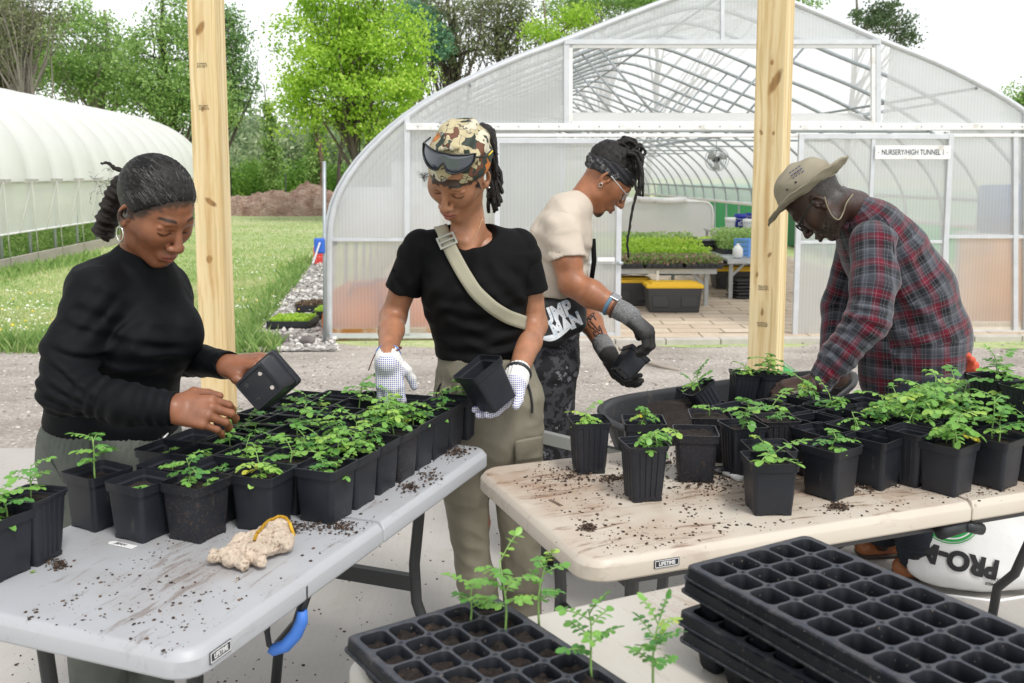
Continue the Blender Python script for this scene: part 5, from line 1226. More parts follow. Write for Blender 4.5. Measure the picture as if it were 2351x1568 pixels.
def pot(label, x, y, z, rz, kind='smooth', seed_=None, soil=.6, mud=0, group=None, rot=None, sc=1.0, sd=1.0, sway=0):
    me, H_, T_, hw = POTS[kind, mud]; t = thing('nursery_pot', label, 'pot', (x, y, z), rz, group)
    if rot is not None: t.rotation_euler = rot
    t.scale = (sc, sc, sc)
    link('pot_body', me, t)
    if soil:
        s = link('soil', SOILS[pot_n[0] % 3] if kind == 'smooth' else SOIL_R, t); zz = H_*soil; k = (hw(zz)-.003)/(.0425 if kind == 'smooth' else .0355); s.location = (0, 0, zz); s.scale = (k, k, 1)
        if seed_:
            for j, q in enumerate(seed_.split('+')):
                e = link('seedling', SEED[q], t); e.location = ((.018 if j else -.004)*(1 if len(seed_) > 3 else .3), (.014 if j % 2 else -.012)*(1 if len(seed_) > 3 else .3), zz); e.rotation_euler = (0, 0, pot_n[0]*1.9+j*2); e.scale = (sd*(.74+.44*((pot_n[0]*37+j*11) % 10)/10),)*3
    pot_n[0] += 1; return t
ordn = ['front', 'second', 'third', 'fourth', 'fifth', 'sixth', 'back']
coln = ['right edge column', 'second column from the right', 'middle column', 'second column from the left', 'left edge column']
angG = math.atan2(nG[1], nG[0])
front = [((764, 1084), (672, 1074), (819, 1054), 'm1+b0', 'widest looking black pot at the near right corner of the grey table'),
         ((612, 1092), None, None, 'm6+m2', ''), ((0, 0), None, None, '', '')]
def ctr(l, r, h=.116):  # pot centre from its left and right rim corners
    a, b = G(l[0], l[1], TT+h), G(r[0], r[1], TT+h); return (a+b)[:2]/2
cs5 = lambda x, y: (x*.4504, 862+y*.4504)
P5 = ctr((672, 1074), (819, 1054)); P4 = ctr(cs5(1185, 495), cs5(1492, 468)); P3 = ctr(cs5(822, 545), cs5(1172, 508)); P2 = ctr(cs5(577, 530), cs5(870, 518)); P1 = ctr(cs5(315, 490), cs5(672, 465))
for (c, a, sdd, mud, lab) in ((P5, -22, 'm1+m4', 0, 'black pot at the near right corner of the grey block, bushy seedling'), (P4, -19, 'b0', 0, 'black pot with a broad leaved seedling, second from right in the grey table front row'),
        (P3, -24, 'm7+t1', 1, 'muddy sided pot in the middle of the front row, behind the cream glove'), (P2, -27, 't0', 0, 'pot with one tiny sprout, left of the muddy sided pot'), (P1, -31, 'm3', 0, 'pot at the front left corner of the grey table block, deep green seedling')):
    pot(lab, c[0], c[1], TT, R_(a), 'smooth', sdd, .80 if mud else .78, mud, 'square pots on the grey table')
spec = {(1, 0): 'b1+b3', (1, 1): 'm8', (1, 2): 't2', (1, 3): 't3', (2, 0): 'b4', (2, 1): 'm5+m9', (2, 2): 'm9', (2, 3): 't1', (2, 4): 't0', (3, 0): None, (3, 1): 'b5', (3, 2): 'm2', (3, 3): 'm6', (3, 4): 'm0',
        (4, 0): 'b2+b4', (4, 1): 'm4', (4, 2): 'm7', (4, 3): 'm1', (5, 0): 'm5', (5, 1): 'b1+m8', (5, 2): 'm9', (5, 3): 't2+t3', (6, 0): 'm7', (6, 1): 'm6', (6, 2): 'm3', (6, 3): 'm0', (6, 4): 't1', (7, 0): 'm5', (5, 4): 'm4', (4, 4): 't2', (1, 4): 't1'}
desc = ['a sprout just showing', 'fine round leaves', 'a leafy seedling', 'dark soil and small leaves', 'two seedlings', 'a bright green seedling']
cols = [(0, [1, 2, 3, 4, 5, 6], ['b1+b3', 'b4', 'b3', 'b2+b4', 'm5', 'm7']), (.95, [.22, 1.2, 2.18, 3.15, 4.12, 5.1, 6.05], ['m8', 'm5+m9', 'b5', 'm4', 'b1+m8', 'm6', None]),
        (1.92, [-.80, .17, 1.15, 2.13, 3.1, 4.08, 5.05, 6.0], ['t2', 'm9', 'm2', 'm7', 'm9', None, 'm3', 'm5']), (2.87, [-1.07, -.1, .87, 1.85, 2.83, 3.8, 4.78, 5.7], ['t3', 't1', 'm6', 'm1', 't2+t3', None, 'm4', 't0']),
        (3.72, [-.15, .83], ['t1', 't0']), (3.58, [2.5, 3.46, 4.42, 5.35], ['m4', 't2', 't3', 'm0'])]
cnm = ['right edge column', 'second column from the right', 'middle column', 'fourth column from the right', 'left edge column, near part', 'left edge column, far part']
onm = ['first', 'second', 'third', 'fourth', 'fifth', 'sixth', 'seventh', 'eighth', 'ninth']
for ci, (i, js, sds) in enumerate(cols):
    for q, (j, s_) in enumerate(zip(js, sds)):
        rr = random.Random(int(i*100)+q); off = A3(P5)+dG[:2]*(j*.0975)+nG[:2]*(i*.1085)
        pot('%s pot of the %s on the grey table' % (onm[q+(1 if ci < 4 else 0)], cnm[ci]), off[0]+rr.gauss(0, .0015), off[1]+rr.gauss(0, .0015), TT, angG+R_(rr.gauss(0, 2)), 'smooth', s_, .70+.12*rr.random(), 1 if (ci, q) in ((0, 2),) else 0, 'square pots on the grey table')
off = A3(P5)+dG[:2]*.68+nG[:2]*-.012; pot('ribbed pot at the far right corner of the grey table block', off[0], off[1], TT, angG, 'ribbed', 'm2', .8, 0, 'square pots on the grey table')
# two pots at the left edge of the frame
c = ctr((-80, 1184), (56, 1162), .116); pot('smooth pot cut by the left photo edge, nearest the camera', c[0], c[1]-.005, TT, R_(-22), 'smooth', 'm4+m1', .85, 0, 'pots at the left end of the grey table')
c = ctr((8, 1135), (138, 1128), .128); pot('ribbed pot beside the left photo edge with a thin upright seedling', c[0], c[1], TT, R_(-14), 'ribbed', 'm3', .85, 0, 'pots at the left end of the grey table')
# cream table pots: rim centre pixel, rotation, kind, seedlings, soil level, mud, label
WP = [(1353, 962, 8, 'ribbed', 'b0', .82, 0, 'ribbed pot with upright glossy seedling standing at the left rear table corner'),
 (1478, 1014, 12, 'ribbed', 'w1+w0', .8, 0, 'ribbed pot standing forward alone, seedling leaning left'),
 (1478, 963, -2, 'smooth', 'w2', .75, 0, 'wide black pot behind the forward ribbed pot'),
 (1597, 988, -6, 'smooth', None, .88, 1, 'pot brim full of soil with no plant, near the trowel'),
 (1630, 950, -5, 'smooth', 't3', .92, 1, 'brown muddy pot with one tiny leaf, behind the plantless pot'),
 (1705, 972, 14, 'ribbed', 'm2', .85, 0, 'ribbed pot with round leaved seedling behind the white handled trowel'),
 (1783, 958, 6, 'ribbed', 't2+t0', .9, 1, 'ribbed pot right of the trowel pot, small sprout in dark soil'),
 (1765, 1022, 3, 'smooth', 'w0', .8, 0, 'pot mostly hidden behind the frontmost pot'),
 (1767, 1050, 2, 'smooth', 'm8', .84, 0, 'frontmost black pot on the cream table, turned square to the camera'),
 (1908, 1020, 38, 'smooth', 'm1', .78, 0, 'pot with single upright seedling, first right of the frontmost pot'),
 (1886, 984, 32, 'smooth', None, .6, 0, 'empty looking pot behind the single upright seedling'),
 (2010, 1000, 42, 'smooth', None, .55, 0, 'large empty pot, corner toward the camera, on the cream table'),
 (1965, 975, 38, 'smooth', 'w1', .7, 0, 'pot with sprawling sprout behind the large empty corner facing pot'),
 (2094, 985, 40, 'ribbed', None, .7, 0, 'narrow pot wedged left of the yellow leaved plant pot'),
 (2178, 1012, 38, 'smooth', 'b2+b1', .85, 0, 'pot with a yellowing drooping leaf, behind the table seam'),
 (2285, 1000, 38, 'smooth', 'm9+m3', .85, 0, 'pot right of the yellow leaved one, at the right table end'),
 (2350, 985, 38, 'smooth', 'm5', .85, 0, 'pot cut by the right photo edge in the front row')]
angW = R_(30)
for (x, y, a, kd, s_, so, mu, lab) in WP:
    c = G(x, y, TT+(.116 if kd == 'smooth' else .128)); pot(lab, c[0], c[1], TT, R_(a), kd, s_, so, mu, 'black pots on the cream table', sd=1.15)
BK = [(1696, 934, None, 'just right of the brown muddy pot, in the third row'), (1763, 928, 'm8', 'behind the ribbed trowel side pot'), (1819, 918, None, 'nearest the bare hand at the tub'), (1811, 941, None, 'second row, left of centre'), (1870, 956, None, 'directly behind the single upright seedling pot pair'),
      (1932, 948, None, 'second row middle, empty and dark'), (1905, 928, 'm6+w1', 'third row middle with sprawling vine'), (1869, 910, 'w2', 'rear row under the plaid cuff'), (1990, 912, None, 'rear row below the man\'s belt'), (2031, 962, 'b4+m4', 'second row with tall pale leaves, left of centre right'),
      (1990, 938, 'w1+w0', 'third row with curled wispy leaves'), (2094, 966, 'b5', 'second row behind the narrow wedge pot'), (2058, 930, 'b0+m9', 'third row with bright crowded leaves'), (2125, 914, 'b3+b1', 'rear row beneath the orange glove'), (2150, 946, 'b1+b4', 'third row behind the yellowing plant'),
      (2215, 932, 'm5+m2', 'rear row left of the far right pair'), (2234, 962, 'm7', 'second row right of the yellowing plant'), (2290, 940, 'm3+m8', 'third row below the far right pair'), (2335, 962, 'b2', 'second row at the photo edge')]
for (x, y, s_, nm) in BK:
    c = G(x, y, TT+.116); rr = random.Random(x); pot('pot on the cream table, '+nm, c[0], c[1], TT, R_(34+rr.gauss(0, 3)), 'smooth', s_, .68+.1*rr.random(), 0, 'black pots on the cream table', sd=1.25)
for x, y, s_, lab in ((2285, 872, 'm2+m6', 'ribbed pot with feathery seedling, left of the two at the far right'), (2362, 895, 'b1+m5', 'ribbed pot at the far right photo edge, nearer of the two')):
    c = G(x, y, TT+.19); pot(lab, c[0], c[1], TT+.06, R_(20), 'ribbed', s_, .85, 0, 'ribbed pots at the far right', sc=1.1)
c = G(2330, 905, TT+.12); MB_ = MB(); MB_.box((c[0]+.06, c[1]+.06, TT+.028), (.36, .26, .05), R_(22)); tagp(MB_.build('upturned_tray', m_blk, bevel=.01), 'low upturned black tray under the two far right pots', 'tray')
# ------------------------------------------------------------ wheelbarrow tub of soil behind the cream table
wb = thing('wheelbarrow', 'black plastic wheelbarrow tub half full of dark potting soil', 'wheelbarrow', (.68, 3.02, 0))
m_tub = simple('tub_plastic', (.040, .042, .046), .45, var=.2, dirt=(.14, .11, .09), dscale=7, dthr=.6)
TZ = .71; rim = [G(x, y, TZ) for x, y in ((1378, 948), (1372, 932), (1385, 920), (1420, 908), (1540, 890), (1660, 872), (1800, 856), (1930, 846), (1965, 850), (1965, 875), (1900, 925), (1700, 975), (1560, 1000), (1440, 985))]
cen = np.mean(rim, 0)
def rl(k, z_, n=56):
    r_ = np.array(rim+[rim[0]]); s_ = np.r_[0, np.cumsum(np.linalg.norm(np.diff(r_, axis=0), axis=1))]; tt = np.linspace(0, s_[-1], n+1)[:-1]
    q = np.stack([np.interp(tt, s_, r_[:, a]) for a in range(3)], 1)
    for _ in range(3): q = (np.roll(q, 1, 0)+2*q+np.roll(q, -1, 0))/4
    q = cen+(q-cen)*k; q[:, 2] = z_; return [tuple(p) for p in q]
mb = MB(); slab_rings(mb, [rl(.62, TZ-.27), rl(.80, TZ-.24), rl(.90, TZ-.12), rl(.985, TZ-.02), rl(1.02, TZ-.018), rl(1.03, TZ-.006), rl(1.02, TZ), rl(.985, TZ-.002), rl(.965, TZ-.02), rl(.88, TZ-.13), rl(.78, TZ-.235)], 0, True, True); mb.build('tub', m_tub, wb, world=True)
V = []; q = rl(.93, TZ-.085); n_ = len(q); V = [tuple(cen+[0, 0, -.05])]
for k in (.25, .5, .75, 1.0): 
    for p in q: P_ = cen+(A3(p)-cen)*k; V.append((P_[0], P_[1], TZ-.085+.06*(1-k*k)-.03*math.sin(P_[0]*9)))
V = np.array(V); V[:, 2] += .018*vnoise(V*[1, 1, 0], 22)+.012*vnoise(V*[1, 1, 0], 60); F = [(0, 1+i, 1+(i+1) % n_) for i in range(n_)]; me = bpy.data.meshes.new('soil_fill'); me.from_pydata([tuple(v) for v in V], [], F+[(1+k*n_+i, 1+(k+1)*n_+i, 1+(k+1)*n_+(i+1) % n_, 1+k*n_+(i+1) % n_) for k in range(3) for i in range(n_)]); me.materials.append(m_soilp); o = link('soil_fill', me, wb, True)
p = [G(1250, 1022, .60), G(1330, 1040, .55)]
MB().bar(tuple(W(1235, 1000, 2.98)), tuple(W(1560, 1078, 2.92)), .03, .036).build('handle_beam', simple('grey_steel_channel', (.35, .36, .34), .5, .4), wb, world=True)
MB().bar((1.1, 3.3, .5), (.9, 3.0, .02), .03, .03).build('support_leg', m_leg2, wb, world=True); MB().bar((.55, 3.2, .5), (.5, 3.1, .02), .03, .03).build('support_leg', m_leg2, wb, world=True)
_w = MB().lathe((1.19, 3.62, .17), [(.10, -.02), (.125, -.035), (.165, -.035), (.175, -.02), (.178, 0), (.175, .02), (.165, .035), (.125, .035), (.10, .02)], 32, M=Matrix.Rotation(R_(90), 4, 'X')).build('wheel', m_blk, wb, world=True); MB().lathe((1.19, 3.62, .17), [(0, -.03), (.03, -.03), (.035, -.012), (.09, -.012), (.112, -.03), (.112, .03), (0, .03)], 28, M=Matrix.Rotation(R_(90), 4, 'X')).build('rim', simple('grey_rim', (.45, .45, .44), .5), _w, world=True)
# pots tipped into the tub
for (x, y, z_, rot, kd, s_, lab) in ((1612, 938, .70, (.9, .5, .4), 'ribbed', None, 'pale edged ribbed pot lying on its side at the tub rim'), (1650, 905, .70, (-.15, -.55, .3), 'ribbed', 'm2', 'ribbed pot leaning left in the tub'),
        (1700, 885, .71, (0, .12, .1), 'ribbed', 'b1', 'ribbed pot upright in the tub with a bright feathery seedling'), (1752, 878, .72, (0, .15, .6), 'smooth', 'b3+m1', 'ribbed pot in the tub in front of the pine post'),
        (1745, 905, .72, (.3, 1.2, .2), 'ribbed', None, 'muddy ribbed pot lying flat beside the bare hand'), (1800, 890, .69, (.1, -.1, .1), 'smooth', 'm0', 'low pot in the tub left of the bare hand'), (1560, 925, .63, (.3, .2, .7), 'ribbed', 'w2', 'pot sunk in the tub soil with a trailing seedling')):
    c = G(x, y+25, z_-.0); pot(lab, c[0], c[1], z_-.045, 0, kd, s_, .85, 1 if 'muddy' in lab else 0, 'loose pots in the wheelbarrow tub', rot=rot)

# ------------------------------------------------------------ cell trays in the foreground
def cell_tray(label, cn_, ang, z0, nx=5, ny=10, wd=.275, ln=.54, soil=True, tilt=(0, 0), hole_seed=1, wells=True):
    t = thing('cell_tray', label, 'plant tray', (cn_[0], cn_[1], z0), ang, 'black cell trays on the front table'); t.rotation_euler = (tilt[0], tilt[1], ang)
    H_ = .058; mb = MB(); px_ = (wd-.022)/nx; py_ = (ln-.022)/ny; V, F = [], []
    nseg = 6
    for i in range(nx):
        for j in range(ny):
            cx, cy = -wd/2+.011+px_*(i+.5), -ln/2+.011+py_*(j+.5)
            hx, hy = px_/2, py_/2; o_ = .0022; L0 = []
            def lp(a, b, r, z_): return [(cx+x, cy+y, z_) for x, y in rrect(-a, a, -b, b, r, nseg)]
            sq = [(cx+max(-hx, min(hx, x)), cy+max(-hy, min(hy, y)), H_) for x, y in rrect(-hx, hx, -hy, hy, .0003, nseg)]
            loops = [sq, lp(hx-o_, hy-o_, .0105, H_), lp(hx-o_-.0010, hy-o_-.0010, .0100, H_-.0014)]
            loops += [lp(hx-o_-.003, hy-o_-.003, .0095, H_-.02), lp(hx-.010, hy-.010, .006, .008)] if wells else [lp(hx-o_-.003, hy-o_-.003, .0095, H_-.02)]
            slab_rings(mb, loops, 0, True, False)
    o1 = [(x, y, H_-.0002) for x, y in rrect(-wd/2+.0112, wd/2-.0112, -ln/2+.0112, ln/2-.0112, .0005, 6)]
    slab_rings(mb, [o1, [(x, y, H_) for x, y in rrect(-wd/2+.003, wd/2-.003, -ln/2+.003, ln/2-.003, .012, 6)], [(x, y, H_-.002) for x, y in rrect(-wd/2, wd/2, -ln/2, ln/2, .014, 6)],
        [(x, y, H_-.016) for x, y in rrect(-wd/2-.001, wd/2+.001, -ln/2-.001, ln/2+.001, .014, 6)], [(x, y, H_-.017) for x, y in rrect(-wd/2-.004, wd/2+.004, -ln/2-.004, ln/2+.004, .014, 6)], [(x, y, H_-.019) for x, y in rrect(-wd/2-.004, wd/2+.004, -ln/2-.004, ln/2+.004, .014, 6)], [(x, y, H_-.018) for x, y in rrect(-wd/2+.004, wd/2-.004, -ln/2+.004, ln/2-.004, .014, 6)]], 0, False, False)
    # cell bodies hang below the rim
    for i in range(nx):
        for j in range(ny):
            if 0 < i < nx-1 and 0 < j < ny-1: continue
            cx, cy = -wd/2+.011+px_*(i+.5), -ln/2+.011+py_*(j+.5)
            slab_rings(mb, [[(cx+x, cy+y, 0) for x, y in rrect(-px_/2+.012, px_/2-.012, -py_/2+.012, py_/2-.012, .004, 4)], [(cx+x, cy+y, .006) for x, y in rrect(-px_/2+.009, px_/2-.009, -py_/2+.009, py_/2-.009, .006, 4)], [(cx+x, cy+y, H_-.018) for x, y in rrect(-px_/2+.004, px_/2-.004, -py_/2+.004, py_/2-.004, .008, 4)]], 0, False, True)
    if wells:
        hb_ = mb
        for i in range(1, nx):
            for j in range(1, ny): hb_.lathe((-wd/2+.011+px_*i, -ln/2+.011+py_*j, H_), [(.0034, .0), (.0030, .0009), (.0021, .0009), (.0019, -.001), (0, -.001)], 8)
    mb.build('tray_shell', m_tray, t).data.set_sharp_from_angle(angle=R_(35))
    if soil:
        V, F, q = [], [], 0
        for i in range(nx):
            for j in range(ny):
                cx, cy = -wd/2+.011+px_*(i+.5), -ln/2+.011+py_*(j+.5); n = 9
                for b in range(n):
                    for a in range(n): V.append((cx+(a/(n-1)*2-1)*(px_/2-.0045), cy+(b/(n-1)*2-1)*(py_/2-.0045), H_-.013))
                F += [(q+b*n+a, q+b*n+a+1, q+(b+1)*n+a+1, q+(b+1)*n+a) for a in range(n-1) for b in range(n-1)]; q += n*n
        V = np.array(V); V[:, 2] += .005*vnoise(V, 110)+.0045*vnoise(V, 48)+.002*vnoise(V, 260); link('soil', mesh_np('soil', V, F, m_soilc, False), t)
    return t, px_, py_
def mat_tray():
    m, nt, out = nodes('cell_tray_plastic'); tc = tcoord(nt); c = ramp_(nt, noise_(nt, tc, 14, 4), [(.3, (.006, .007, .010)), (.7, (.012, .014, .019))])
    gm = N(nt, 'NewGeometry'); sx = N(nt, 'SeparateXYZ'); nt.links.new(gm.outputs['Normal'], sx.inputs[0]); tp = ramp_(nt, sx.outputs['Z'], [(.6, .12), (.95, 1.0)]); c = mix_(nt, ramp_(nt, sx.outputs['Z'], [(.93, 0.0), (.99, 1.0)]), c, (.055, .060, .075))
    c = mix_(nt, math_(nt, 'MULTIPLY', tp, ramp_(nt, noise_(nt, tc, 38, 8, .75), [(.46, 0.0), (.64, .5)])), c, (.12, .11, .105)); sp = noise_(nt, tc, 170, 2); c = mix_(nt, ramp_(nt, sp, [(.69, 0.0), (.73, .7)]), c, (.19, .15, .12))
    finish(nt, out, c, ramp_(nt, noise_(nt, tc, 20, 4), [(.3, .36), (.7, .55)]), spec=.22, bump=noise_(nt, tc, 60, 3), bstr=.08, bdist=.002); return m
m_tray = mat_tray()
m_soilc = simple('cell_soil', (.018, .011, .008), .85, var=.7, vscale=150, bump=1, bscale=170, bdist=.006, dirt=(.13, .07, .04), dscale=75, dthr=.60)
a, b, c_ = G(787, 1446, TT+.058), G(1133, 1380, TT+.058), G(1483, 1572, TT+.058)
xs3 = nz(b-a); ys3 = np.array([xs3[1], -xs3[0], 0]); ang1 = math.atan2(-ys3[1], -ys3[0])-math.pi/2
def tpose(x, y, deg): e = R_(deg); return np.array([x, y, 0])+np.array([math.sin(e), -math.cos(e), 0])*.27, e
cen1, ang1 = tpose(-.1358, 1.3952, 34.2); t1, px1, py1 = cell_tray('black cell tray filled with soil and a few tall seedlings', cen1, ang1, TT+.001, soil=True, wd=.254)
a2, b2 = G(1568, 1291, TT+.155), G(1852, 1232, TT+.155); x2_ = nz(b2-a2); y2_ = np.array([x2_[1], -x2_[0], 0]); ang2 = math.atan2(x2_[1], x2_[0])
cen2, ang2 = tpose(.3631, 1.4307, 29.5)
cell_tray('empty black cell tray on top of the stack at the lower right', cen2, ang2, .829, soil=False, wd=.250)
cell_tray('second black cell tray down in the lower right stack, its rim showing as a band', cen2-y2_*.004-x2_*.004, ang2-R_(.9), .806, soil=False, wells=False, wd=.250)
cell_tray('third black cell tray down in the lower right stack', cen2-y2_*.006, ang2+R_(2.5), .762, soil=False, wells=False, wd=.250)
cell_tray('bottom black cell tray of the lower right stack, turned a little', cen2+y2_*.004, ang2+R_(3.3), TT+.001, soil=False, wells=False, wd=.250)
def tall(label, px, py, topy, seed, nleaf, sz, lean, leanto=None, tone=.5, Z=TT+.047, sc=1):
    p = G(px, py, Z); h = None
    k = FPX/p[1]; h = (py-topy)/k*1.02; me = seedling(seed, h, nleaf, sz, lean, tone, .15, wide=.85)
    o = link('tall_seedling', me); o.location = p
    if leanto is not None: o.rotation_euler = (0, 0, leanto)
    tagp(o, label, 'seedling'); return o
tall('slim seedling in the soil tray, left of the tallest one', 1080, 1438, 1330, 201, 5, .013, .06, tone=.55)
tall('tallest seedling in the soil tray, thick pale stem', 1160, 1465, 1268, 207, 8, .0145, .05, tone=.55)
tall('wispy seedling standing at the back right of the soil tray', 1235, 1440, 1280, 203, 8, .012, .14, tone=.45)
tall('seedling near the right edge of the soil tray, leaning leaves', 1360, 1560, 1384, 211, 7, .0135, .08, tone=.52)
tall('foremost bushy seedling at the bottom edge of the photo', 1495, 1600, 1400, 215, 11, .0115, .10, tone=.42, Z=TT+.06)

# ------------------------------------------------------------ soil crumbs, glove, tag, trowel, bag
m_crumb = mat_var('soil_crumbs', [(0, (.02, .012, .008)), (.7, (.06, .036, .024)), (1, (.14, .085, .055))])
def crumb_fn(spots, spread, fr, z_):
    def fn():
        if rnd.random() < fr:
            s = rnd.choice(spots); p = G(s[0]+rnd.gauss(0, s[2]), s[1]+rnd.gauss(0, s[3]), z_)
        else:
            while True:
                u_, v_ = rnd.uniform(0, 1), rnd.uniform(0, 1); p = spread(u_, v_)
                if vnoise(np.array([[p[0], p[1], 0]]), 7, 4)[0] > rnd.uniform(-.8, .6): break
            return p[0], p[1], z_
        return p[0], p[1], z_+abs(rnd.gauss(0, .0028))
    return fn
sp1 = [(720, 1212, 38, 7), (790, 1212, 22, 8), (1040, 1042, 16, 5), (985, 1095, 16, 8), (135, 1298, 12, 6), (660, 1215, 18, 6), (1050, 1036, 12, 4), (940, 1120, 12, 6), (590, 1205, 20, 7)]
o = stones('soil_crumbs', 2600, crumb_fn(sp1, lambda u_, v_: A_+dG*(u_*LG)+nG*(.03+v_*.33), .62, TT), .0006, .0040, m_crumb); tagp(o, 'dark soil crumbs scattered over the grey table', 'soil')
sp2_ = [(1408, 1100, 14, 4), (1350, 1213, 8, 3), (1700, 1085, 30, 10), (1980, 1110, 35, 12), (2130, 1085, 40, 14), (1620, 1110, 45, 14), (1520, 1060, 40, 10), (1890, 1060, 50, 20), (1300, 1090, 40, 14), (2200, 1060, 60, 30), (1925, 1165, 12, 4), (2000, 1120, 8, 4)]
o = stones('soil_crumbs', 6500, crumb_fn(sp2_, lambda u_, v_: C_+dW*(.05+u_*1.3)+nW*(.02+v_*.55), .6, TT), .0006, .0042, m_crumb); tagp(o, 'dark soil crumbs scattered over the cream table', 'soil')
def fl_(): 
    p = G(rnd.uniform(560, 1560), rnd.uniform(1180, 1640), 0) if rnd.random() < .8 else G(rnd.uniform(0, 600), rnd.uniform(1500, 1600), 0); return p[0], p[1], 0
o = stones('floor_crumbs', 800, fl_, .001, .0055, m_crumb); tagp(o, 'soil specks scattered on the concrete below the tables', 'soil')
def leaf_bit(px, py, lab, z_=TT):
    p = G(px, py, z_+.002); me = mesh_np('fallen_leaflet', [(0, 0, 0), (.006, .004, .001), (.012, 0, .0015), (.006, -.004, .001)], [(0, 1, 2, 3)], m_lf_lime, True, {'v': [.5]*4}); o = link('fallen_leaflet', me); o.location = p; s_ = o.modifiers.new('s', 'SOLIDIFY'); s_.thickness = .0006; tagp(o, lab, 'leaf')
leaf_bit(68, 1313, 'fallen green leaflet by the left edge pots')
# glove: crumpled cotton glove with yellow banded cuff
gp = G(572, 1285, TT); ga = R_(18)
def gl(x, y, z): return np.array([gp[0]+(x*math.cos(ga)-y*math.sin(ga))*1.22, gp[1]+(x*math.sin(ga)+y*math.cos(ga))*1.22, TT+z*1.1])
pr_g = [ell(gl(0, 0, .018), (.042, .034, .020), k=.012), cap(gl(.02, .02, .02), gl(.045, .035, .026), .021, .025, k=.012), cap(gl(-.03, -.018, .014), gl(-.008, -.045, .012), .015, .012, k=.01), cap(gl(-.02, .0, .018), gl(-.052, -.008, .014), .014, .011, k=.008), cap(gl(-.035, -.008, .016), gl(-.05, .012, .014), .012, .011, k=.006), cap(gl(.0, -.02, .016), gl(.015, -.042, .012), .014, .012, k=.008), cap(gl(.03, .0, .02), gl(.05, .01, .022), .020, .024, k=.008), cap(gl(.022, .024, .035), gl(.052, .030, .040), .016, .019, k=.008), cap(gl(-.012, .018, .028), gl(.012, .012, .034), .016, .015, k=.006), plane(gl(0, 0, .001), (0, 0, -1))]
V, Q = sdf_mesh(pr_g, .0022, lambda q: .006*np.abs(vnoise(q, 42))**.6-.0035+.004*np.abs(vnoise(q, 85, 3))**.6+.0012*vnoise(q, 210))
gt = thing('work_glove', 'crumpled dirty cream cotton glove with a yellow stitched cuff on the grey table', 'glove', tuple(gp))
m_cotton = simple('dirty_cotton', (.56, .46, .36), .95, var=.25, vscale=45, bump=.5, bscale=500, dirt=(.20, .12, .08), dscale=85, dthr=.53)
link('glove_body', mesh_np('glove_body', V, Q, m_cotton), gt, True)
mb = MB(); pts = []
for i in range(12):
    u_ = i/11; x_, y_ = .008+.062*u_, -.006+.040*math.sin(u_*2.6); q = gl(x_, y_, .12)
    while evalp(pr_g, q[None])[0] > .0015 and q[2] > TT: q = q-np.array([0, 0, .0015])
    pts.append(q); mb.tube([tuple(p) for p in pts], .0032, 8); mb.build('cuff_stitching', simple('yellow_thread', (.80, .48, .04), .8, bump=.6, bscale=700), gt, world=True)
MB().tube([tuple(G(x, y, TT+z_)) for x, y, z_ in ((545, 1322, .010), (546, 1330, .002), (540, 1337, .002))], .0009, 5).build('loose_thread', m_cotton, gt, world=True)
# plant label lying on the table
p = G(279, 1251, TT+.001); pe = G(316, 1259, TT+.001); M = frame(tuple(p), Vector(pe-p), Vector(np.cross([0, 0, 1], pe-p)))
tgp = thing('plant_label', 'white pointed plant label with pencilled writing on the grey table', 'plant label', tuple(p))
V = [M @ Vector(q) for q in ((-.034, 0, 0), (-.027, -.008, 0), (.034, -.008, 0), (.034, .008, 0), (-.027, .008, 0))]; V += [v+Vector((0, 0, .001)) for v in V]; mb = MB(); mb.add(V, [(4, 3, 2, 1, 0), (5, 6, 7, 8, 9)]+[(i, (i+1) % 5, 5+(i+1) % 5, 5+i) for i in range(5)], 0, False); mb.build('label_strip', m_white, tgp, world=True)
put_text('lettering', 'JEAN', .011, simple('pencil', (.15, .15, .16), .8), M @ Matrix.Translation((-.002, 0, .0016)), tgp, .0002, 1.1)
# trowel with white handle between the pots
tr = thing('trowel', 'small black scoop with a white handle lying among the cream table pots', 'trowel', tuple(G(1680, 1080, TT)))
MB().tube([tuple(G(x, y, TT+.008)) for x, y in ((1660, 1086), (1678, 1090), (1694, 1098), (1707, 1099))], [.004, .006, .008, .007], 10).build('handle', m_white, tr, world=True)
V, Q = sdf_mesh([ell(G(1668, 1079, TT+.010), (.045, .016, .010)), ell(G(1668, 1077, TT+.018), (.040, .012, .009), op='s', k=.003)], .002); link('scoop', mesh_np('scoop', V, Q, m_blk), tr, True)
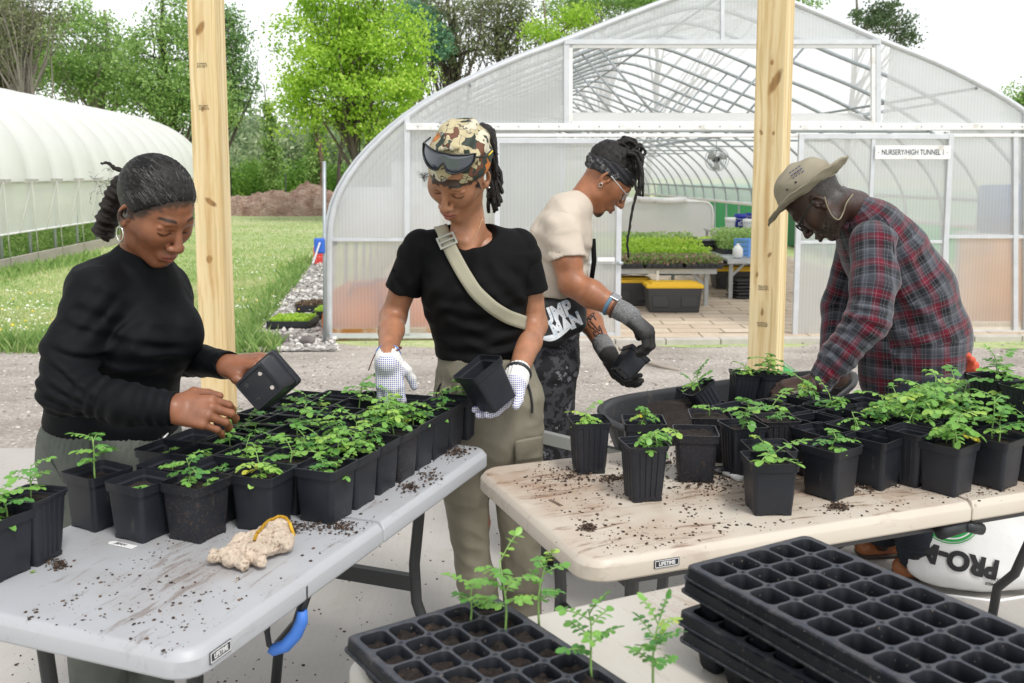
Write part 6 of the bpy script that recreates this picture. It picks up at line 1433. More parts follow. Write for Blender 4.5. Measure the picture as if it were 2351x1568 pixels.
# bag of growing mix under the right end of the cream table
bc = G(2245, 1392, 0); bw, bd_, bh = .39, .17, .36; bY = bc[1]+.02; bX = bc[0]+.075
V, Q = sdf_mesh([ecap((bX, bY+.10, .09), (bX, bY+.12, bh-.03), .27, .085, .26, .07, (1, 0, 0), k=.02), plane((0, 0, .0), (0, 0, -1))], .01, lambda q: .0035*vnoise(q, 11)+.002*vnoise(q*[1, 1, .5], 30))
bag = thing('soil_bag', 'white plastic bag of growing mix upside down under the cream table', 'bag', (bX, bY+.1, 0)); m_bag = simple('glossy_white_bag', (.80, .80, .79), .25, bump=.25, bscale=14, bdist=.01)
link('bag_body', mesh_np('bag_body', V, Q, m_bag), bag, True)
prb = [ecap((bX, bY+.10, .09), (bX, bY+.12, bh-.03), .27, .085, .26, .07, (1, 0, 0), k=.02)]
def decal(me, M, prims, par, name, mat, lift=.006, world=True):
    """lay flat artwork onto a bulging surface: each point is pushed along the artwork's normal until it meets it"""
    me.transform(M); n_ = np.array(M.to_3x3() @ Vector((0, 0, 1))); n_ /= np.linalg.norm(n_)
    P_ = np.array([v.co[:] for v in me.vertices]); s_ = P_+n_*.12
    for _ in range(60): d_ = evalp(prims, s_); s_ = s_-n_*np.clip(d_, -.01, .05)[:, None]*.85
    s_ = s_+n_*lift; me.vertices.foreach_set('co', s_.astype(np.float32).ravel()); me.update(); me.materials.clear(); me.materials.append(mat); me.name = name; return link(name, me, par, True)
def subdiv(me, n=1, L=.01):
    bm = bmesh.new(); bm.from_mesh(me); bmesh.ops.triangulate(bm, faces=bm.faces[:])
    for _ in range(n):
        es = [e for e in bm.edges if e.calc_length() > L]
        if not es: break
        bmesh.ops.subdivide_edges(bm, edges=es, cuts=1); bmesh.ops.triangulate(bm, faces=bm.faces[:])
    bm.to_mesh(me); bm.free(); return me
def flat_text(txt, size, bold, sx=1.0): me = text_mesh(txt, size, bold, 0.0); me.transform(Matrix.Diagonal((sx, 1, 1, 1))); return subdiv(me, 4, .012)
def disc(r0, r1, n=48):
    V = []; k = 5
    for j in range(k):
        r = r0+(r1-r0)*j/(k-1)
        for i in range(n): V.append((r*math.cos(2*math.pi*i/n), r*math.sin(2*math.pi*i/n), 0))
    return mesh_np('disc', V, [(j*n+i, (j+1)*n+i, (j+1)*n+(i+1) % n, j*n+(i+1) % n) for j in range(k-1) for i in range(n)])
m_green, m_ltblk, m_wprint = simple('bag_green', (.01, .36, .06), .35), simple('bag_black', (.01, .01, .012), .35), simple('print_white', (.82, .82, .82), .4)
def bagM(px, py, rot): p = W(px, py, bY-.02); return Matrix.Translation(p) @ Matrix.Rotation(R_(90), 4, 'X') @ Matrix.Rotation(R_(rot), 4, 'Z')
decal(disc(.0, .098), bagM(2205, 1195, 0), prb, bag, 'green_disc', m_green); decal(disc(.084, .089), bagM(2205, 1195, 0), prb, bag, 'white_ring', m_wprint, .0072); decal(disc(.102, .105), bagM(2205, 1195, 0), prb, bag, 'green_ring', m_green)
decal(flat_text('MIX', .07, .004), bagM(2205, 1203, 170), prb, bag, 'lettering', m_wprint, .0072)
decal(flat_text('PRO-MIX', .088, .0045, 1.0), bagM(2188, 1293, 168), prb, bag, 'lettering', m_ltblk)
decal(flat_text('PREMIER', .016, .0004), bagM(2292, 1352, 168), prb, bag, 'lettering', m_ltblk); decal(flat_text('TECH', .016, .0004), bagM(2300, 1340, 168), prb, bag, 'lettering', m_ltblk)
MB().tube([(bX-.19, bY+.07, .004), (bX, bY+.01, .004), (bX+.19, bY+.07, .004)], .006, 6).build('bottom_seam', m_bag, bag, world=True)
# ------------------------------------------------------------ people
class HD:
    """head frame: +y faces forward, +x is the person's right, +z is up"""
    def __init__(s, yaw, pitch, roll, pos, sc=1.0):
        y, p_, r = R_(yaw), R_(pitch), R_(roll)
        Rz = np.array([[math.cos(y), -math.sin(y), 0], [math.sin(y), math.cos(y), 0], [0, 0, 1]]); Rx = np.array([[1, 0, 0], [0, math.cos(p_), -math.sin(p_)], [0, math.sin(p_), math.cos(p_)]])
        Ry = np.array([[math.cos(r), 0, math.sin(r)], [0, 1, 0], [-math.sin(r), 0, math.cos(r)]]); s.R = Rz@Rx@Ry; s.p = A3(pos); s.s = sc
    def w(s, *q): return s.R@(A3(q)*s.s)+s.p
    def l(s, V): return (np.asarray(V)-s.p)@s.R/s.s
    def ell(s, c, r, op='u', k=.012, rx=0, ry=0, rz=0):
        M = np.array(Euler((R_(rx), R_(ry), R_(rz))).to_matrix()); return ell(s.w(*c), A3(r)*s.s, s.R@M, op, k*s.s)
    def cap(s, a, b, ra, rb=None, op='u', k=.01): return cap(s.w(*a), s.w(*b), ra*s.s, (ra if rb is None else rb)*s.s, op, k*s.s)
    def plane(s, c, n, k=.004): return plane(s.w(*c), s.R@nz(n), k)
def head(h, fem=1, lids=1.0, nose=1.0, lip=1.0, jaw=1.0, smile=0, neck=None, nr_=.052):
    p = [h.ell((0, -.014, .042), (.075, .094, .084)), h.ell((0, .022, .0), (.066, .066, .092), k=.02), h.ell((0, .030, -.045), (.052*jaw, .052, .062), k=.02),
         h.ell((0, .066, -.096), (.019*jaw, .014, .014), k=.022)]
    for s in (-1, 1):
        p += [h.cap((s*.058, -.002, -.030), (s*.050*jaw, .012, -.068), .016, .016, k=.02), h.cap((s*.050*jaw, .012, -.068), (s*.014, .060, -.098), .015, .013, k=.02),
              h.ell((s*.036, .058, -.022), (.026, .022, .024), k=.022), h.ell((s*.052, .030, -.008), (.016, .03, .020), k=.02)]
    p += [h.cap((-.030, .080, .026), (.030, .080, .026), .010, k=.014)]
    for s in (-1, 1):
        p += [h.ell((s*.030, .096, .004), (.019, .014, .012), op='s', k=.014), h.ell((s*.031, .0735, .001), (.0150, .0135, .0125), k=.004),
              h.cap((s*.015, .086, .014), (s*.046, .075, .012), .0045, .0035, k=.006)]
    p += [h.cap((0, .085, .014), (0, .104, -.026), .0065, .0085*nose, k=.012), h.ell((0, .108, -.034), (.0115*nose, .0105, .0095), k=.008)]
    for s in (-1, 1):
        p += [h.ell((s*.0130*nose, .097, -.037), (.0078, .0105, .0078), k=.006)]
    for s in (-1, 1): p += [h.ell((s*.0068*nose, .104, -.0445), (.0034, .0055, .0034), op='s', k=.003)]
    # mouth: philtrum, full lips, a fine parting line
    p += [h.ell((0, .080, -.066), (.026, .018, .018), k=.014)]
    for s in (-1, 1):
        p += [h.cap((s*.021, .083, -.067+smile), (s*.005, .0965, -.0615), .0036*lip, .0062*lip, k=.005), h.cap((s*.021, .083, -.069+smile), (0, .0945, -.0745), .0038*lip, .0072*lip, k=.005)]
    for s in (-1, 1): p += [h.cap((s*.024, .091, -.0668+smile), (0, .1035, -.0675), .0012, .0016, op='s', k=.003)]
    p += [h.ell((0, .088, -.0865), (.016, .008, .0045), op='s', k=.008)]
    for s in (-1, 1):
        p += [h.ell((s*.077, -.008, -.002), (.006, .018, .031), k=.005, rx=-12, rz=s*18), h.ell((s*.079, -.006, .0), (.012, .0095, .017), op='s', k=.004, rx=-12), h.ell((s*.0775, -.004, -.026), (.006, .008, .009), k=.005), h.ell((s*.074, .006, -.006), (.006, .005, .008), k=.004)]
    if neck is not None:
        p += [cap(h.w(0, -.022, -.035), neck, nr_*h.s, nr_*1.08, k=.02)]
    return p
def skin_cols(V, h, skin, lips, brow=(.012, .008, .006), beard=None, nails=(), browk=1.0, hairline=None):
    q = h.l(V); Cc = np.tile(A3(skin), (len(V), 1)); x, y, z = q[:, 0], q[:, 1], q[:, 2]; ax = np.abs(x)
    def put(m, col, k=None): m = np.asarray(m, float)*(near if k is None else 1); Cc[:] = Cc*(1-m[:, None])+A3(col)*m[:, None]
    near = ((q**2).sum(1) < .0289); _q = None
    ss = lambda e0, e1, v: np.clip((v-e0)/(e1-e0), 0, 1)**2*(3-2*np.clip((v-e0)/(e1-e0), 0, 1))
    lipz = ((ax/.0235)**2+((z+.068)/.0135)**2); put((1-ss(.70, 1.15, lipz))*(y > .07)*.85, lips)
    put((1-ss(.0011, .0024, np.abs(z+.0672+.0*ax)))*(ax < .023)*(y > .08)*.8, tuple(c*.25 for c in lips))
    bz = .0300+.006*np.clip(1-((ax-.032)/.022)**2, -1, 1)-.0; put((1-ss(.0020, .0048, np.abs(z-bz)))*ss(.011, .017, ax)*(1-ss(.046, .053, ax))*(y > .05)*.9*browk, brow)
    ez = -.0060+.0035*((ax-.031)/.014)**2; put((1-ss(.0012, .0026, np.abs(z-ez)))*(np.abs(ax-.031) < .0165)*(y > .066)*.95, (.010, .006, .005))
    ez = .0085-.0035*((ax-.031)/.014)**2; put((1-ss(.0006, .0022, np.abs(z-ez)))*(np.abs(ax-.031) < .0145)*(y > .066)*.45, tuple(c*.35 for c in skin))
    put((1-ss(.003, .0045, np.sqrt((ax-.0068)**2+(z+.0455)**2)))*(y > .085)*.9, tuple(c*.12 for c in skin))
    if hairline is not None:
        for n_, o_, wd, col in hairline: e = q@nz(n_)-o_; put((1-ss(-.002, wd, e+.006*vnoise(q, 120)))*(e > -.02)*.92*(z > -.07), col)
    if beard is not None: beard(q, put, ss)
    for nl in nails:
        d = np.sqrt(((V-A3(nl[0]))**2).sum(1)); put((1-ss(.0048, .0062, d))*(((V-A3(nl[0]))@A3(nl[1])) > -.002)*.3, tuple(min(c*1.5+.03, .8) for c in skin), 1)
    return np.c_[Cc, np.ones(len(V))]
def hand(wr, fd, ds, side='R', curl=((20, 25, 15),)*4, thumb=(.55, .75, -.3), S=1.0, splay=.04, fat=1.0, wr_r=.026, tl=1.0):
    y = nz(fd); z = nz(A3(ds)-y*(A3(ds)@y)); t = np.cross(z, y)*(1 if side == 'R' else -1); wr = A3(wr); out = []; nails = []; tips = []
    L = lambda a, b, c: wr+(t*a+y*b+z*c)*S
    kn = [(.029, .086, .0), (.010, .091, .003), (-.0095, .087, .001), (-.028, .079, -.004)]
    ln = [(.042, .025, .020), (.046, .029, .021), (.043, .027, .020), (.034, .020, .018)]
    for i, k_ in enumerate(kn):
        out.append(cap(L(k_[0]*.55, .002, -.002), L(*k_), .0145*S*fat, .0105*S*fat, k=.012*S))
    out.append(ell(L(.002, .045, -.006), (.03*S, .042*S, .012*S), np.stack([t, y, z], 1), k=.012))
    out.append(cap(L(.018, .012, -.010), L(.032, .045, -.012), .016*S, .013*S, k=.012))
    for i in range(4):
        a = 0; p_ = L(*kn[i]); sx = splay*(1.5-i); r0 = (.0092, .0094, .0090, .0078)[i]*S*fat
        for j in range(3):
            a += R_(curl[i][j]); d = nz(y*math.cos(a)-z*math.sin(a)+t*sx*(1 if j == 0 else .4)); q = p_+d*ln[i][j]*S
            out.append(cap(p_, q, r0*(1-.10*j), r0*(.90-.10*j), k=.0035*S)); p_ = q
        nm = nz(z*math.cos(a)+y*math.sin(a)); nails.append((p_+nm*r0*.8-d*.003, nm)); tips.append(p_)
    tv = nz(t*thumb[0]+y*thumb[1]+z*thumb[2]); b = L(.024, .020, -.008); m1 = b+nz(t*.75+y*.6+z*thumb[2]*.5)*.034*S; m2 = m1+tv*.032*S*tl; tv2 = nz(tv+y*.25-t*.15); m3 = m2+tv2*.026*S*tl
    out += [cap(b, m1, .0155*S, .0125*S, k=.010), cap(m1, m2, .0115*S*fat, .0100*S*fat, k=.005), cap(m2, m3, .0100*S*fat, .0080*S*fat, k=.004)]
    nm = nz(np.cross(tv2, t)*-1); nails.append((m3+z*.007*S, z)); return out, nails, tips
def mat_skin(name, rough=.5):
    m, nt, out = nodes(name); tc = tcoord(nt); a = nt.nodes.new('ShaderNodeAttribute'); a.attribute_name = 'Col'
    f = noise_(nt, tc, 28, 5, .6); c = mix_(nt, 1.0, a.outputs['Color'], ramp_(nt, f, [(.3, (.76, .73, .72)), (.7, (1.16, 1.10, 1.06))]), 'MULTIPLY')
    r = ramp_(nt, noise_(nt, tc, 60, 4), [(.3, rough-.10), (.7, rough+.10)]); finish(nt, out, c, r, spec=.45, bump=noise_(nt, tc, 420, 3), bstr=.12, bdist=.0015, sss=.12); return m
m_skin = mat_skin('skin', .44)
def mat_hair(name, base, streak=None, amt=0, st=(60, 8, 8)):
    m, nt, out = nodes(name); v = attr_(nt, 'loc', 'Vector'); ad = nt.nodes.new('ShaderNodeVectorMath'); ad.operation = 'MULTIPLY_ADD'; w_ = N(nt, 'TexNoise', Scale=26.0, Detail=2.0); nt.links.new(v, w_.inputs[0]); nt.links.new(w_.outputs['Color'], ad.inputs[0]); ad.inputs[1].default_value = (.022,)*3; nt.links.new(v, ad.inputs[2])
    s_ = noise_(nt, ad.outputs[0], 6.0, 4, .65, st); c = ramp_(nt, s_, [(.35, tuple(q*.5 for q in base)), (.65, base)])
    if streak: c = mix_(nt, math_(nt, 'MULTIPLY', ramp_(nt, s_, [(.52, 0.0), (.60, amt)]), ramp_(nt, noise_(nt, v, 14, 3), [(.35, .2), (.6, 1.0)])), c, streak)
    finish(nt, out, c, .5, spec=.35, bump=s_, bstr=.8, bdist=.004); return m
def cloth(name, col, rough=.85, sheen=.0, var=.08, bs=700, bst=.15, spec=.3, fold=0, dirt=None, dthr=.66, dscale=30):
    m, nt, out = nodes(name); tc = tcoord(nt); c = ramp_(nt, noise_(nt, tc, 7, 5), [(.3, tuple(q*(1-var) for q in col)), (.7, tuple(q*(1+var) for q in col))])
    if dirt: c = mix_(nt, ramp_(nt, noise_(nt, tc, dscale, 5, .6), [(dthr, 0.0), (dthr+.08, .8)]), c, dirt)
    b = noise_(nt, tc, bs, 2); 
    if fold: b = math_(nt, 'ADD', math_(nt, 'MULTIPLY', b, .12), math_(nt, 'MULTIPLY', noise_(nt, tc, fold, 3, .5, (1, 1, .45)), 1.0))
    finish(nt, out, c, rough, spec=spec, bump=b, bstr=bst if not fold else .35, bdist=.002 if not fold else .02, sheen=sheen); return m
def body(t, parts, h, skin, lips, **kw):
    """parts: list of (primitives, voxel size) joined as the person's one body mesh"""
    V, Q = joinm([sdf_mesh(p_, s_, (lambda p: .017+0*p[:, 0]) if s_ > .01 else None) for p_, s_ in parts]); return link('body', mesh_np('body', V, Q, m_skin, True, {'Col': skin_cols(V, h, skin, lips, **kw)}), t, True)
def garment(t, name, prims, hh, m, disp=None, loc=None, uv=None, label=None, more=()):
    V, Q = joinm([sdf_mesh(p_, hh, disp) for p_ in (prims,)+tuple(more)]); at = {}
    if loc is not None: at['loc'] = loc.l(V)
    if uv is not None: at['loc'] = limbuv(uv, V)
    o = link(name, mesh_np(name, V, Q, m, True, at), t, True)
    if label: o['label'] = label
    return o
def tubes(t, name, paths, m, n=6, wob=0, seed=0, loc=None):
    mb = MB(); r = np.random.RandomState(seed)
    for pts, r0, r1 in paths:
        pts = [A3(q) for q in pts]; P_ = []
        K = max(4, (len(pts)-1)*5)
        for i in range(K+1):
            u_ = i/K*(len(pts)-1); k = min(int(u_), len(pts)-2); f = u_-k; a = pts[max(k-1, 0)]; b = pts[k]; c = pts[k+1]; d = pts[min(k+2, len(pts)-1)]
            q = .5*((2*b)+(c-a)*f+(2*a-5*b+4*c-d)*f*f+(3*b-a-3*c+d)*f**3); P_.append(q+r.randn(3)*wob)
        mb.tube([tuple(q) for q in P_], [(r0+(r1-r0)*i/K)*(1+.16*math.sin(i*2.2+r0*9e3)) if wob else r0+(r1-r0)*i/K for i in range(K+1)], n)
    me = bpy.data.meshes.new(name); me.from_pydata(mb.v, [], mb.f); me.materials.append(m); me.polygons.foreach_set('use_smooth', [True]*len(mb.f)); me.update()
    if loc is not None or True:
        V = np.array(mb.v); V = loc.l(V) if loc is not None else V; a_ = me.attributes.new('loc', 'FLOAT_VECTOR', 'POINT'); a_.data.foreach_set('vector', V.astype(np.float32).ravel())
    return link(name, me, t, True)
def Ws(px, py, Y, *r): return (W(px, py, Y),)+r
def folds(segs, base=.0):
    """creases: gathered ridges round bent joints plus soft drift over the cloth"""
    def f(p):
        d = .0035*vnoise(p*[1, 1, .6], 13)+.0015*vnoise(p, 34)
        for c, r, amp, ax, fr in segs:
            q = p-A3(c); w_ = np.exp(-(q**2).sum(1)/(r*r)); ph = q@nz(ax)*fr+1.6*vnoise(p, 17); d = d-amp*w_*np.sin(ph)
        return d+base
    return f
def strand_hair(t, name, h, starts, end, rad, m, jit=.0016, r0=.0008, lift=1.012, seed=1, frac=1.0):
    """fine hairs combed over the skull from each start direction to where they are tied"""
    r = np.random.RandomState(seed); c = np.array([0, -.016, .044]); V, F, T = [], [], []; K = 10; e = nz(end)
    for i, s in enumerate(starts):
        s = nz(s); om = math.acos(np.clip(s@e, -1, 1)); L = .35+.65*r.rand() if frac < 1 else .75+.25*r.rand(); ph = r.rand(2)*6; tn = r.rand(); pts = []
        for k in range(K):
            u_ = k/(K-1)*L; d = (math.sin((1-u_)*om)*s+math.sin(u_*om)*e)/math.sin(om); q = c+d*np.array(rad)*(lift+.008*math.sin(k*.9+ph[0]))+np.array([math.sin(k*1.7+ph[0]), 0, math.cos(k*1.5+ph[1])])*jit; pts.append(h.w(*q))
        pts = np.array(pts); n0 = len(V)*0+sum(len(v) for v in V)
        for k in range(K):
            tg = nz(pts[min(k+1, K-1)]-pts[max(k-1, 0)]); nn = nz(pts[k]-h.w(*c)); sd_ = np.cross(tg, nn); w_ = r0*(.3 if k in (0, K-1) else 1); V.append(np.array([pts[k]+sd_*w_, pts[k]+nn*w_, pts[k]-sd_*w_]))
        for k in range(K-1):
            for a in range(3): F.append((n0+k*3+a, n0+k*3+(a+1) % 3, n0+(k+1)*3+(a+1) % 3, n0+(k+1)*3+a))
        T += [tn]*(3*K)
    return link(name, mesh_np(name, np.concatenate(V), F, m, True, {'v': T}), t, True)
m_black = cloth('black_jersey', (.0045, .005, .0065), .65, spec=.14, var=.25, bst=.08, fold=11)
m_blackt = cloth('black_tee_fabric', (.004, .004, .0045), .75, spec=.15, var=.25, bst=.08, fold=9)

# ---- woman in black turtleneck, left
def woman_left():
    t = thing('person', 'woman in black turtleneck and hoop earring tilting an upturned pot, at the left', 'person', (W(250, 1000, 2.36)[0], 2.36, 0))
    h = HD(-121, -33, 4, (-.846, 2.295, 1.371), 1.0); f_ = nz((.86, -.51, 0)); s_ = np.array([.51, .86, 0]); sk = (.255, .105, .055); lp = (.29, .10, .072)
    neck = W(328, 590, 2.36); wR = W(400, 938, 2.02); wL = W(524, 838, 2.29)
    hR, nR, _ = hand(wR-np.array([.012, 0, 0]), (1, .02, -.10), (.05, -.80, .60), 'R', ((38, 42, 22), (34, 45, 25), (36, 48, 25), (32, 40, 20)), (.25, .85, -.55), .98, fat=1.08)
    hL, nL, _ = hand(wL-np.array([.008, 0, 0]), (.95, -.10, .16), (-.1, -.30, .95), 'L', ((34, 42, 25), (28, 38, 25), (22, 34, 22), (18, 30, 20)), (.35, .85, -.5), 1.0, fat=1.05)
    torso = loft([Ws(328, 600, 2.36, .055, .055), Ws(296, 655, 2.36, .140, .072), Ws(297, 705, 2.36, .160, .100), Ws(306, 780, 2.36, .155, .118), Ws(288, 870, 2.36, .142, .112), Ws(262, 960, 2.36, .158, .122), Ws(255, 1020, 2.36, .170, .128)], s_)
    aR = chain([W(212, 660, 2.21), W(150, 885, 2.12), wR-np.array([.03, 0, 0])], (.045, .038, .026), .02); aL = chain([W(388, 655, 2.50), W(420, 822, 2.56), wL-np.array([.03, 0, 0])], (.045, .038, .026), .02)
    legs = [cap(W(225, 1030, 2.26), W(230, 1300, 2.28), .08, .055, k=.03), cap(W(230, 1300, 2.28), W(250, 1640, 2.32), .05, .04, k=.02), cap(W(290, 1030, 2.47), W(320, 1300, 2.40), .08, .055, k=.03), cap(W(320, 1300, 2.40), W(345, 1600, 2.42), .05, .04, k=.02)]
    hd = head(h, neck=neck, nose=1.22, lip=.80, smile=-.003, jaw=.97)
    kwh = dict(hairline=[((0, .74, -.67), .006, .014, (.03, .02, .016))])
    body(t, [(hd, .0023), (hR+[cap(W(335, 933, 2.037), wR, .029, .0255, k=.012)], .0021), (hL+[cap(wL+nz(W(418, 822, 2.56)-wL)*.05, wL, .027, .0255, k=.012)], .0021), (torso+aR+aL+legs, .014)], h, sk, lp, nails=nR+nL, **kwh)
    # turtleneck top
    tp = loft([Ws(330, 588, 2.352, .058, .060), Ws(322, 622, 2.36, .070, .066), Ws(296, 660, 2.36, .158, .085), Ws(298, 705, 2.36, .165, .104), Ws(302, 780, 2.36, .158, .116), Ws(282, 870, 2.36, .140, .112), Ws(262, 950, 2.36, .160, .128), Ws(256, 1000, 2.36, .172, .138)], s_, .035)
    for q in (-1, 1): tp.append(ell(W(318, 772, 2.36)+f_*.075+s_*q*.062, (.062, .056, .068), np.stack([s_, f_, [0, 0, 1]], 1), k=.05))
    dcuf = nz(wL-W(418, 822, 2.56)); sl1 = [cap(W(150, 893, 2.115), W(290, 930, 2.05), .052, .046, k=.03), cap(W(290, 930, 2.05), W(412, 938, 2.02), .046, .036, k=.02), plane(W(400, 938, 2.02), (1, 0, -.04)), cap(W(397, 938, 2.02), W(425, 938, 2.015), .0265, op='s', k=.002)]
    sl2 = [cap(W(418, 822, 2.56), wL+dcuf*.02, .048, .034, k=.025), plane(wL+dcuf*.004, dcuf), cap(wL-dcuf*.02, wL+dcuf*.03, .0275, op='s', k=.002)]
    tp += [cap(W(218, 672, 2.22), W(160, 800, 2.16), .060, .055, k=.045), cap(W(160, 800, 2.16), W(150, 893, 2.115), .055, .053, k=.03), cap(W(150, 893, 2.115), W(240, 917, 2.07), .052, .046, k=.03)]
    tp += [cap(W(385, 668, 2.49), W(418, 822, 2.56), .055, .050, k=.04)]
    tp += [plane(W(262, 975, 2.36), (-.20, 0, -1))]
    fo = folds([(W(165, 880, 2.11), .085, .0065, (.5, 0, 1), 210), (W(240, 925, 2.06), .08, .0045, (1, 0, -.5), 190), (W(330, 865, 2.26), .10, .0028, (.35, 0, 1), 140), (W(330, 720, 2.25), .10, .0022, (1, 0, .35), 120), (W(180, 760, 2.12), .09, .0035, (.6, 0, 1), 150), (W(235, 745, 2.2), .07, .005, (.8, 0, -.6), 170), (W(380, 800, 2.24), .07, .0035, (.3, 0, 1), 170), (W(440, 830, 2.5), .06, .005, (1, 0, .2), 210), (W(365, 935, 2.03), .05, .003, (1, 0, 0), 260), (W(330, 655, 2.27), .08, .003, (1, 0, .6), 130), (W(290, 950, 2.25), .1, .0025, (.3, 0, 1), 130)])
    garment(t, 'turtleneck_top', tp, .0042, m_black, fo, more=(sl1, sl2))
    # trousers with gathered waist
    pa = loft([Ws(258, 950, 2.36, .146, .112), Ws(255, 990, 2.36, .164, .128), Ws(255, 1020, 2.36, .172, .136), Ws(250, 1070, 2.36, .175, .135)], s_, .03)+[cap(W(215, 1080, 2.27), W(215, 1300, 2.29), .098, .078, k=.05), cap(W(215, 1300, 2.29), W(232, 1650, 2.32), .078, .064, k=.03), cap(W(300, 1080, 2.46), W(320, 1300, 2.42), .098, .078, k=.05), cap(W(320, 1300, 2.42), W(345, 1620, 2.42), .078, .064, k=.03)]
    zt = W(258, 985, 2.36)[2]; pa.append(plane((0, 0, zt+.03), (0, 0, 1))); pc = W(256, 985, 2.36)
    def fw(p):
        a = np.arctan2(p[:, 1]-pc[1], p[:, 0]-pc[0]); w_ = np.clip((p[:, 2]-(zt-.055))/.05, 0, 1); return -.0025*w_*np.sin(a*75)+.004*vnoise(p*[1, 1, .4], 15)+.002*vnoise(p, 40)
    m_gt = cloth('grey_green_cotton', (.115, .125, .108), .9, var=.14, bs=600, bst=.2, fold=12)
    pn = garment(t, 'trousers', pa, .0052, m_gt, fw)
    dp = [march(pa, x, y, 1.8, 3.0, .002) for x, y in ((385, 995), (378, 1003), (372, 1015), (368, 1030))]; dp = [d for d in dp if d is not None]
    if len(dp) > 2: tubes(t, 'drawstring', [(dp, .003, .003)], m_white)
    for x0, y0, x1, y1 in ((205, 1003, 225, 1200), (112, 1050, 150, 1110)):
        dp = [march(pa, x0+(x1-x0)*i/6, y0+(y1-y0)*i/6, 1.7, 3.0, .0008) for i in range(7)]; dp = [d for d in dp if d is not None]
        if len(dp) > 3: tubes(t, 'seam', [(dp, .0016, .0016)], cloth('seam_dark', (.07, .075, .065)))
    for fx, fy, ry in ((250, 0, 2.30), (345, 0, 2.42)):
        b = W(fx, 1650, ry); b[2] = 0; garment(t, 'shoe', [ecap(b+f_*-.06+[0, 0, .045], b+f_*.13+[0, 0, .03], .045, .045, .042, .030, s_, k=.02), plane((0, 0, 0.001), (0, 0, -1))], .007, m_blk)
    # hair: sleek cap drawn back into a thick braided tail
    def fh(p): q = h.l(p); e_ = np.clip(1-np.abs(q@nz((0, .74, -.67))-.005)/.010, 0, 1); return .0012*vnoise(q*[90, 14, 14], 1.0)-.0012+.0052*np.clip(1+(q@nz((0, .74, -.67))-.006)/.022, 0, 1)**1.5+.003*e_*np.abs(vnoise(q, 85))
    pt = lambda p: p
    cp = [h.ell((0, -.016, .044), (.0795, .0985, .0880)), h.ell((0, .01, .020), (.0745, .0705, .077), k=.02)]
    cp += [h.plane((0, .074, .074), (0, .74, -.67), .006), h.ell((0, .10, -.01), (.085, .075, .075), op='s', k=.01), h.ell((.082, -.002, -.022), (.03, .028, .040), op='s', k=.008), h.ell((-.082, -.002, -.022), (.03, .028, .040), op='s', k=.008)]
    mh = mat_hair('dark_hair_with_grey', (.010, .009, .0085), (.16, .155, .15), .28, (46, 6, 46))
    hc = garment(t, 'hair', cp, .0026, mh, fh, loc=h)
    br = []; P_ = [(284, 425), (268, 450), (256, 478), (246, 506), (238, 532)]
    for i, (x, y) in enumerate(P_):
        for q in (-1, 1): br.append(ell(W(x+q*9, y+q*4, 2.40+q*.012), (.020-.0006*i, .020, .019), k=.006))
    br.append(cap(W(292, 418, 2.38), W(268, 450, 2.40), .026, .024, k=.012))
    mh2 = mat_hair('dark_braid', (.020, .014, .011), None, 0, (30, 30, 90))
    garment(hc, 'braided_tail', br, .003, mh2, lambda p: .002*np.sin(p[:, 2]*340+p[:, 0]*200)+.0022*vnoise(p, 90), loc=h)
    r = random.Random(3); tubes(hc, 'loose_twist', [([W(292, 420, 2.38), W(288, 395, 2.38), W(262, 385, 2.38), W(248, 375, 2.38), W(232, 374, 2.38)], .008, .0025)], mh2, 7, .0012, 2, h)
    fly = []
    tubes(hc, 'braid_flyaways', [([a, a+np.array([r.gauss(0, .010), 0, r.gauss(.003, .008)]), a+np.array([r.gauss(-.006, .014), 0, r.gauss(.003, .012)])], .0005, .0003) for a in [W(r.choice([225, 245, 262, 290])+r.gauss(0, 10), r.uniform(385, 545), 2.38) for _ in range(50)]], mh2, 4, 0, 1, h)
    for i in range(0): x, y = r.choice([(290, 400), (225, 520), (245, 480), (262, 385), (300, 380), (240, 545)]); a = W(x+r.gauss(0, 8), y+r.gauss(0, 8), 2.38); fly.append(([a, a+np.array([r.gauss(0, .012), 0, r.gauss(.004, .010)]), a+np.array([r.gauss(-.006, .02), 0, r.gauss(.004, .018)])], .0006, .0003))
    for i in range(70):
        u_, v_ = r.choice([r.uniform(300, 350), r.uniform(330, 462)]), r.uniform(400, 474); a = march(cp, u_, v_, 1.9, 2.6, .0004)
        if a is None: continue
        q = h.l(a[None])[0]; pts = []
        for k in range(4): qq = q+np.array([.0025*math.sin(k*1.9+i), -.012*k, .004*k+.002*math.cos(k+i)]); w_ = h.w(*qq); d_ = evalp(cp, w_[None])[0]; w_ = w_-normal_at(cp, w_)*(d_-.001); pts.append(w_)
        fly.append((pts, .00042, .0003))
    rs = np.random.RandomState(4); st = []
    for i in range(1500):
        th = rs.uniform(-2.05, 2.05); ed = .34+.10*math.cos(th*1.5)-.20*max(abs(th)-1.1, 0); el = ed+(abs(rs.randn())*.45 if i > 500 else rs.randn()*.025); st.append((math.sin(th)*math.cos(el), math.cos(th)*math.cos(el), math.sin(el)))
    strand_hair(hc, 'hair_strands', h, st, (0, -1, -.12), (.0785, .0975, .0870), mat_var('fine_hair', [(0, (.006, .005, .005)), (.86, (.014, .012, .011)), (.93, (.07, .067, .064)), (1, (.19, .18, .175))], .42, spec=.5), seed=4)
    bh = []; HL = [(305, 450), (325, 474), (350, 484), (385, 485), (420, 480), (445, 472), (464, 460)]
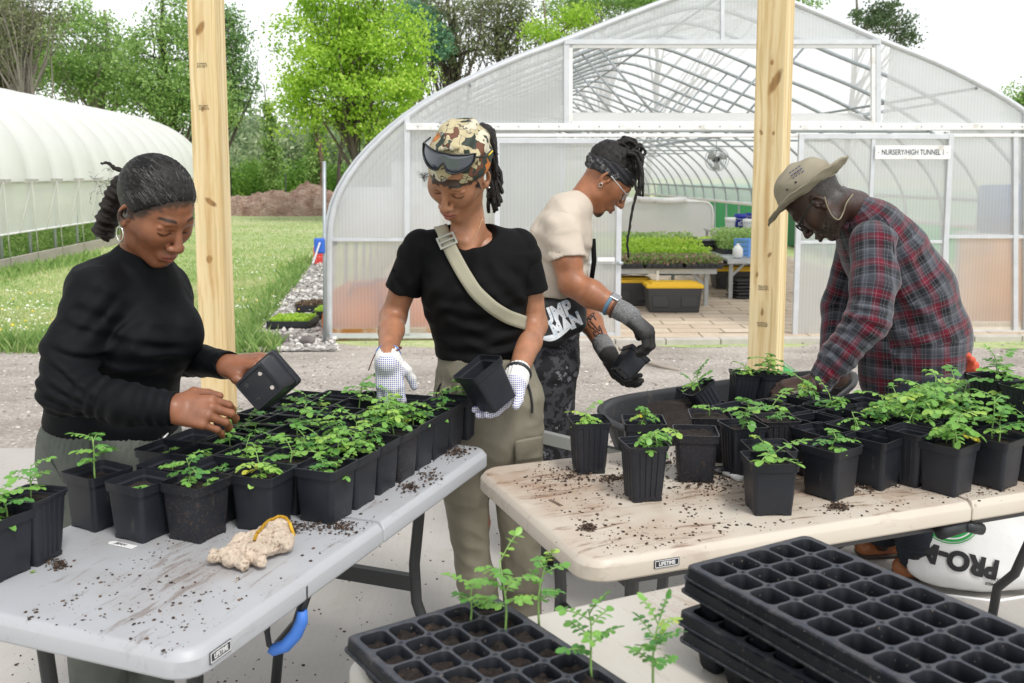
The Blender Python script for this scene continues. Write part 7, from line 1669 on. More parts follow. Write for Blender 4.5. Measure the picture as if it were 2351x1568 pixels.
    for i in range(150):
        u_ = r.random()*5.999; k = int(u_); f = u_-k; x, y = HL[k][0]*(1-f)+HL[k+1][0]*f, HL[k][1]*(1-f)+HL[k+1][1]*f+r.uniform(-2, 9); a = march(hd+cp, x, y, 1.9, 2.7, .0003)
        if a is None: continue
        pts = [a]
        for _k in range(3): w_ = pts[-1]+h.R@np.array([r.gauss(0, .0008), -.0045, .0035]); d_ = evalp(hd+cp, w_[None])[0]; pts.append(w_-normal_at(hd+cp, w_)*(d_-.0009))
        bh.append((pts, .0005, .0004))
    tubes(hc, 'hairline_strands', bh, mh, 4, 0, 1, h)
    tubes(hc, 'grey_strands', fly, simple('grey_hair_strand', (.16, .15, .145), .5), 4, 0, 1, h)
    tubes(t, 'hoop_earring', [([h.w(.0835, -.006, -.034)+np.array([.010*math.sin(a), -.006*math.sin(a), .017*math.cos(a)-.019]) for a in np.linspace(0, 6.283, 15)], .0017, .0017)], simple('silver', (.75, .74, .72), .18, 1.0), 7)
    # upturned pot in her left hand, drain holes toward the camera
    c = W(594, 888, 2.13); pot_held('square black pot with drain holes tipped up in the left woman\'s hand', c, nz((.02, .98, -.04)), 48)
    return t
def pot_held(label, c, ax, roll, holes=True, mud=0, soil=None, kind='smooth', sc=.98, fromrim=False):
    """c = centre of the base, ax = direction the open top points"""
    H_, T_, B2, rim, rr, n = .116, .0520, .041, .018, .010, 6; hw = lambda z: B2+(T_-.004-B2)*z/H_
    t = thing('nursery_pot', label, 'pot', tuple(c), 0, 'pots held in hands'); q = Vector((0, 0, 1)).rotation_difference(Vector(ax)); t.rotation_euler = (q @ Euler((0, 0, R_(roll))).to_quaternion()).to_euler(); t.scale = (sc,)*3
    lp = lambda a, z, r: [(x, y, z) for x, y in rrect(-a, a, -a, a, r, n)]
    mb = MB(); Ls = [lp(B2, .004, rr)]+[lp(hw(z_), z_, rr) for z_ in (.03, .06, H_-rim-.001)]+[lp(T_-.0015, H_-rim, rr), lp(T_, H_-.001, rr), lp(T_+.0005, H_, rr), lp(T_-.0025, H_, rr*.9), lp(T_-.003, H_-.012, rr*.9), lp(hw(H_-.02)-.0035, H_-.015, rr*.9), lp(B2-.0015, .005, rr*.9)]
    slab_rings(mb, Ls, 0, False, False); h_ = B2-.0008
    for sx in (-1, 1):
        for sy in (-1, 1):
            sq = [(sx*h_/2+max(-h_/2, min(h_/2, x*9)), sy*h_/2+max(-h_/2, min(h_/2, y*9)), .005) for x, y in rrect(-.01, .01, -.01, .01, .0099, 5)]; ci = [(sx*h_*.52+.0048*x/.01, sy*h_*.52+.0048*y/.01, .005) for x, y in rrect(-.01, .01, -.01, .01, .0099, 5)]
            slab_rings(mb, [sq, ci], 0, False, False)
    fl_ = MB()
    slab_rings(mb, [lp(B2, .004, rr), lp(B2-.001, .001, rr*.8), lp(B2-.006, .001, rr*.6), lp(B2-.007, .005, rr*.5)], 0, False, False)
    me = bpy.data.meshes.new('pot_body'); me.from_pydata(mb.v, [], mb.f); me.materials.append(m_potm if mud else m_pot); me.polygons.foreach_set('use_smooth', [True]*len(mb.f)); me.update(); me.set_sharp_from_angle(angle=R_(38)); link('pot_body', me, t)
    if soil: s = link('soil', SOILS[1], t); s.location = (0, 0, H_*soil); k = (hw(H_*soil)-.003)/.0425; s.scale = (k, k, 1)
    return t

# ---- woman with printed head wrap, middle
def woman_mid():
    Yb = 2.72; t = thing('person', 'woman in black t-shirt with patterned head wrap and sunglasses, crossbody strap, dotted gloves', 'person', (W(1110, 900, Yb)[0], Yb, 0))
    h = HD(-206.6, -40, -15, (-.145, 2.624, 1.462), 1.0); s_ = nz((1, -.12, 0)); f_ = nz((-.12, -1, 0)); sk = (.375, .180, .103); lp = (.40, .14, .115)
    neck = W(1078, 545, 2.70); wR = W(889, 820, 2.53); wL = W(1188, 862, 2.56)
    shR, elR = W(958, 566, 2.70), W(903, 728, 2.74); shL, elL = W(1200, 566, 2.74), W(1226, 745, 2.76)
    torso = loft([Ws(1078, 548, 2.70, .055, .055), Ws(1078, 572, 2.71, .145, .058), Ws(1082, 620, 2.72, .142, .088), Ws(1092, 700, 2.72, .130, .098), Ws(1104, 800, 2.72, .115, .088), Ws(1112, 880, 2.72, .14, .105), Ws(1120, 950, 2.72, .150, .110)], s_)
    armR = chain([shR+(elR-shR)*.3, elR], (.042, .034), .02)+[cap(elR, elR+(wR-elR)*.35, .036, .035, k=.02), cap(elR+(wR-elR)*.35, wR, .035, .024, k=.015)]
    armL = chain([shL+(elL-shL)*.3, elL], (.043, .036), .02)+[cap(elL, elL+(wL-elL)*.35, .037, .037, k=.02), cap(elL+(wL-elL)*.35, wL, .037, .025, k=.015)]
    hd = head(h, neck=neck, jaw=.92, nose=1.05, lip=1.12, nr_=.045)+[cap(W(1078, 548, 2.70), W(1010, 560, 2.68), .024, .02, k=.03), cap(W(1078, 548, 2.70), W(1150, 556, 2.72), .024, .02, k=.03), cap(W(1070, 556, 2.665), W(1075, 572, 2.66), .026, .026, k=.03), cap(W(1046, 545, 2.655), W(1070, 556, 2.64), .008, .006, k=.012)]
    legs = [cap(W(1072, 980, 2.72), W(1095, 1200, 2.72), .075, .055, k=.03), cap(W(1095, 1200, 2.72), W(1120, 1560, 2.76), .05, .035, k=.02), cap(W(1172, 980, 2.74), W(1190, 1200, 2.74), .075, .055, k=.03), cap(W(1190, 1200, 2.74), W(1200, 1570, 2.78), .05, .035, k=.02)]
    hR, nR, tR = hand(wR, (.10, -.18, -1), (.10, -1, .1), 'R', ((14, 24, 20), (16, 26, 20), (18, 28, 20), (22, 30, 22)), (.40, .85, -.35), .93)
    hL, nL, tL = hand(wL, (-.62, -.25, -.72), (-.30, .30, -.9), 'L', ((26, 26, 14), (24, 24, 14), (22, 22, 14), (20, 22, 12)), (.65, .55, -.55), .93)
    body(t, [(hd, .0023), (armR, .0042), (armL, .0042), (torso+legs, .014), (hR, .004), (hL, .004)], h, sk, lp, hairline=[((0, .18, -1), -.018, .006, (.03, .02, .016))])
    # t-shirt
    tp = loft([Ws(1080, 556, 2.71, .11, .050), Ws(1079, 574, 2.71, .155, .066), Ws(1083, 620, 2.72, .152, .098), Ws(1090, 690, 2.72, .142, .112), Ws(1102, 770, 2.72, .125, .100), Ws(1108, 830, 2.72, .134, .110)], s_, .035)
    for q in (-1, 1): tp.append(ell(W(1088, 655, Yb)+f_*.062+s_*q*.058, (.056, .048, .058), np.stack([s_, f_, [0, 0, 1]], 1), k=.05))
    eR = shR+(elR-shR)*.56; eL = shL+(elL-shL)*.52
    def slv(a, e, el, r0, r1): d_ = nz(el-e); return [cap(a, e+d_*.03, r0, r1, k=.02), plane(e, d_, .002), cap(e-d_*.05, e+d_*.02, r1-.012, r1-.011, op='s', k=.002)]
    slR = slv(shR+[.012, 0, -.002], eR+nz(elR-eR)*.012, elR, .052, .055); slL = slv(shL-[.012, 0, .002], eL+nz(elL-eL)*.012, elL, .054, .057)
    tp += [cap(shR+[.025, 0, -.005], shR*.75+eR*.25, .050, .048, k=.03), cap(shL-[.025, 0, .005], shL*.75+eL*.25, .052, .050, k=.03), plane(W(1106, 817, Yb), (0.02, 0, -1))]
    tp += [ell(W(1078, 530, 2.655), (.078, .085, .050), None, op='s', k=.006)]
    fo = folds([(W(1180, 680, 2.62), .09, .005, (.7, 0, .7), 120), (W(985, 690, 2.62), .08, .004, (-.7, 0, .7), 120), (W(1080, 765, 2.62), .12, .005, (.15, 0, 1), 130), (W(1170, 775, 2.62), .09, .006, (-.3, 0, 1), 150), (W(920, 640, 2.66), .05, .003, (1, 0, .3), 150), (W(1080, 630, 2.6), .09, .0025, (1, 0, .2), 110)])
    garment(t, 't_shirt', tp, .0042, m_blackt, fo, more=(slR, slL))
    tp0, tp = tp, tp+[cap(shL-[.012, 0, .002], eL, .054, .057, k=.03)]
    # crossbody strap laid over the shirt
    cl = [(1003, 497), (1018, 535), (1036, 575), (1062, 625), (1092, 670), (1130, 705), (1165, 727), (1205, 742)]; fullp = tp+hd; V = []; wd = .019; C0 = []
    for i in range(57):
        u_ = i/56*(len(cl)-1); k = min(int(u_), len(cl)-2); f = u_-k; x, y = cl[k][0]*(1-f)+cl[k+1][0]*f, cl[k][1]*(1-f)+cl[k+1][1]*f; p = march(fullp, x, y, 2.2, 3.1, .004)
        if p is not None: C0.append(p)
    C0 = np.array(C0)
    for _ in range(6): C0[1:-1] = (C0[:-2]+2*C0[1:-1]+C0[2:])/4
    for i, p in enumerate(C0):
        d = nz(C0[min(i+1, len(C0)-1)]-C0[max(i-1, 0)]); n_ = normal_at(tp, p, .01); sd = nz(np.cross(n_, d))
        for q in (-1, -.5, 0, .5, 1): 
            P_ = p+sd*q*wd; dd = evalp(tp, P_[None])[0]; V.append(P_+n_*max(0, .0095-dd))
        
    n5 = len(C0); F = [(i*5+k, i*5+k+1, (i+1)*5+k+1, (i+1)*5+k) for i in range(n5-1) for k in range(4)]
    m_web = cloth('khaki_webbing', (.36, .335, .25), .8, var=.06, bs=300, bst=.4)
    o = link('crossbody_strap', mesh_np('crossbody_strap', V, F, m_web), t, True); sm = o.modifiers.new('s', 'SOLIDIFY'); sm.thickness = .003; sm.offset = 1
    i0 = 7; p = C0[i0]; d = nz(C0[i0+2]-C0[i0-2]); n_ = normal_at(tp, p, .01); sd = nz(np.cross(n_, d)); mb = MB()
    m_bk = simple('grey_buckle', (.38, .38, .33), .4)
    for a, b in ((-.018, .018),):
        for q in (-.016, 0, .016): c_ = p+d*q+n_*.006; mb.bar(tuple(c_-sd*.025), tuple(c_+sd*.025), .006, .004, 0, tuple(n_))
        for q in (-1, 1): c_ = p+sd*q*.023+n_*.006; mb.bar(tuple(c_-d*.019), tuple(c_+d*.019), .006, .004, 0, tuple(n_))
    mb.build('buckle', m_bk, t, world=True, bevel=.001)
    # bag edge behind her hip is dark; thin necklace and strap top of an undershirt
    nk = [march(hd, x, y, 2.3, 3.0, .001) for x, y in ((1046, 520), (1052, 540), (1062, 556))]; nk2 = [march(hd, x, y, 2.3, 3.0, .001) for x, y in ((1112, 478), (1108, 500), (1100, 522), (1090, 545), (1084, 556))]
    nk2 = [q for q in nk2 if q is not None]
    if len(nk2) > 2: tubes(t, 'necklace', [(nk2, .0009, .0009)], simple('gold_chain', (.8, .6, .35), .2, 1.0), 5)
    us = [march(fullp, x, y, 2.3, 3.0, .002) for x, y in ((1128, 478), (1134, 498), (1136, 515))]; us = [q for q in us if q is not None]
    if len(us) > 1: tubes(t, 'undershirt_strap', [(us, .006, .006)], cloth('lilac_knit', (.32, .36, .66)), 8)
    # cargo trousers
    pa = loft([Ws(1108, 818, 2.72, .126, .100), Ws(1110, 850, 2.72, .134, .108), Ws(1120, 920, 2.72, .154, .122), Ws(1123, 985, 2.72, .158, .125)], s_, .03)
    pa += [cap(W(1064, 990, 2.70), W(1068, 1120, 2.70), .074, .069, k=.012), cap(W(1068, 1120, 2.70), W(1088, 1330, 2.72), .067, .052, k=.02), cap(W(1094, 1330, 2.72), W(1118, 1560, 2.76), .056, .048, k=.02)]
    pa += [cap(W(1184, 990, 2.71), W(1190, 1120, 2.71), .076, .072, k=.006), cap(W(1190, 1120, 2.71), W(1202, 1330, 2.74), .070, .057, k=.006), cap(W(1200, 1330, 2.77), W(1204, 1570, 2.78), .060, .050, k=.012), plane(W(1108, 812, 2.72), (0, 0, 1))]
    zt = W(1108, 848, 2.72)[2]
    def fw(p):
        a = np.arctan2(p[:, 1]-Yb, p[:, 0]-W(1110, 860, Yb)[0]); w_ = np.clip(1-np.abs(p[:, 2]-(zt-.035))/.045, 0, 1); return -.0022*w_*np.sin(a*46)+.0065*vnoise(p*[1, .6, .30]+p[:, [2, 0, 1]]*[.35, 0, 0], 15)+.0055*np.abs(vnoise(p*[.8, .8, .9]+p[:, [2, 0, 0]]*[.6, 0, 0], 24))-.002+.0028*vnoise(p*[1, 1, .5], 38)
    m_kh = cloth('khaki_nylon', (.215, .195, .145), .6, var=.07, bs=800, bst=.1, spec=.35, fold=13)
    garment(t, 'cargo_trousers', pa, .005, m_kh, fw)
    def patch_(name, pts, m, nu=8, nv=8, lift=.004, th=.003):
        V = []
        for j in range(nv+1):
            for i in range(nu+1):
                u_, v_ = i/nu, j/nv; x = (pts[0][0]*(1-u_)+pts[1][0]*u_)*(1-v_)+(pts[3][0]*(1-u_)+pts[2][0]*u_)*v_; y = (pts[0][1]*(1-u_)+pts[1][1]*u_)*(1-v_)+(pts[3][1]*(1-u_)+pts[2][1]*u_)*v_
                p = march(pa, x, y, 2.2, 3.3, lift)
                if p is None: return
                V.append(p)
        o = link(name, mesh_np(name, V, [(j*(nu+1)+i, j*(nu+1)+i+1, (j+1)*(nu+1)+i+1, (j+1)*(nu+1)+i) for j in range(nv) for i in range(nu)], m), t, True); s = o.modifiers.new('s', 'SOLIDIFY'); s.thickness = th; s.offset = 0
    patch_('cargo_pocket', [(1184, 1022), (1246, 1008), (1246, 1150), (1182, 1160)], m_kh, lift=.006); patch_('pocket_flap', [(1182, 1012), (1246, 1000), (1246, 1052), (1184, 1062)], m_kh, lift=.012)
    def seam(name, pl, r, m, prims=pa): 
        q = [march(prims, x, y, 2.2, 3.3, .001) for x, y in pl]; q = [a for a in q if a is not None]
        if len(q) > 2: tubes(t, name, [(q, r, r)], m, 6)
    seam('zip', [(1202, 862), (1215, 890), (1222, 925), (1222, 948)], .0032, m_blk); seam('seam', [(1240, 870), (1247, 950), (1248, 1000)], .0014, m_kh); seam('waist_cord', [(1068, 802), (1072, 815), (1090, 822)], .004, m_kh, tp+pa); seam('pocket_edge', [(1012, 880), (1002, 905), (1004, 925)], .003, m_blk)
    for fx, ry in ((1120, 2.76), (1204, 2.78)):
        b = W(fx, 1600, ry); b[2] = 0; garment(t, 'shoe', [ecap(b-f_*.05+[0, 0, .045], b+f_*.14+[0, 0, .03], .043, .045, .042, .028, s_, k=.02), plane((0, 0, .001), (0, 0, -1))], .007, m_blk)
    # gloves: white knit with rows of blue dots
    m, nt, out = nodes('dotted_knit'); tc = tcoord(nt); mp = N(nt, 'Mapping'); mp.inputs['Scale'].default_value = (190, 190, 190); nt.links.new(tc, mp.inputs[0]); fr = nt.nodes.new('ShaderNodeVectorMath'); fr.operation = 'FRACTION'; nt.links.new(mp.outputs[0], fr.inputs[0])
    sx = N(nt, 'SeparateXYZ'); nt.links.new(fr.outputs[0], sx.inputs[0]); dx = math_(nt, 'SUBTRACT', sx.outputs['X'], .5); dz = math_(nt, 'SUBTRACT', sx.outputs['Z'], .5); dd = math_(nt, 'SQRT', math_(nt, 'ADD', math_(nt, 'MULTIPLY', dx, dx), math_(nt, 'MULTIPLY', dz, dz)))
    a = attr_(nt, 'v'); dot = math_(nt, 'MULTIPLY', ramp_(nt, dd, [(.27, 1.0), (.34, 0.0)]), a); c = mix_(nt, dot, (.74, .73, .70), (.03, .055, .42)); c = mix_(nt, ramp_(nt, noise_(nt, tc, 42, 5, .6), [(.62, 0.0), (.74, .45)]), c, (.25, .17, .12)); finish(nt, out, c, .9, bump=noise_(nt, tc, 600, 2), bstr=.2, bdist=.001); m_dot = m
    def glove(hp, wr, el, lab, zc):
        d = nz(wr-el); pr_ = []
        for q in hp: a_, b_, ra, rb = q.seg if hasattr(q, 'seg') else (None,)*4; pr_.append(cap(a_, b_, ra+.0028, rb+.0028, k=q.k) if a_ is not None else q)
        pr_ += [cap(wr-d*.035, wr+d*.01, .0325, .031, k=.012)]
        V, Q = sdf_mesh(pr_, .0026, lambda p: -.0011*np.sin(np.arctan2((p-wr)@nz(np.cross(d, [0, 1, 0.1])), (p-wr)@nz(np.cross(d, [1, 0, 0])))*26)*np.clip(1-((p-wr)@d)/.012, 0, 1)); tt_ = (V-wr)@d
        o = link('glove', mesh_np('glove', V, Q, m_dot, True, {'v': np.clip((tt_-.012)/.004, 0, 1)}), t, True); o['label'] = lab
        c_ = wr-d*.034; a1 = nz(np.cross(d, [0, 1, .1])); a2 = np.cross(d, a1); rg = [tuple(c_+a1*.032*math.cos(a)+a2*.032*math.sin(a)) for a in np.linspace(0, 6.283, 22)[:-1]]; MB().tube(rg, .0028, 6, closed=True).build('cuff_trim', simple('blue_trim', (.03, .18, .60), .7), o, world=True)
    glove(hR, wR+[0, 0, -.012], elR, 'dotted glove on the hand reaching down among the pots', 0); glove(hL, wL+nz(wL-elL)*.02, elL, 'dotted glove smeared with soil, holding the pot', 0)
    d = nz(wR-elR); rg = [tuple(wR-d*.03+np.array([.036*math.cos(a), .034*math.sin(a), .010*math.cos(a)])) for a in np.linspace(0, 6.283, 20)[:-1]]; MB().tube(rg, .0022, 6, closed=True).build('cord_bracelet', simple('brown_cord', (.12, .035, .02), .8), t, world=True)
    MB().tube([tuple(wR-d*.03+np.array(q)) for q in ((-.036, 0, -.008), (-.045, -.01, -.03), (-.052, -.01, -.05))], .0016, 5).build('bracelet_tail', bpy.data.materials['brown_cord'], t, world=True)
    d = nz(wL-elL); a1 = nz(np.cross(d, [0, 1, .1])); a2 = np.cross(d, a1); MB().tube([tuple(wL-d*.012+a1*.031*math.cos(a)+a2*.031*math.sin(a)) for a in np.linspace(0, 6.283, 22)[:-1]], .0065, 8, closed=True).build('wrist_band', m_blk, t, world=True)
    # head wrap
    cp = [h.ell((0, -.018, .046), (.084, .103, .087)), h.ell((0, -.055, .075), (.06, .055, .05), k=.03), h.plane((0, .09, .040), (0, .18, -1), .006)]
    def fwv(p): q = h.l(p); return .0052*np.sin(q[:, 2]*105+q[:, 0]*60+3.0*vnoise(q, 16))*.6+.0038*vnoise(q, 30)
    m, nt, out = nodes('printed_cotton'); v = attr_(nt, 'loc', 'Vector'); ad = nt.nodes.new('ShaderNodeVectorMath'); ad.operation = 'MULTIPLY_ADD'; w_ = N(nt, 'TexNoise', Scale=20.0, Detail=2.0); nt.links.new(v, w_.inputs[0]); nt.links.new(w_.outputs['Color'], ad.inputs[0]); ad.inputs[1].default_value = (.13,)*3; nt.links.new(v, ad.inputs[2])
    vo = N(nt, 'TexVoronoi', Scale=26.0); nt.links.new(ad.outputs[0], vo.inputs['Vector']); sp = N(nt, 'SeparateColor'); nt.links.new(vo.outputs['Color'], sp.inputs[0]); c = ramp_(nt, sp.outputs[0], [(0, (.50, .43, .26)), (.30, (.025, .04, .03)), (.50, (.42, .36, .22)), (.62, (.14, .05, .025)), (.72, (.30, .30, .27)), (.80, (.03, .045, .035)), (.88, (.60, .55, .42)), (.97, (.55, .18, .03))], 'CONSTANT')
    ve = N(nt, 'TexVoronoi', Scale=26.0, feature='DISTANCE_TO_EDGE'); nt.links.new(ad.outputs[0], ve.inputs['Vector']); c = mix_(nt, ramp_(nt, ve.outputs['Distance'], [(.012, .9), (.035, 0.0)]), c, (.03, .025, .02)); finish(nt, out, c, .7, bump=noise_(nt, v, 60, 3), bstr=.1, bdist=.003); m_wrap = m
    kn = [h.ell((-.004, .036, .130), (.020, .016, .014), k=.006), h.cap((.004, .040, .131), (.018, .050, .122), .010, .007, k=.004), h.cap((-.010, .040, .131), (-.026, .034, .128), .010, .006, k=.004), h.cap((0, .036, .140), (.008, .020, .141), .009, .006, k=.004)]
    wr_ = garment(t, 'head_wrap', cp+kn[:0], .0028, m_wrap, fwv, loc=h); garment(wr_, 'wrap_knot', kn, .0025, m_wrap, lambda p: .0018*vnoise(p, 90), loc=h)
    # dreadlocks gathered behind
    mh = mat_hair('black_locs', (.016, .012, .010), None, 0, (20, 20, 60)); r = random.Random(9); ps = []
    for i in range(26):
        a = W(1098+r.uniform(-4, 26), 305+r.uniform(-8, 34), 2.70+r.uniform(-.03, .07)); m_ = W(1128+r.uniform(-10, 12), 385+r.uniform(-14, 14), 2.75+r.uniform(-.02, .05)); e = W(1136+r.uniform(-16, 20), 455+r.uniform(-14, 34), 2.76+r.uniform(-.02, .04)); ps.append(([a, (a+m_)/2+np.array([.008, 0, .004]), m_, (m_+e)/2+np.array([r.gauss(0, .004), 0, 0]), e], .0068, .0050))
    hr_ = tubes(t, 'dreadlocks', ps, mh, 7, .0010, 4, h)
    hb = [h.ell((0, -.04, .075), (.070, .075, .060)), h.plane((0, .02, .09), (0, 1, .25), .01)]
    garment(hr_, 'swept_back_hair', [ell(W(1108, 312, 2.74), (.036, .05, .035)), ell(W(1118, 345, 2.76), (.030, .045, .05), k=.02)], .004, mh, lambda p: .004*vnoise(p, 60)+.003*vnoise(p, 120), loc=h)
    fz = []
    for i in range(90):
        x, y = r.choice([(r.uniform(1010, 1100), r.uniform(284, 296)), (r.uniform(1100, 1135), r.uniform(300, 330)), (r.uniform(968, 980), r.uniform(398, 412))]); a = W(x, y+6, 2.68); fz.append(([a, a+np.array([r.gauss(0, .006), 0, .006]), a+np.array([r.gauss(0, .012), 0, .010+r.random()*.012])], .0005, .0003))
    fz += [([h.w(-.074+.004*r.random(), .03+.02*r.random(), .02-.01*r.random()), h.w(-.078, .035, .0), h.w(-.076+.004*r.random(), .028, -.012)], .0012, .0005) for i in range(26)]
    tubes(hr_, 'flyaway_hair', fz, mh, 4, 0, 5, h)
    for s in (-1,): MB().lathe(tuple(h.w(s*.086, -.002, -.030)), [(0, .004), (.003, .002), (.004, 0), (0, -.003)], 8).build('ear_stud', simple('stud_silver', (.8, .8, .8), .15, 1), t, world=True)
    # sport sunglasses pushed up on the wrap
    m_lens = simple('smoke_lens', (.035, .045, .065), .06, .0, .9, coat=1.0); m_fr = simple('black_frame', (.012, .012, .013), .35); sg = []
    def sgp(u_, v_, o=0): 
        a = u_*1.02; v_ = v_*.86; return h.w((.072+o)*u_, .0775+o-.034*u_*u_-.80*v_, .106+v_-.004*u_*u_)
    top = [(u_, .022-.004*abs(u_)) for u_ in np.linspace(-1, 1, 25)]; bot = []
    for u_ in np.linspace(-1, 1, 25): a = abs(u_); bot.append((u_, -.026*max(0, math.sin(min(1, .08+a*.95)*math.pi))**.45+.002 if a > .09 else -.002-.08*a))
    V = []; nb_ = 5
    for (u_, vt), (_, vb) in zip(top, bot):
        for k in range(nb_): V.append(sgp(u_, vt+(vb-vt)*k/(nb_-1)))
    o = link('sunglass_lens', mesh_np('sunglass_lens', V, [(i*nb_+k, (i+1)*nb_+k, (i+1)*nb_+k+1, i*nb_+k+1) for i in range(24) for k in range(nb_-1)], m_lens), t, True); s = o.modifiers.new('s', 'SOLIDIFY'); s.thickness = .0025
    mb = MB(); mb.tube([tuple(sgp(u_, v_, .0012)) for u_, v_ in top]+[tuple(sgp(u_, v_, .0012)) for u_, v_ in reversed(bot)], .0023, 6, closed=True); mb.build('sunglass_frame', m_fr, t, world=True)
    for s in (-1, 1): MB().tube([tuple(sgp(s*1.0, .008, .001)), tuple(h.w(s*.0875, .010, .092)), tuple(h.w(s*.0885, -.035, .076))], .0028, 6).build('sunglass_arm', m_fr, t, world=True)
    MB().tube([tuple(h.w(-.089, -.010, .081)), tuple(h.w(-.0895, -.034, .0745))], .0034, 6).build('arm_tip', simple('yellow_rubber', (.85, .62, .02), .5), t, world=True)
    # pot in her left hand
    c = W(1141, 926, 2.50); e = W(1090, 833, 2.475); ax = nz(e-c); pot_held('black pot tilted in the dotted glove of the woman with head wrap', c, ax, 38, sc=1.02)
    return t
# ---- man with headband, beige tee
def man_band():
    Yb = 3.50; t = thing('person', 'man in beige t-shirt and dark headband bending to a pot, grey gloves, black waist bag', 'person', (W(1265, 900, Yb)[0], Yb, 0))
    h = HD(-92, -45, 0, W(1394, 413, 3.45)+np.array([.006, .075, .004]), 1.0); s_ = np.array([0, 1.0, 0]); sk = (.345, .148, .074); lp = (.27, .095, .072)
    neck = W(1338, 462, Yb+.01); wR = W(1442, 722, 3.22); wL = W(1392, 806, 3.42); shR, elR = W(1290, 525, 3.35), W(1312, 650, 3.30); shL, elL = W(1305, 530, 3.68), W(1335, 700, 3.66)
    torso = loft([(neck, .05, .05), Ws(1302, 492, Yb, .14, .07), Ws(1286, 545, Yb, .15, .095), Ws(1274, 650, Yb, .135, .090), Ws(1266, 740, Yb, .135, .090), Ws(1262, 810, Yb, .15, .10)], s_)
    armR = [cap(shR+(elR-shR)*.3, shR+(elR-shR)*.6, .044, .049, k=.02), cap(shR+(elR-shR)*.6, elR, .050, .043, k=.02), cap(elR, elR+(wR-elR)*.35, .045, .047, k=.02), cap(elR+(wR-elR)*.35, wR, .046, .028, k=.02)]
    armL = [cap(shL+(elL-shL)*.35, elL, .048, .042, k=.02), cap(elL, elL+(wL-elL)*.4, .044, .043, k=.02), cap(elL+(wL-elL)*.4, wL, .042, .028, k=.02)]
    hd = head(h, neck=neck, jaw=1.04, nose=1.12, lip=1.0, nr_=.050)
    hR, nR, _ = hand(wR, (.72, -.10, -.66), (.55, -.35, .75), 'R', ((45, 45, 25), (42, 46, 25), (40, 46, 25), (38, 44, 25)), (.2, .8, -.75), 1.06, fat=1.12)
    hL, nL, _ = hand(wL, (.50, -.15, -.86), (-.55, -.55, -.5), 'L', ((28, 30, 18), (26, 30, 18), (26, 28, 18), (24, 28, 18)), (.75, .5, -.5), 1.06, fat=1.12)
    legs = [cap(W(1262, 830, 3.42), W(1262, 1060, 3.42), .075, .055, k=.03), cap(W(1262, 1060, 3.42), W(1272, 1270, 3.5), .05, .04, k=.02), cap(W(1265, 830, 3.62), W(1250, 1060, 3.66), .075, .055, k=.03), cap(W(1250, 1060, 3.66), W(1235, 1240, 3.75), .05, .04, k=.02)]
    def beard(q, put, ss):
        x, y, z = q[:, 0], q[:, 1], q[:, 2]; dk = (.02, .014, .011)
        put((1-ss(.020, .028, np.sqrt((x/1.05)**2+((z+.104)/.9)**2)))*(y > .045)*.95, dk); put((1-ss(.002, .004, np.abs(z+.0555)))*(np.abs(x) < .022)*(y > .085)*.4, dk)
        put(ss(.035, .06, z-.02+(-.6*y))*ss(-.004, .012, -y+.02)*.55*(np.abs(x) > .03), dk)
    body(t, [(hd+[h.ell((0, .068, -.112), (.017, .014, .013), k=.012)], .0026), (armR, .0045), (armL, .005), (torso+legs, .014), (hR, .0045), (hL, .0045)], h, sk, lp, beard=beard)
    # tattoo on the far forearm
    m_tat = simple('tattoo_ink', (.035, .03, .035), .6); r = random.Random(5); ps = []
    for i in range(9):
        x, y = 1352+i*4.5, 722+i*8; q = [march(armL, x+12*math.sin(i*1.7+k*.9), y+9*math.cos(k*1.3+i)+2*k, 3.0, 3.9, .0006) for k in range(5)]; q = [a for a in q if a is not None]
        if len(q) > 3: ps.append((q, .0028, .0012))
    if ps: tubes(t, 'forearm_tattoo', ps, m_tat, 5)
    # tee
    tp = loft([(W(1326, 474, Yb), .075, .055), Ws(1303, 492, Yb, .160, .074), Ws(1288, 545, Yb, .168, .108), Ws(1276, 640, Yb, .150, .104), Ws(1268, 720, Yb, .150, .100)], s_, .035)
    eR = shR+(elR-shR)*.46; eL = shL+(elL-shL)*.5
    def slv(a, e, el, r0, r1): d_ = nz(el-e); return [cap(a, e+d_*.03, r0, r1, k=.02), plane(e, d_, .002), cap(e-d_*.015, e+d_*.02, r1-.015, r1-.013, op='s', k=.002)]
    slR = slv(shR+[0, .01, 0], eR+nz(elR-eR)*.02, elR, .064, .066); slL = slv(shL, eL, elL, .062, .060); tp += [cap(shR+[0, .03, 0], shR*.7+eR*.3, .062, .058, k=.04), cap(shL-[0, .03, 0], shL*.7+eL*.3, .062, .058, k=.04), plane(W(1262, 672, Yb), (-.15, 0, -1))]
    m_be = cloth('beige_cotton', (.58, .50, .415), .9, var=.05, bst=.15, fold=10)
    garment(t, 't_shirt', tp, .0048, m_be, folds([(W(1265, 600, 3.36), .10, .006, (.5, 0, 1), 110), (W(1330, 600, 3.4), .08, .004, (.2, 0, 1), 120), (W(1250, 520, 3.36), .1, .003, (1, 0, .4), 80)]), more=(slR, slL))
    MB().tube([tuple(W(1362, 548, 3.50)), tuple(W(1364, 600, 3.49)), tuple(W(1356, 655, 3.49))], .009, 8).build('bag_strap', m_blackt, t, world=True)
    # waist bag with large white lettering and a swoosh mark
    bp = [ecap(W(1262, 720, 3.33), W(1320, 715, 3.36), .060, .035, .055, .04, (.1, 0, 1), k=.03), ecap(W(1255, 765, 3.30), W(1312, 755, 3.34), .062, .035, .055, .035, (.1, 0, 1), k=.03)]
    bp = [ecap(W(1270, 712, 3.37), W(1262, 775, 3.33), .075, .040, .055, .035, (1, 0, .1), k=.03), ecap(W(1300, 705, 3.38), W(1305, 745, 3.35), .07, .04, .065, .04, (1, 0, .3), k=.04)]
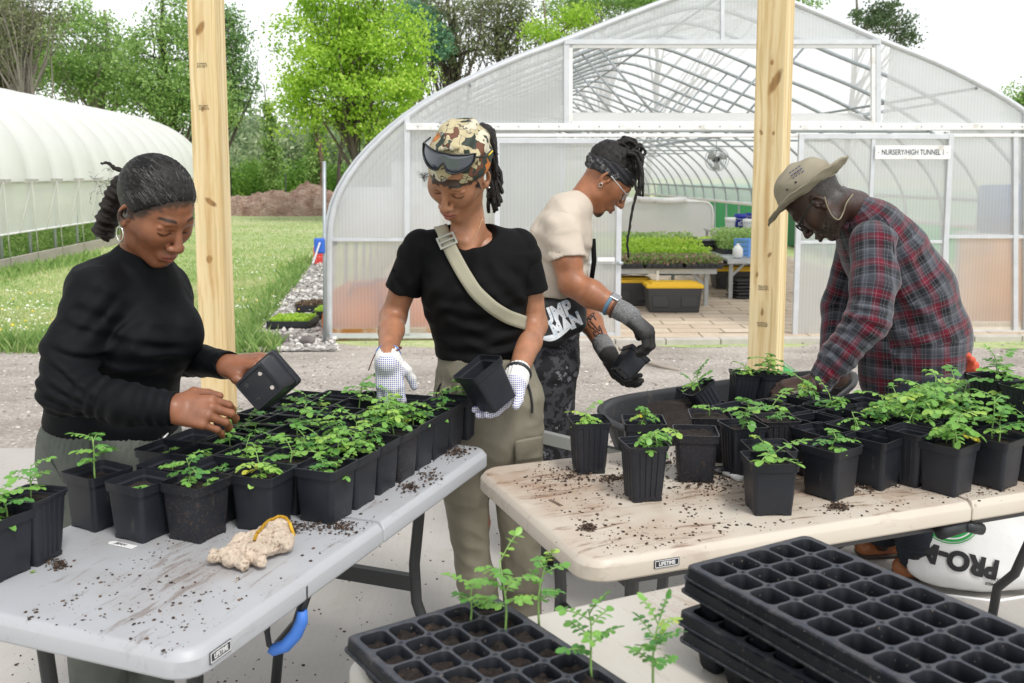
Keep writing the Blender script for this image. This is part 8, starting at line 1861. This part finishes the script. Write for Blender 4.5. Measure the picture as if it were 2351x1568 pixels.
    m_bag2 = cloth('black_nylon', (.010, .010, .011), .5, spec=.5, var=.2, bst=.1, fold=16); bg_ = garment(t, 'waist_bag', bp, .0045, m_bag2, lambda p: .004*vnoise(p, 22)+.002*vnoise(p, 60)); m_wp = simple('white_print', (.78, .80, .82), .5, dirt=(.4, .5, .6), dscale=30, dthr=.5)
    def bM(px, py, rot, Y=3.25): return Matrix.Translation(W(px, py, Y)) @ Matrix.Rotation(R_(90), 4, 'X') @ Matrix.Rotation(R_(rot), 4, 'Z')
    def lay(me, M, nm):
        me.transform(M); P_ = np.array([v.co[:] for v in me.vertices]); q = P_.copy()
        for _ in range(50): q[:, 1] += np.clip(evalp(bp, q), -.01, .04)*.8
        bad = q[:, 1] > 3.44; q[bad, 1] = 3.34; q[:, 1] -= .005; me.vertices.foreach_set('co', q.astype(np.float32).ravel()); me.update(); me.materials.clear(); me.materials.append(m_wp); me.name = nm; link(nm, me, bg_, True)
    lay(flat_text('JUMP', .070, .0035, .78), bM(1276, 728, 22), 'lettering'); lay(flat_text('MAN', .064, .0035, .78), bM(1303, 752, 24), 'lettering')
    sw = []
    for i in range(15): u_ = i/14; x = -.06+.13*u_; yc = .05*(u_**1.6)-.012*math.sin(u_*3.1); th = .017*math.sin(min(1, u_*2.2+.08)*math.pi/2)*(1-u_)**.9+.0008; sw += [(x, yc+th*.9, 0), (x, yc-th*.9, 0)]
    lay(subdiv(mesh_np('swoosh', sw, [(2*i, 2*i+1, 2*i+3, 2*i+2) for i in range(14)], m_wp, False), 2, .012), bM(1282, 778, 4), 'swoosh_mark')
    # camouflage trousers, shoes
    m, nt, out = nodes('dark_camo'); tc = tcoord(nt); f = noise_(nt, tc, 13, 5, .6); c = ramp_(nt, f, [(0, (.008, .008, .010)), (.44, (.05, .05, .058)), (.52, (.012, .012, .014)), (.60, (.16, .16, .18)), (.68, (.03, .03, .035))], 'CONSTANT'); finish(nt, out, c, .85, bump=noise_(nt, tc, 16, 3), bstr=.4, bdist=.02)
    pa = loft([Ws(1266, 745, Yb, .145, .098), Ws(1262, 830, Yb, .160, .112)], s_, .03)+[cap(W(1262, 850, 3.41), W(1264, 1060, 3.42), .094, .078, k=.04), cap(W(1264, 1060, 3.42), W(1272, 1235, 3.5), .076, .064, k=.03), cap(W(1262, 850, 3.62), W(1250, 1060, 3.66), .094, .078, k=.04), cap(W(1250, 1060, 3.66), W(1235, 1230, 3.75), .076, .064, k=.03)]
    garment(t, 'camo_trousers', pa, .0065, m, lambda p: .005*vnoise(p*[1, 1, .5], 16)+.003*vnoise(p, 40))
    b = W(1262, 1290, 3.47); b[2] = 0; sh = garment(t, 'shoe', [ecap(b+[-.06, .02, .055], b+[.075, .0, .035], .045, .055, .045, .034, (0, 1, 0), k=.03), cap(b+[-.045, .02, .06], b+[-.05, .02, .13], .045, .045, k=.03), plane((0, 0, .012), (0, 0, -1))], .004, simple('black_leather', (.02, .017, .016), .4, bump=.2, bscale=50)); garment(sh, 'sole', [ecap(b+[-.07, .02, .012], b+[.095, .0, .012], .047, .013, .046, .013, (0, 1, 0), k=.01), plane((0, 0, .001), (0, 0, -1))], .005, m_blk)
    tubes(sh, 'laces', [([b+np.array([.0+.022*i, -.022, .092-.012*i]), b+np.array([.008+.022*i, .01, .100-.012*i]), b+np.array([.0+.022*i, .03, .092-.012*i])], .0022, .0022) for i in range(4)], simple('tan_lace', (.45, .28, .14), .8), 6)
    b2 = W(1235, 1235, 3.75); b2[2] = 0; garment(t, 'shoe', [ecap(b2+[-.06, 0, .05], b2+[.10, 0, .035], .045, .05, .045, .034, (0, 1, 0), k=.03), plane((0, 0, .001), (0, 0, -1))], .007, m_blk)
    # gloves: grey knit backs, dark palms
    m, nt, out = nodes('grey_work_glove'); tc = tcoord(nt); a = attr_(nt, 'v'); kn_ = noise_(nt, tc, 320, 3, .8); kc = ramp_(nt, kn_, [(.35, (.055, .055, .058)), (.65, (.30, .30, .30))]); c = mix_(nt, a, kc, (.030, .029, .028)); finish(nt, out, c, .85, bump=kn_, bstr=.3, bdist=.002); m_gl = m
    def glove(hp, wr, el, ds, lab, dark):
        d = nz(wr-el); pr_ = []
        for q in hp: pr_.append(cap(q.seg[0], q.seg[1], q.seg[2]+.003, q.seg[3]+.003, k=q.k) if hasattr(q, 'seg') else q)
        pr_ += [cap(wr-d*.045, wr+d*.012, .036, .034, k=.012)]; V, Q = sdf_mesh(pr_, .003, lambda p: -.0012*np.sin(((p-wr)@d)*700)*(((p-wr)@d) < .004)+.0015*vnoise(p, 70)); n_ = np.clip(((V-wr)@d-.01)/.01, 0, 1); bk = np.clip(((V-(wr+d*.05))@nz(ds))/.02+.4, 0, 1) if not dark else 0*n_
        link('glove', mesh_np('glove', V, Q, m_gl, True, {'v': n_*(1-bk*.9)}), t, True)['label'] = lab
    glove(hR, wR, elR, (.4, -.5, .8), 'grey knit glove with open dark fingertips, raised above the pot', 0); glove(hL, wL, elL, (0, 0, 1), 'dark coated glove gripping the small pot', 1)
    d = nz(wR-elR); a1 = nz(np.cross(d, [0, 1, .1])); a2 = np.cross(d, a1); ring = lambda c_, r_: [tuple(c_+a1*r_*math.cos(a)+a2*r_*math.sin(a)) for a in np.linspace(0, 6.283, 24)[:-1]]
    wt = MB().tube(ring(wR-d*.072, .034), .0078, 8, closed=True).build('watch_band', simple('blue_grey_rubber', (.10, .20, .29), .5), t, world=True); c_ = wR-d*.066+np.array([.012, -.018, .030]); wc = MB(); wc.bar(tuple(c_-d*.018), tuple(c_+d*.018), .034, .010, 0, (.15, -.5, .85)); wc.build('watch_case', simple('watch_steel', (.6, .6, .6), .2, 1), wt, world=True, bevel=.004)
    MB().tube(ring(wR-d*.050, .036), .0050, 8, closed=True).build('bead_bracelet', simple('brown_beads', (.10, .035, .015), .35, bump=1, bscale=120), t, world=True)
    # hair, headband, glasses, earring
    mh = mat_hair('black_locs_tied', (.016, .012, .010), None, 0, (20, 20, 60)); cp = [h.ell((0, -.018, .050), (.080, .098, .088)), h.plane((0, 0, .012), (0, .36, -1), .006)]
    hc = garment(t, 'hair', cp, .003, mh, lambda p: .003*vnoise(p, 70)+.002*vnoise(p, 140), loc=h)
    ba = [h.ell((0, -.015, .042), (.0845, .1030, .0925)), h.plane((0, 0, .008), (0, .36, -1), .004), h.plane((0, 0, .062), (0, -.36, 1), .004)]
    m, nt, out = nodes('paisley_band'); v = attr_(nt, 'loc', 'Vector'); vo = N(nt, 'TexVoronoi', Scale=75.0, feature='DISTANCE_TO_EDGE'); nt.links.new(v, vo.inputs['Vector']); c = mix_(nt, math_(nt, 'MULTIPLY', ramp_(nt, vo.outputs['Distance'], [(.06, 1.0), (.12, 0.0)]), ramp_(nt, noise_(nt, v, 30, 3), [(.5, 0.0), (.6, .8)])), (.022, .022, .026), (.26, .25, .25)); finish(nt, out, c, .85, bump=noise_(nt, v, 9, 3, .5, (1, 1, 9)), bstr=.8, bdist=.006)
    garment(t, 'headband', ba, .0026, m, lambda p: .0028*np.sin(h.l(p)[:, 2]*330+h.l(p)[:, 1]*25)*.6+.0015*vnoise(p, 50), loc=h)
    r = random.Random(12); ps = []
    for i in range(34):   # bun of looped locs
        a = W(1412+r.uniform(-4, 22), 366+r.uniform(-6, 4), 3.52+r.uniform(-.03, .03)); th = r.uniform(0, 6.28); rr_ = r.uniform(.022, .042); cc = W(1440+r.uniform(-10, 12), 344+r.uniform(-8, 10), 3.52+r.uniform(-.03, .03)); v1 = np.array([math.cos(th), r.uniform(-.6, .6), math.sin(th)])*rr_; v2 = np.array([-math.sin(th), r.uniform(-.6, .6), math.cos(th)])*rr_*.7; ps.append(([a, cc-v1, cc+v2, cc+v1, cc-v2*.6], .0060, .0048))
    for i in range(12): a = W(1444+r.uniform(-8, 10), 352+r.uniform(-6, 6), 3.46+r.uniform(-.04, .06)); e = W(1466+r.uniform(-8, 14), r.uniform(395, 452), 3.46+r.uniform(-.05, .06)); ps.append(([a, a+np.array([.03, 0, -.01]), (a+e)/2+np.array([.022, 0, 0]), e], .0062, .0045))
    ps.append(([W(1452, 410, 3.40), W(1462, 440, 3.40), W(1452, 480, 3.40), W(1446, 520, 3.40), W(1440, 560, 3.40), W(1444, 592, 3.40)], .0055, .0038)); ps.append(([W(1450, 345, 3.5), W(1470, 336, 3.5), W(1482, 350, 3.5), W(1474, 360, 3.5)], .0056, .005))
    tubes(hc, 'locs', ps, mh, 7, .0009, 3, h)
    m_clear = simple('clear_frame', (.55, .56, .57), .15, spec=.9); lx = []
    for s in (-1, 1): tubes(t, 'glasses_rim', [([h.w(s*(.031+.022*math.cos(a)), .099-.008*abs(math.cos(a) > 0)*math.cos(a)-.004, .001+.018*math.sin(a)) for a in np.linspace(0, 6.283, 19)], .0015, .0015)], m_clear, 6); tubes(t, 'glasses_arm', [([h.w(s*.054, .088, .008), h.w(s*.079, .05, .010), h.w(s*.0835, .0, .014)], .0018, .0018)], m_clear, 6)
    tubes(t, 'ear_cuff', [([h.w(.082+.004*math.sin(a), -.003+.006*math.cos(a), -.034+.007*math.sin(a)) for a in np.linspace(0, 6.283, 12)], .0018, .0018)], simple('silver_ring', (.7, .7, .7), .2, 1), 6)
    c = W(1425, 860, 3.33); e = W(1468, 803, 3.38); pot_held('small black pot held by the man in beige', c, nz(e-c), 12, sc=.86, soil=.9)
    return t
# ---- man in plaid shirt and hat
def man_plaid():
    Yb = 3.32; t = thing('person', 'man in red and grey plaid shirt and khaki bucket hat leaning over the pots', 'person', (W(2100, 900, Yb)[0], Yb, 0))
    h = HD(67.5, -56.4, -.5, (.991+.035, 3.235, 1.366), 1.03); s_ = np.array([0, -1.0, 0]); sk = (.050, .026, .019); lp = (.06, .028, .024)
    neck = W(1962, 478, Yb); wN = W(1868, 878, 3.06); wF = W(1905, 860, 3.30); shN, elN = W(2012, 560, 3.13), W(1992, 735, 3.05); shF, elF = W(1965, 575, 3.46), W(1930, 705, 3.50)
    torso = loft([(neck, .055, .055), Ws(1990, 520, Yb, .15, .085), Ws(2030, 580, Yb, .16, .115), Ws(2085, 680, Yb, .155, .125), Ws(2110, 790, Yb, .15, .12), Ws(2100, 880, Yb, .16, .115)], s_)
    arms = chain([shN, elN, wN], (.055, .045, .030), .02)+chain([shF, elF, wF], (.055, .045, .030), .02)
    legs = [cap(W(2110, 900, 3.22), W(2085, 1090, 3.24), .09, .06, k=.03), cap(W(2085, 1090, 3.24), W(2118, 1300, 3.32), .055, .045, k=.02), cap(W(2080, 900, 3.44), W(2045, 1080, 3.46), .09, .06, k=.03), cap(W(2045, 1080, 3.46), W(2025, 1250, 3.52), .055, .045, k=.02)]
    hN, nN, _ = hand(wN, (-.96, -.10, -.20), (-.15, -.35, .92), 'L', ((40, 50, 30), (42, 52, 30), (45, 52, 30), (45, 50, 30)), (.55, .75, -.4), 1.04, fat=1.15)
    hd = head(h, neck=neck, jaw=1.06, nose=1.2, lip=1.1, nr_=.058)
    def beard(q, put, ss):
        x, y, z = q[:, 0], q[:, 1], q[:, 2]; n_ = np.clip(vnoise(q, 380)*1.4+.4, 0, 1); m_ = (1-ss(-.052, -.040, z+.18*(y-.02)))*ss(-.012, .0, y)*(1-((np.abs(x) < .026)*(z > -.080)*(y > .075))); put(m_*.5, (.022, .017, .014)); put(m_*n_*ss(.0, .05, y)*.45, (.20, .185, .17))
        put(ss(.045, .06, -y+.6*z+.02)*.0, (.2, .2, .2))
        g_ = ss(.02, .035, -y)*ss(-.06, -.045, z)*.85; put(g_, (.022, .02, .018)); put(g_*n_*.35, (.14, .135, .13))
    body(t, [(hd, .0026), (hN+[cap(wN+np.array([.08, 0, .02]), wN, .036, .030, k=.012)], .003), (torso+arms+legs, .014)], h, sk, lp, beard=beard, nails=nN, browk=.4)
    # plaid shirt
    ch = lambda pts, rs, off: [cap(pts[i], pts[i+1], rs[i], rs[i+1], k=.035) for i in range(len(pts)-1)]
    to = loft([Ws(1962, 492, Yb, .085, .060), Ws(1990, 520, Yb, .160, .098), Ws(2030, 580, Yb, .178, .128), Ws(2080, 670, Yb, .176, .150), Ws(2108, 770, Yb, .176, .158), Ws(2110, 850, Yb, .18, .150)], s_, .045)
    off = 0
    for q in to: q.off = off; off += np.linalg.norm(q.seg[1]-q.seg[0])
    be = [cap(W(2040, 700, Yb), W(2045, 870, Yb), .105, .105, k=.06)]; be[0].off = .3
    a1 = [cap(shN+[0, .03, 0], W(2005, 650, 3.09), .074, .070, k=.03), cap(W(2005, 650, 3.09), elN, .070, .066, k=.03), cap(elN, W(1925, 820, 3.05), .066, .055, k=.03), cap(W(1925, 820, 3.05), wN+[.022, 0, .004], .055, .043, k=.02)]
    a2 = [cap(shF, elF, .070, .062, k=.03), cap(elF, wF, .062, .042, k=.03)]
    for aa in (a1, a2):
        off = .03
        for q in aa: q.off = off; off += np.linalg.norm(q.seg[1]-q.seg[0])
    pl = plane(W(2235, 812, Yb), np.cross(W(2235, 812, Yb)-W(1985, 920, Yb), [0, 1, 0])*-1)
    if pl.fn(np.array([W(2080, 600, Yb)]))[0] > 0: pl = plane(W(2235, 812, Yb), np.cross(W(2235, 812, Yb)-W(1985, 920, Yb), [0, 1, 0]))
    tr_ = to+be+[pl]; dN = nz(wN-W(1925, 820, 3.05)); cutN = [cap(wN+[.012, 0, .002], wN+dN*.12, .036, op='s', k=.003), cap(wN+dN*.050, wN+dN*.12, .052, op='s', k=.002)]
    m, nt, out = nodes('plaid_flannel'); v = attr_(nt, 'loc', 'Vector'); sx = N(nt, 'SeparateXYZ'); nt.links.new(v, sx.inputs[0])
    def band(c_, per, stops, ph): f = math_(nt, 'FRACT', math_(nt, 'ADD', math_(nt, 'DIVIDE', c_, per), ph)); return ramp_(nt, f, stops, 'LINEAR')
    S1 = [(0, (.040, .044, .055)), (.16, (.04, .044, .055)), (.24, (.135, .006, .020)), (.40, (.135, .006, .020)), (.48, (.007, .007, .010)), (.72, (.007, .007, .010)), (.80, (.085, .092, .11)), (.88, (.085, .092, .11)), (1, (.040, .044, .055))]
    b1_ = band(sx.outputs['X'], .092, S1, .1); b2_ = band(sx.outputs['Y'], .092, S1, .35); tw = N(nt, 'TexNoise', Scale=900.0); nt.links.new(v, tw.inputs[0]); c = mix_(nt, .5, b1_, b2_)
    for cc, ph in ((sx.outputs['X'], .0), (sx.outputs['X'], .33), (sx.outputs['Y'], .12), (sx.outputs['Y'], .52)):
        ln = band(cc, .0307, [(0, 0.0), (.44, 0.0), (.50, .38), (.56, 0.0)], ph); c = mix_(nt, math_(nt, 'MULTIPLY', ln, ramp_(nt, tw.outputs[0], [(.4, .3), (.6, .9)])), c, (.30, .30, .34))
    fz = noise_(nt, v, 50, 4); c = mix_(nt, .4, c, ramp_(nt, fz, [(.3, .6), (.7, 1.3)]), 'MULTIPLY'); finish(nt, out, c, .95, spec=.2, bump=noise_(nt, v, 14, 3), bstr=.2, bdist=.012, sheen=.25); m_pl = m
    fo = folds([(W(2050, 640, 3.1), .10, .007, (.8, 0, .5), 90), (W(2120, 740, 3.15), .13, .007, (.6, 0, .8), 75), (W(1990, 740, 3.0), .08, .006, (.2, 0, 1), 150), (W(1930, 820, 3.0), .07, .006, (.6, 0, .8), 170), (W(2040, 820, 3.15), .10, .007, (.3, 0, 1), 90), (W(2090, 560, 3.15), .09, .005, (.5, 0, -.8), 80), (W(1900, 870, 3.0), .04, .003, (1, 0, .3), 220)])
    V1, Q1 = sdf_mesh(tr_, .005, fo); V2, Q2 = sdf_mesh(a1+cutN, .0042, fo); V3, Q3 = sdf_mesh(a2, .006, fo)
    U = np.concatenate([limbuv(to+be, V1), limbuv(a1, V2)+[.03, .05, 0], limbuv(a2, V3)]); V, Q = joinm([(V1, Q1), (V2, Q2), (V3, Q3)]); sh = link('plaid_shirt', mesh_np('plaid_shirt', V, Q, m_pl, True, {'loc': U}), t, True)
    co = [ecap(W(1930, 492, Yb-.05), W(1955, 452, Yb-.03), .016, .05, .016, .05, (.8, 0, .5), k=.01), ecap(W(1955, 450, Yb-.02), W(1975, 462, Yb+.05), .05, .012, .05, .012, (.2, .9, .2), k=.02)]; co += [cap(W(1940, 520, Yb-.075), W(1938, 470, Yb-.06), .012, .014, k=.02)]
    garment(sh, 'collar', co, .0042, m_pl, None, uv=co)
    sm_ = lambda nm, pl_, r_, pr_: (lambda q: tubes(sh, nm, [(q, r_, r_)], m_seam, 5) if len(q) > 2 else None)([a for a in [march(pr_, x, y, 2.5, 4.0, -.0004) for x, y in pl_] if a is not None]); m_seam = cloth('plaid_seam', (.03, .02, .03))
    sm_('armhole_seam', [(2000, 480), (2030, 500), (2048, 540), (2052, 600), (2040, 660)], .0018, to+be+a1); sm_('side_seam', [(2085, 730), (2100, 790), (2110, 850)], .0018, to+be)
    # jeans and boots
    m_dn = cloth('dark_denim', (.022, .027, .036), .85, var=.2, bs=500, bst=.3, fold=12)
    pa = loft([Ws(2122, 800, Yb, .17, .130), Ws(2105, 870, Yb, .178, .128), Ws(2092, 930, Yb, .18, .125)], s_, .03)+[cap(W(2105, 930, 3.23), W(2082, 1090, 3.24), .105, .085, k=.04), cap(W(2082, 1090, 3.24), W(2112, 1268, 3.30), .083, .074, k=.03), cap(W(2075, 930, 3.42), W(2045, 1080, 3.46), .105, .085, k=.04), cap(W(2045, 1080, 3.46), W(2028, 1212, 3.52), .083, .074, k=.03), pl2(plane, W, Yb)]
    garment(t, 'jeans', pa, .006, m_dn, lambda p: .004*vnoise(p*[1, 1, .5], 18)+.002*vnoise(p, 50)-.004*np.exp(-((p[:, 2]-.12)/.05)**2)*np.sin(p[:, 2]*260))
    for pl_ in ([(2122, 860), (2112, 885), (2105, 915)], [(2142, 850), (2175, 845)], [(2140, 850), (2138, 900)]):
        q = [march(pa, x, y, 2.6, 4, .0006) for x, y in pl_]; q = [a for a in q if a is not None]
        if len(q) > 2: tubes(t, 'seam', [(q, .0016, .0016)], m_seam, 5)
    m_br = simple('tan_leather', (.36, .13, .05), .5, var=.25, vscale=18, bump=.3, bscale=60)
    def boot(px, py, lab):
        b = G(px, py, 0); o = garment(t, 'boot', [ecap(b+[.045, 0, .05], b+[-.085, -.02, .038], .046, .055, .048, .038, (0, 1, 0), k=.03), cap(b+[.035, 0, .07], b+[.045, 0, .17], .050, .055, k=.04), plane((0, 0, .016), (0, 0, -1))], .0042, m_br, lambda p: .0015*vnoise(p, 60), label=lab)
        garment(o, 'sole', [ecap(b+[.06, 0, .013], b+[-.10, -.02, .013], .048, .015, .050, .015, (0, 1, 0), k=.01), plane((0, 0, .001), (0, 0, -1)), plane((0, 0, .022), (0, 0, 1))], .005, simple('dark_sole', (.05, .035, .03), .7))
        c_ = b+np.array([-.02, -.045, .115]); tubes(o, 'laces', [([c_+np.array([-.012*i, -.012, -.014*i]), c_+np.array([-.018-.012*i, .015, .004-.014*i]), c_+np.array([-.012*i, .05, -.01-.014*i])], .0024, .0024) for i in range(4)]+[([c_, c_+[-.03, -.01, .0], c_+[-.035, -.01, -.03], c_+[-.01, -.005, -.01]], .0022, .0022), ([c_, c_+[.02, -.012, -.02], c_+[.0, -.012, -.045], c_+[-.005, -.004, -.01]], .0022, .0022)], simple('lace_rope', (.50, .42, .28), .8) if 'lace_rope' not in bpy.data.materials else bpy.data.materials['lace_rope'], 6)
    boot(2122, 1322, 'front brown boot with loose tan laces'); boot(2032, 1272, 'rear brown boot')
    # hat: sagging crown and a brim turned up at the side
    m_hat = cloth('khaki_canvas', (.31, .275, .205), .9, var=.10, bs=400, bst=.3, fold=14)
    hf = h; h = HD(67.5, -36, -.5, (0, 0, 0), 1.03); h.p = hf.w(0, -.012, .052)-h.R@np.array([0, -.012, .052])*1.03
    cr = [h.ell((0, -.012, .062), (.088, .104, .078)), h.ell((0, -.02, .098), (.072, .085, .050), k=.03), h.plane((0, 0, .046), (0, -.0, -1), .003)]
    hat = garment(t, 'bucket_hat', cr, .0038, m_hat, lambda p: .004*vnoise(p, 26)+.003*np.sin(h.l(p)[:, 2]*120+h.l(p)[:, 1]*60)*.6)
    V = []; na, nk = 56, 9
    for j in range(nk):
        u_ = j/(nk-1)
        for i in range(na):
            a = 2*math.pi*i/na; ca, sa = math.cos(a), math.sin(a); ex = .062*u_; up_ = .020*abs(ca)**1.5*u_**1.3-.022*u_*max(sa, 0)**2+.020*u_**1.5*max(-sa, 0); V.append(h.w((.087+ex*(1-.30*u_*abs(ca)))*ca, -.012+(.103+ex)*sa, .048+up_+.0022*math.sin(a*9+j)+.0014*math.sin(a*23-j)))
    o = link('hat_brim', mesh_np('hat_brim', V, [(j*na+i, j*na+(i+1) % na, (j+1)*na+(i+1) % na, (j+1)*na+i) for j in range(nk-1) for i in range(na)], m_hat), hat, True); s = o.modifiers.new('s', 'SOLIDIFY'); s.thickness = .004
    for (y_, z_) in ((-.005, .092), (.012, .090), (.03, .088)):
        q = h.w(-.0885, y_, z_); MB().lathe(tuple(q), [(0, .003), (.0035, .003), (.0035, -.003)], 8, M=Matrix.Rotation(R_(90), 4, 'X')).build('eyelet', m_blk, hat, world=True) if y_ != .012 else None
    q = [h.w(-.083, -.035+.012*i, .118-.003*i) for i in range(4)]; mb = MB()
    for i in range(4):
        for k in range(3): 
            p = h.w(-.0795-.002*k*-1, -.045+.011*i, .128-.010*k); p2 = h.w(-.0800, -.037+.011*i, .127-.010*k); mb.tube([tuple(p), tuple(p2)], .0016, 4)
    mb.build('stitched_emblem', simple('navy_thread', (.03, .05, .20), .8), hat, world=True)
    cc_ = [march(hd+to, x_, y_, 2.7, 3.8, .006) for x_, y_ in ((1893, 452), (1900, 475), (1912, 497), (1926, 504), (1936, 488), (1944, 465), (1958, 446))]; tubes(hat, 'chin_cord', [([q for q in cc_ if q is not None], .0024, .0024)], cloth('cord_tan', (.26, .22, .155)), 8)
    h = hf
    # glasses
    for s in (-1, 1): tubes(t, 'glasses_rim', [([h.w(s*(.031+.023*math.cos(a)), .099-.006*math.cos(a), -.002+.017*math.sin(a)) for a in np.linspace(0, 6.283, 19)], .0022, .0022)], m_fr2, 6); tubes(t, 'glasses_arm', [([h.w(s*.054, .092, .006), h.w(s*.079, .05, .010), h.w(s*.0835, .0, .014)], .0024, .0024)], m_fr2, 6)
    # orange glove tucked in the back pocket, dark cloth beside it
    g_ = thing('work_glove', 'orange rubber dipped glove stuffed in the plaid man\'s back pocket', 'glove', tuple(W(2215, 835, 3.22))); gp_ = []
    for (x0, y0, x1, y1) in ((2200, 832, 2208, 820), (2208, 834, 2222, 816), (2214, 838, 2232, 826), (2212, 842, 2240, 838), (2206, 846, 2238, 846)): gp_.append(cap(W(x0, y0, 3.22), W(x1, y1, 3.18), .0135, .0115, k=.005))
    garment(g_, 'glove_fingers', gp_, .003, simple('orange_rubber', (.62, .10, .05), .7, var=.2, vscale=40, bump=.4, bscale=300), lambda p: .001*vnoise(p, 120))
    garment(t, 'dark_rag', [ell(W(2215, 880, 3.25), (.035, .03, .05)), cap(W(2205, 850, 3.26), W(2250, 862, 3.2), .025, .018, k=.02), cap(W(2220, 890, 3.24), W(2212, 925, 3.22), .022, .012, k=.02)], .005, simple('dark_rubbery', (.02, .02, .022), .4), lambda p: .006*vnoise(p, 50))
    return t
def pl2(plane_, W_, Yb): return plane_(W_(2130, 790, Yb), (.25, 0, 1))
m_fr2 = simple('dark_green_frame', (.012, .02, .018), .35)
for fn_ in (woman_left, woman_mid, man_band, man_plaid): fn_()
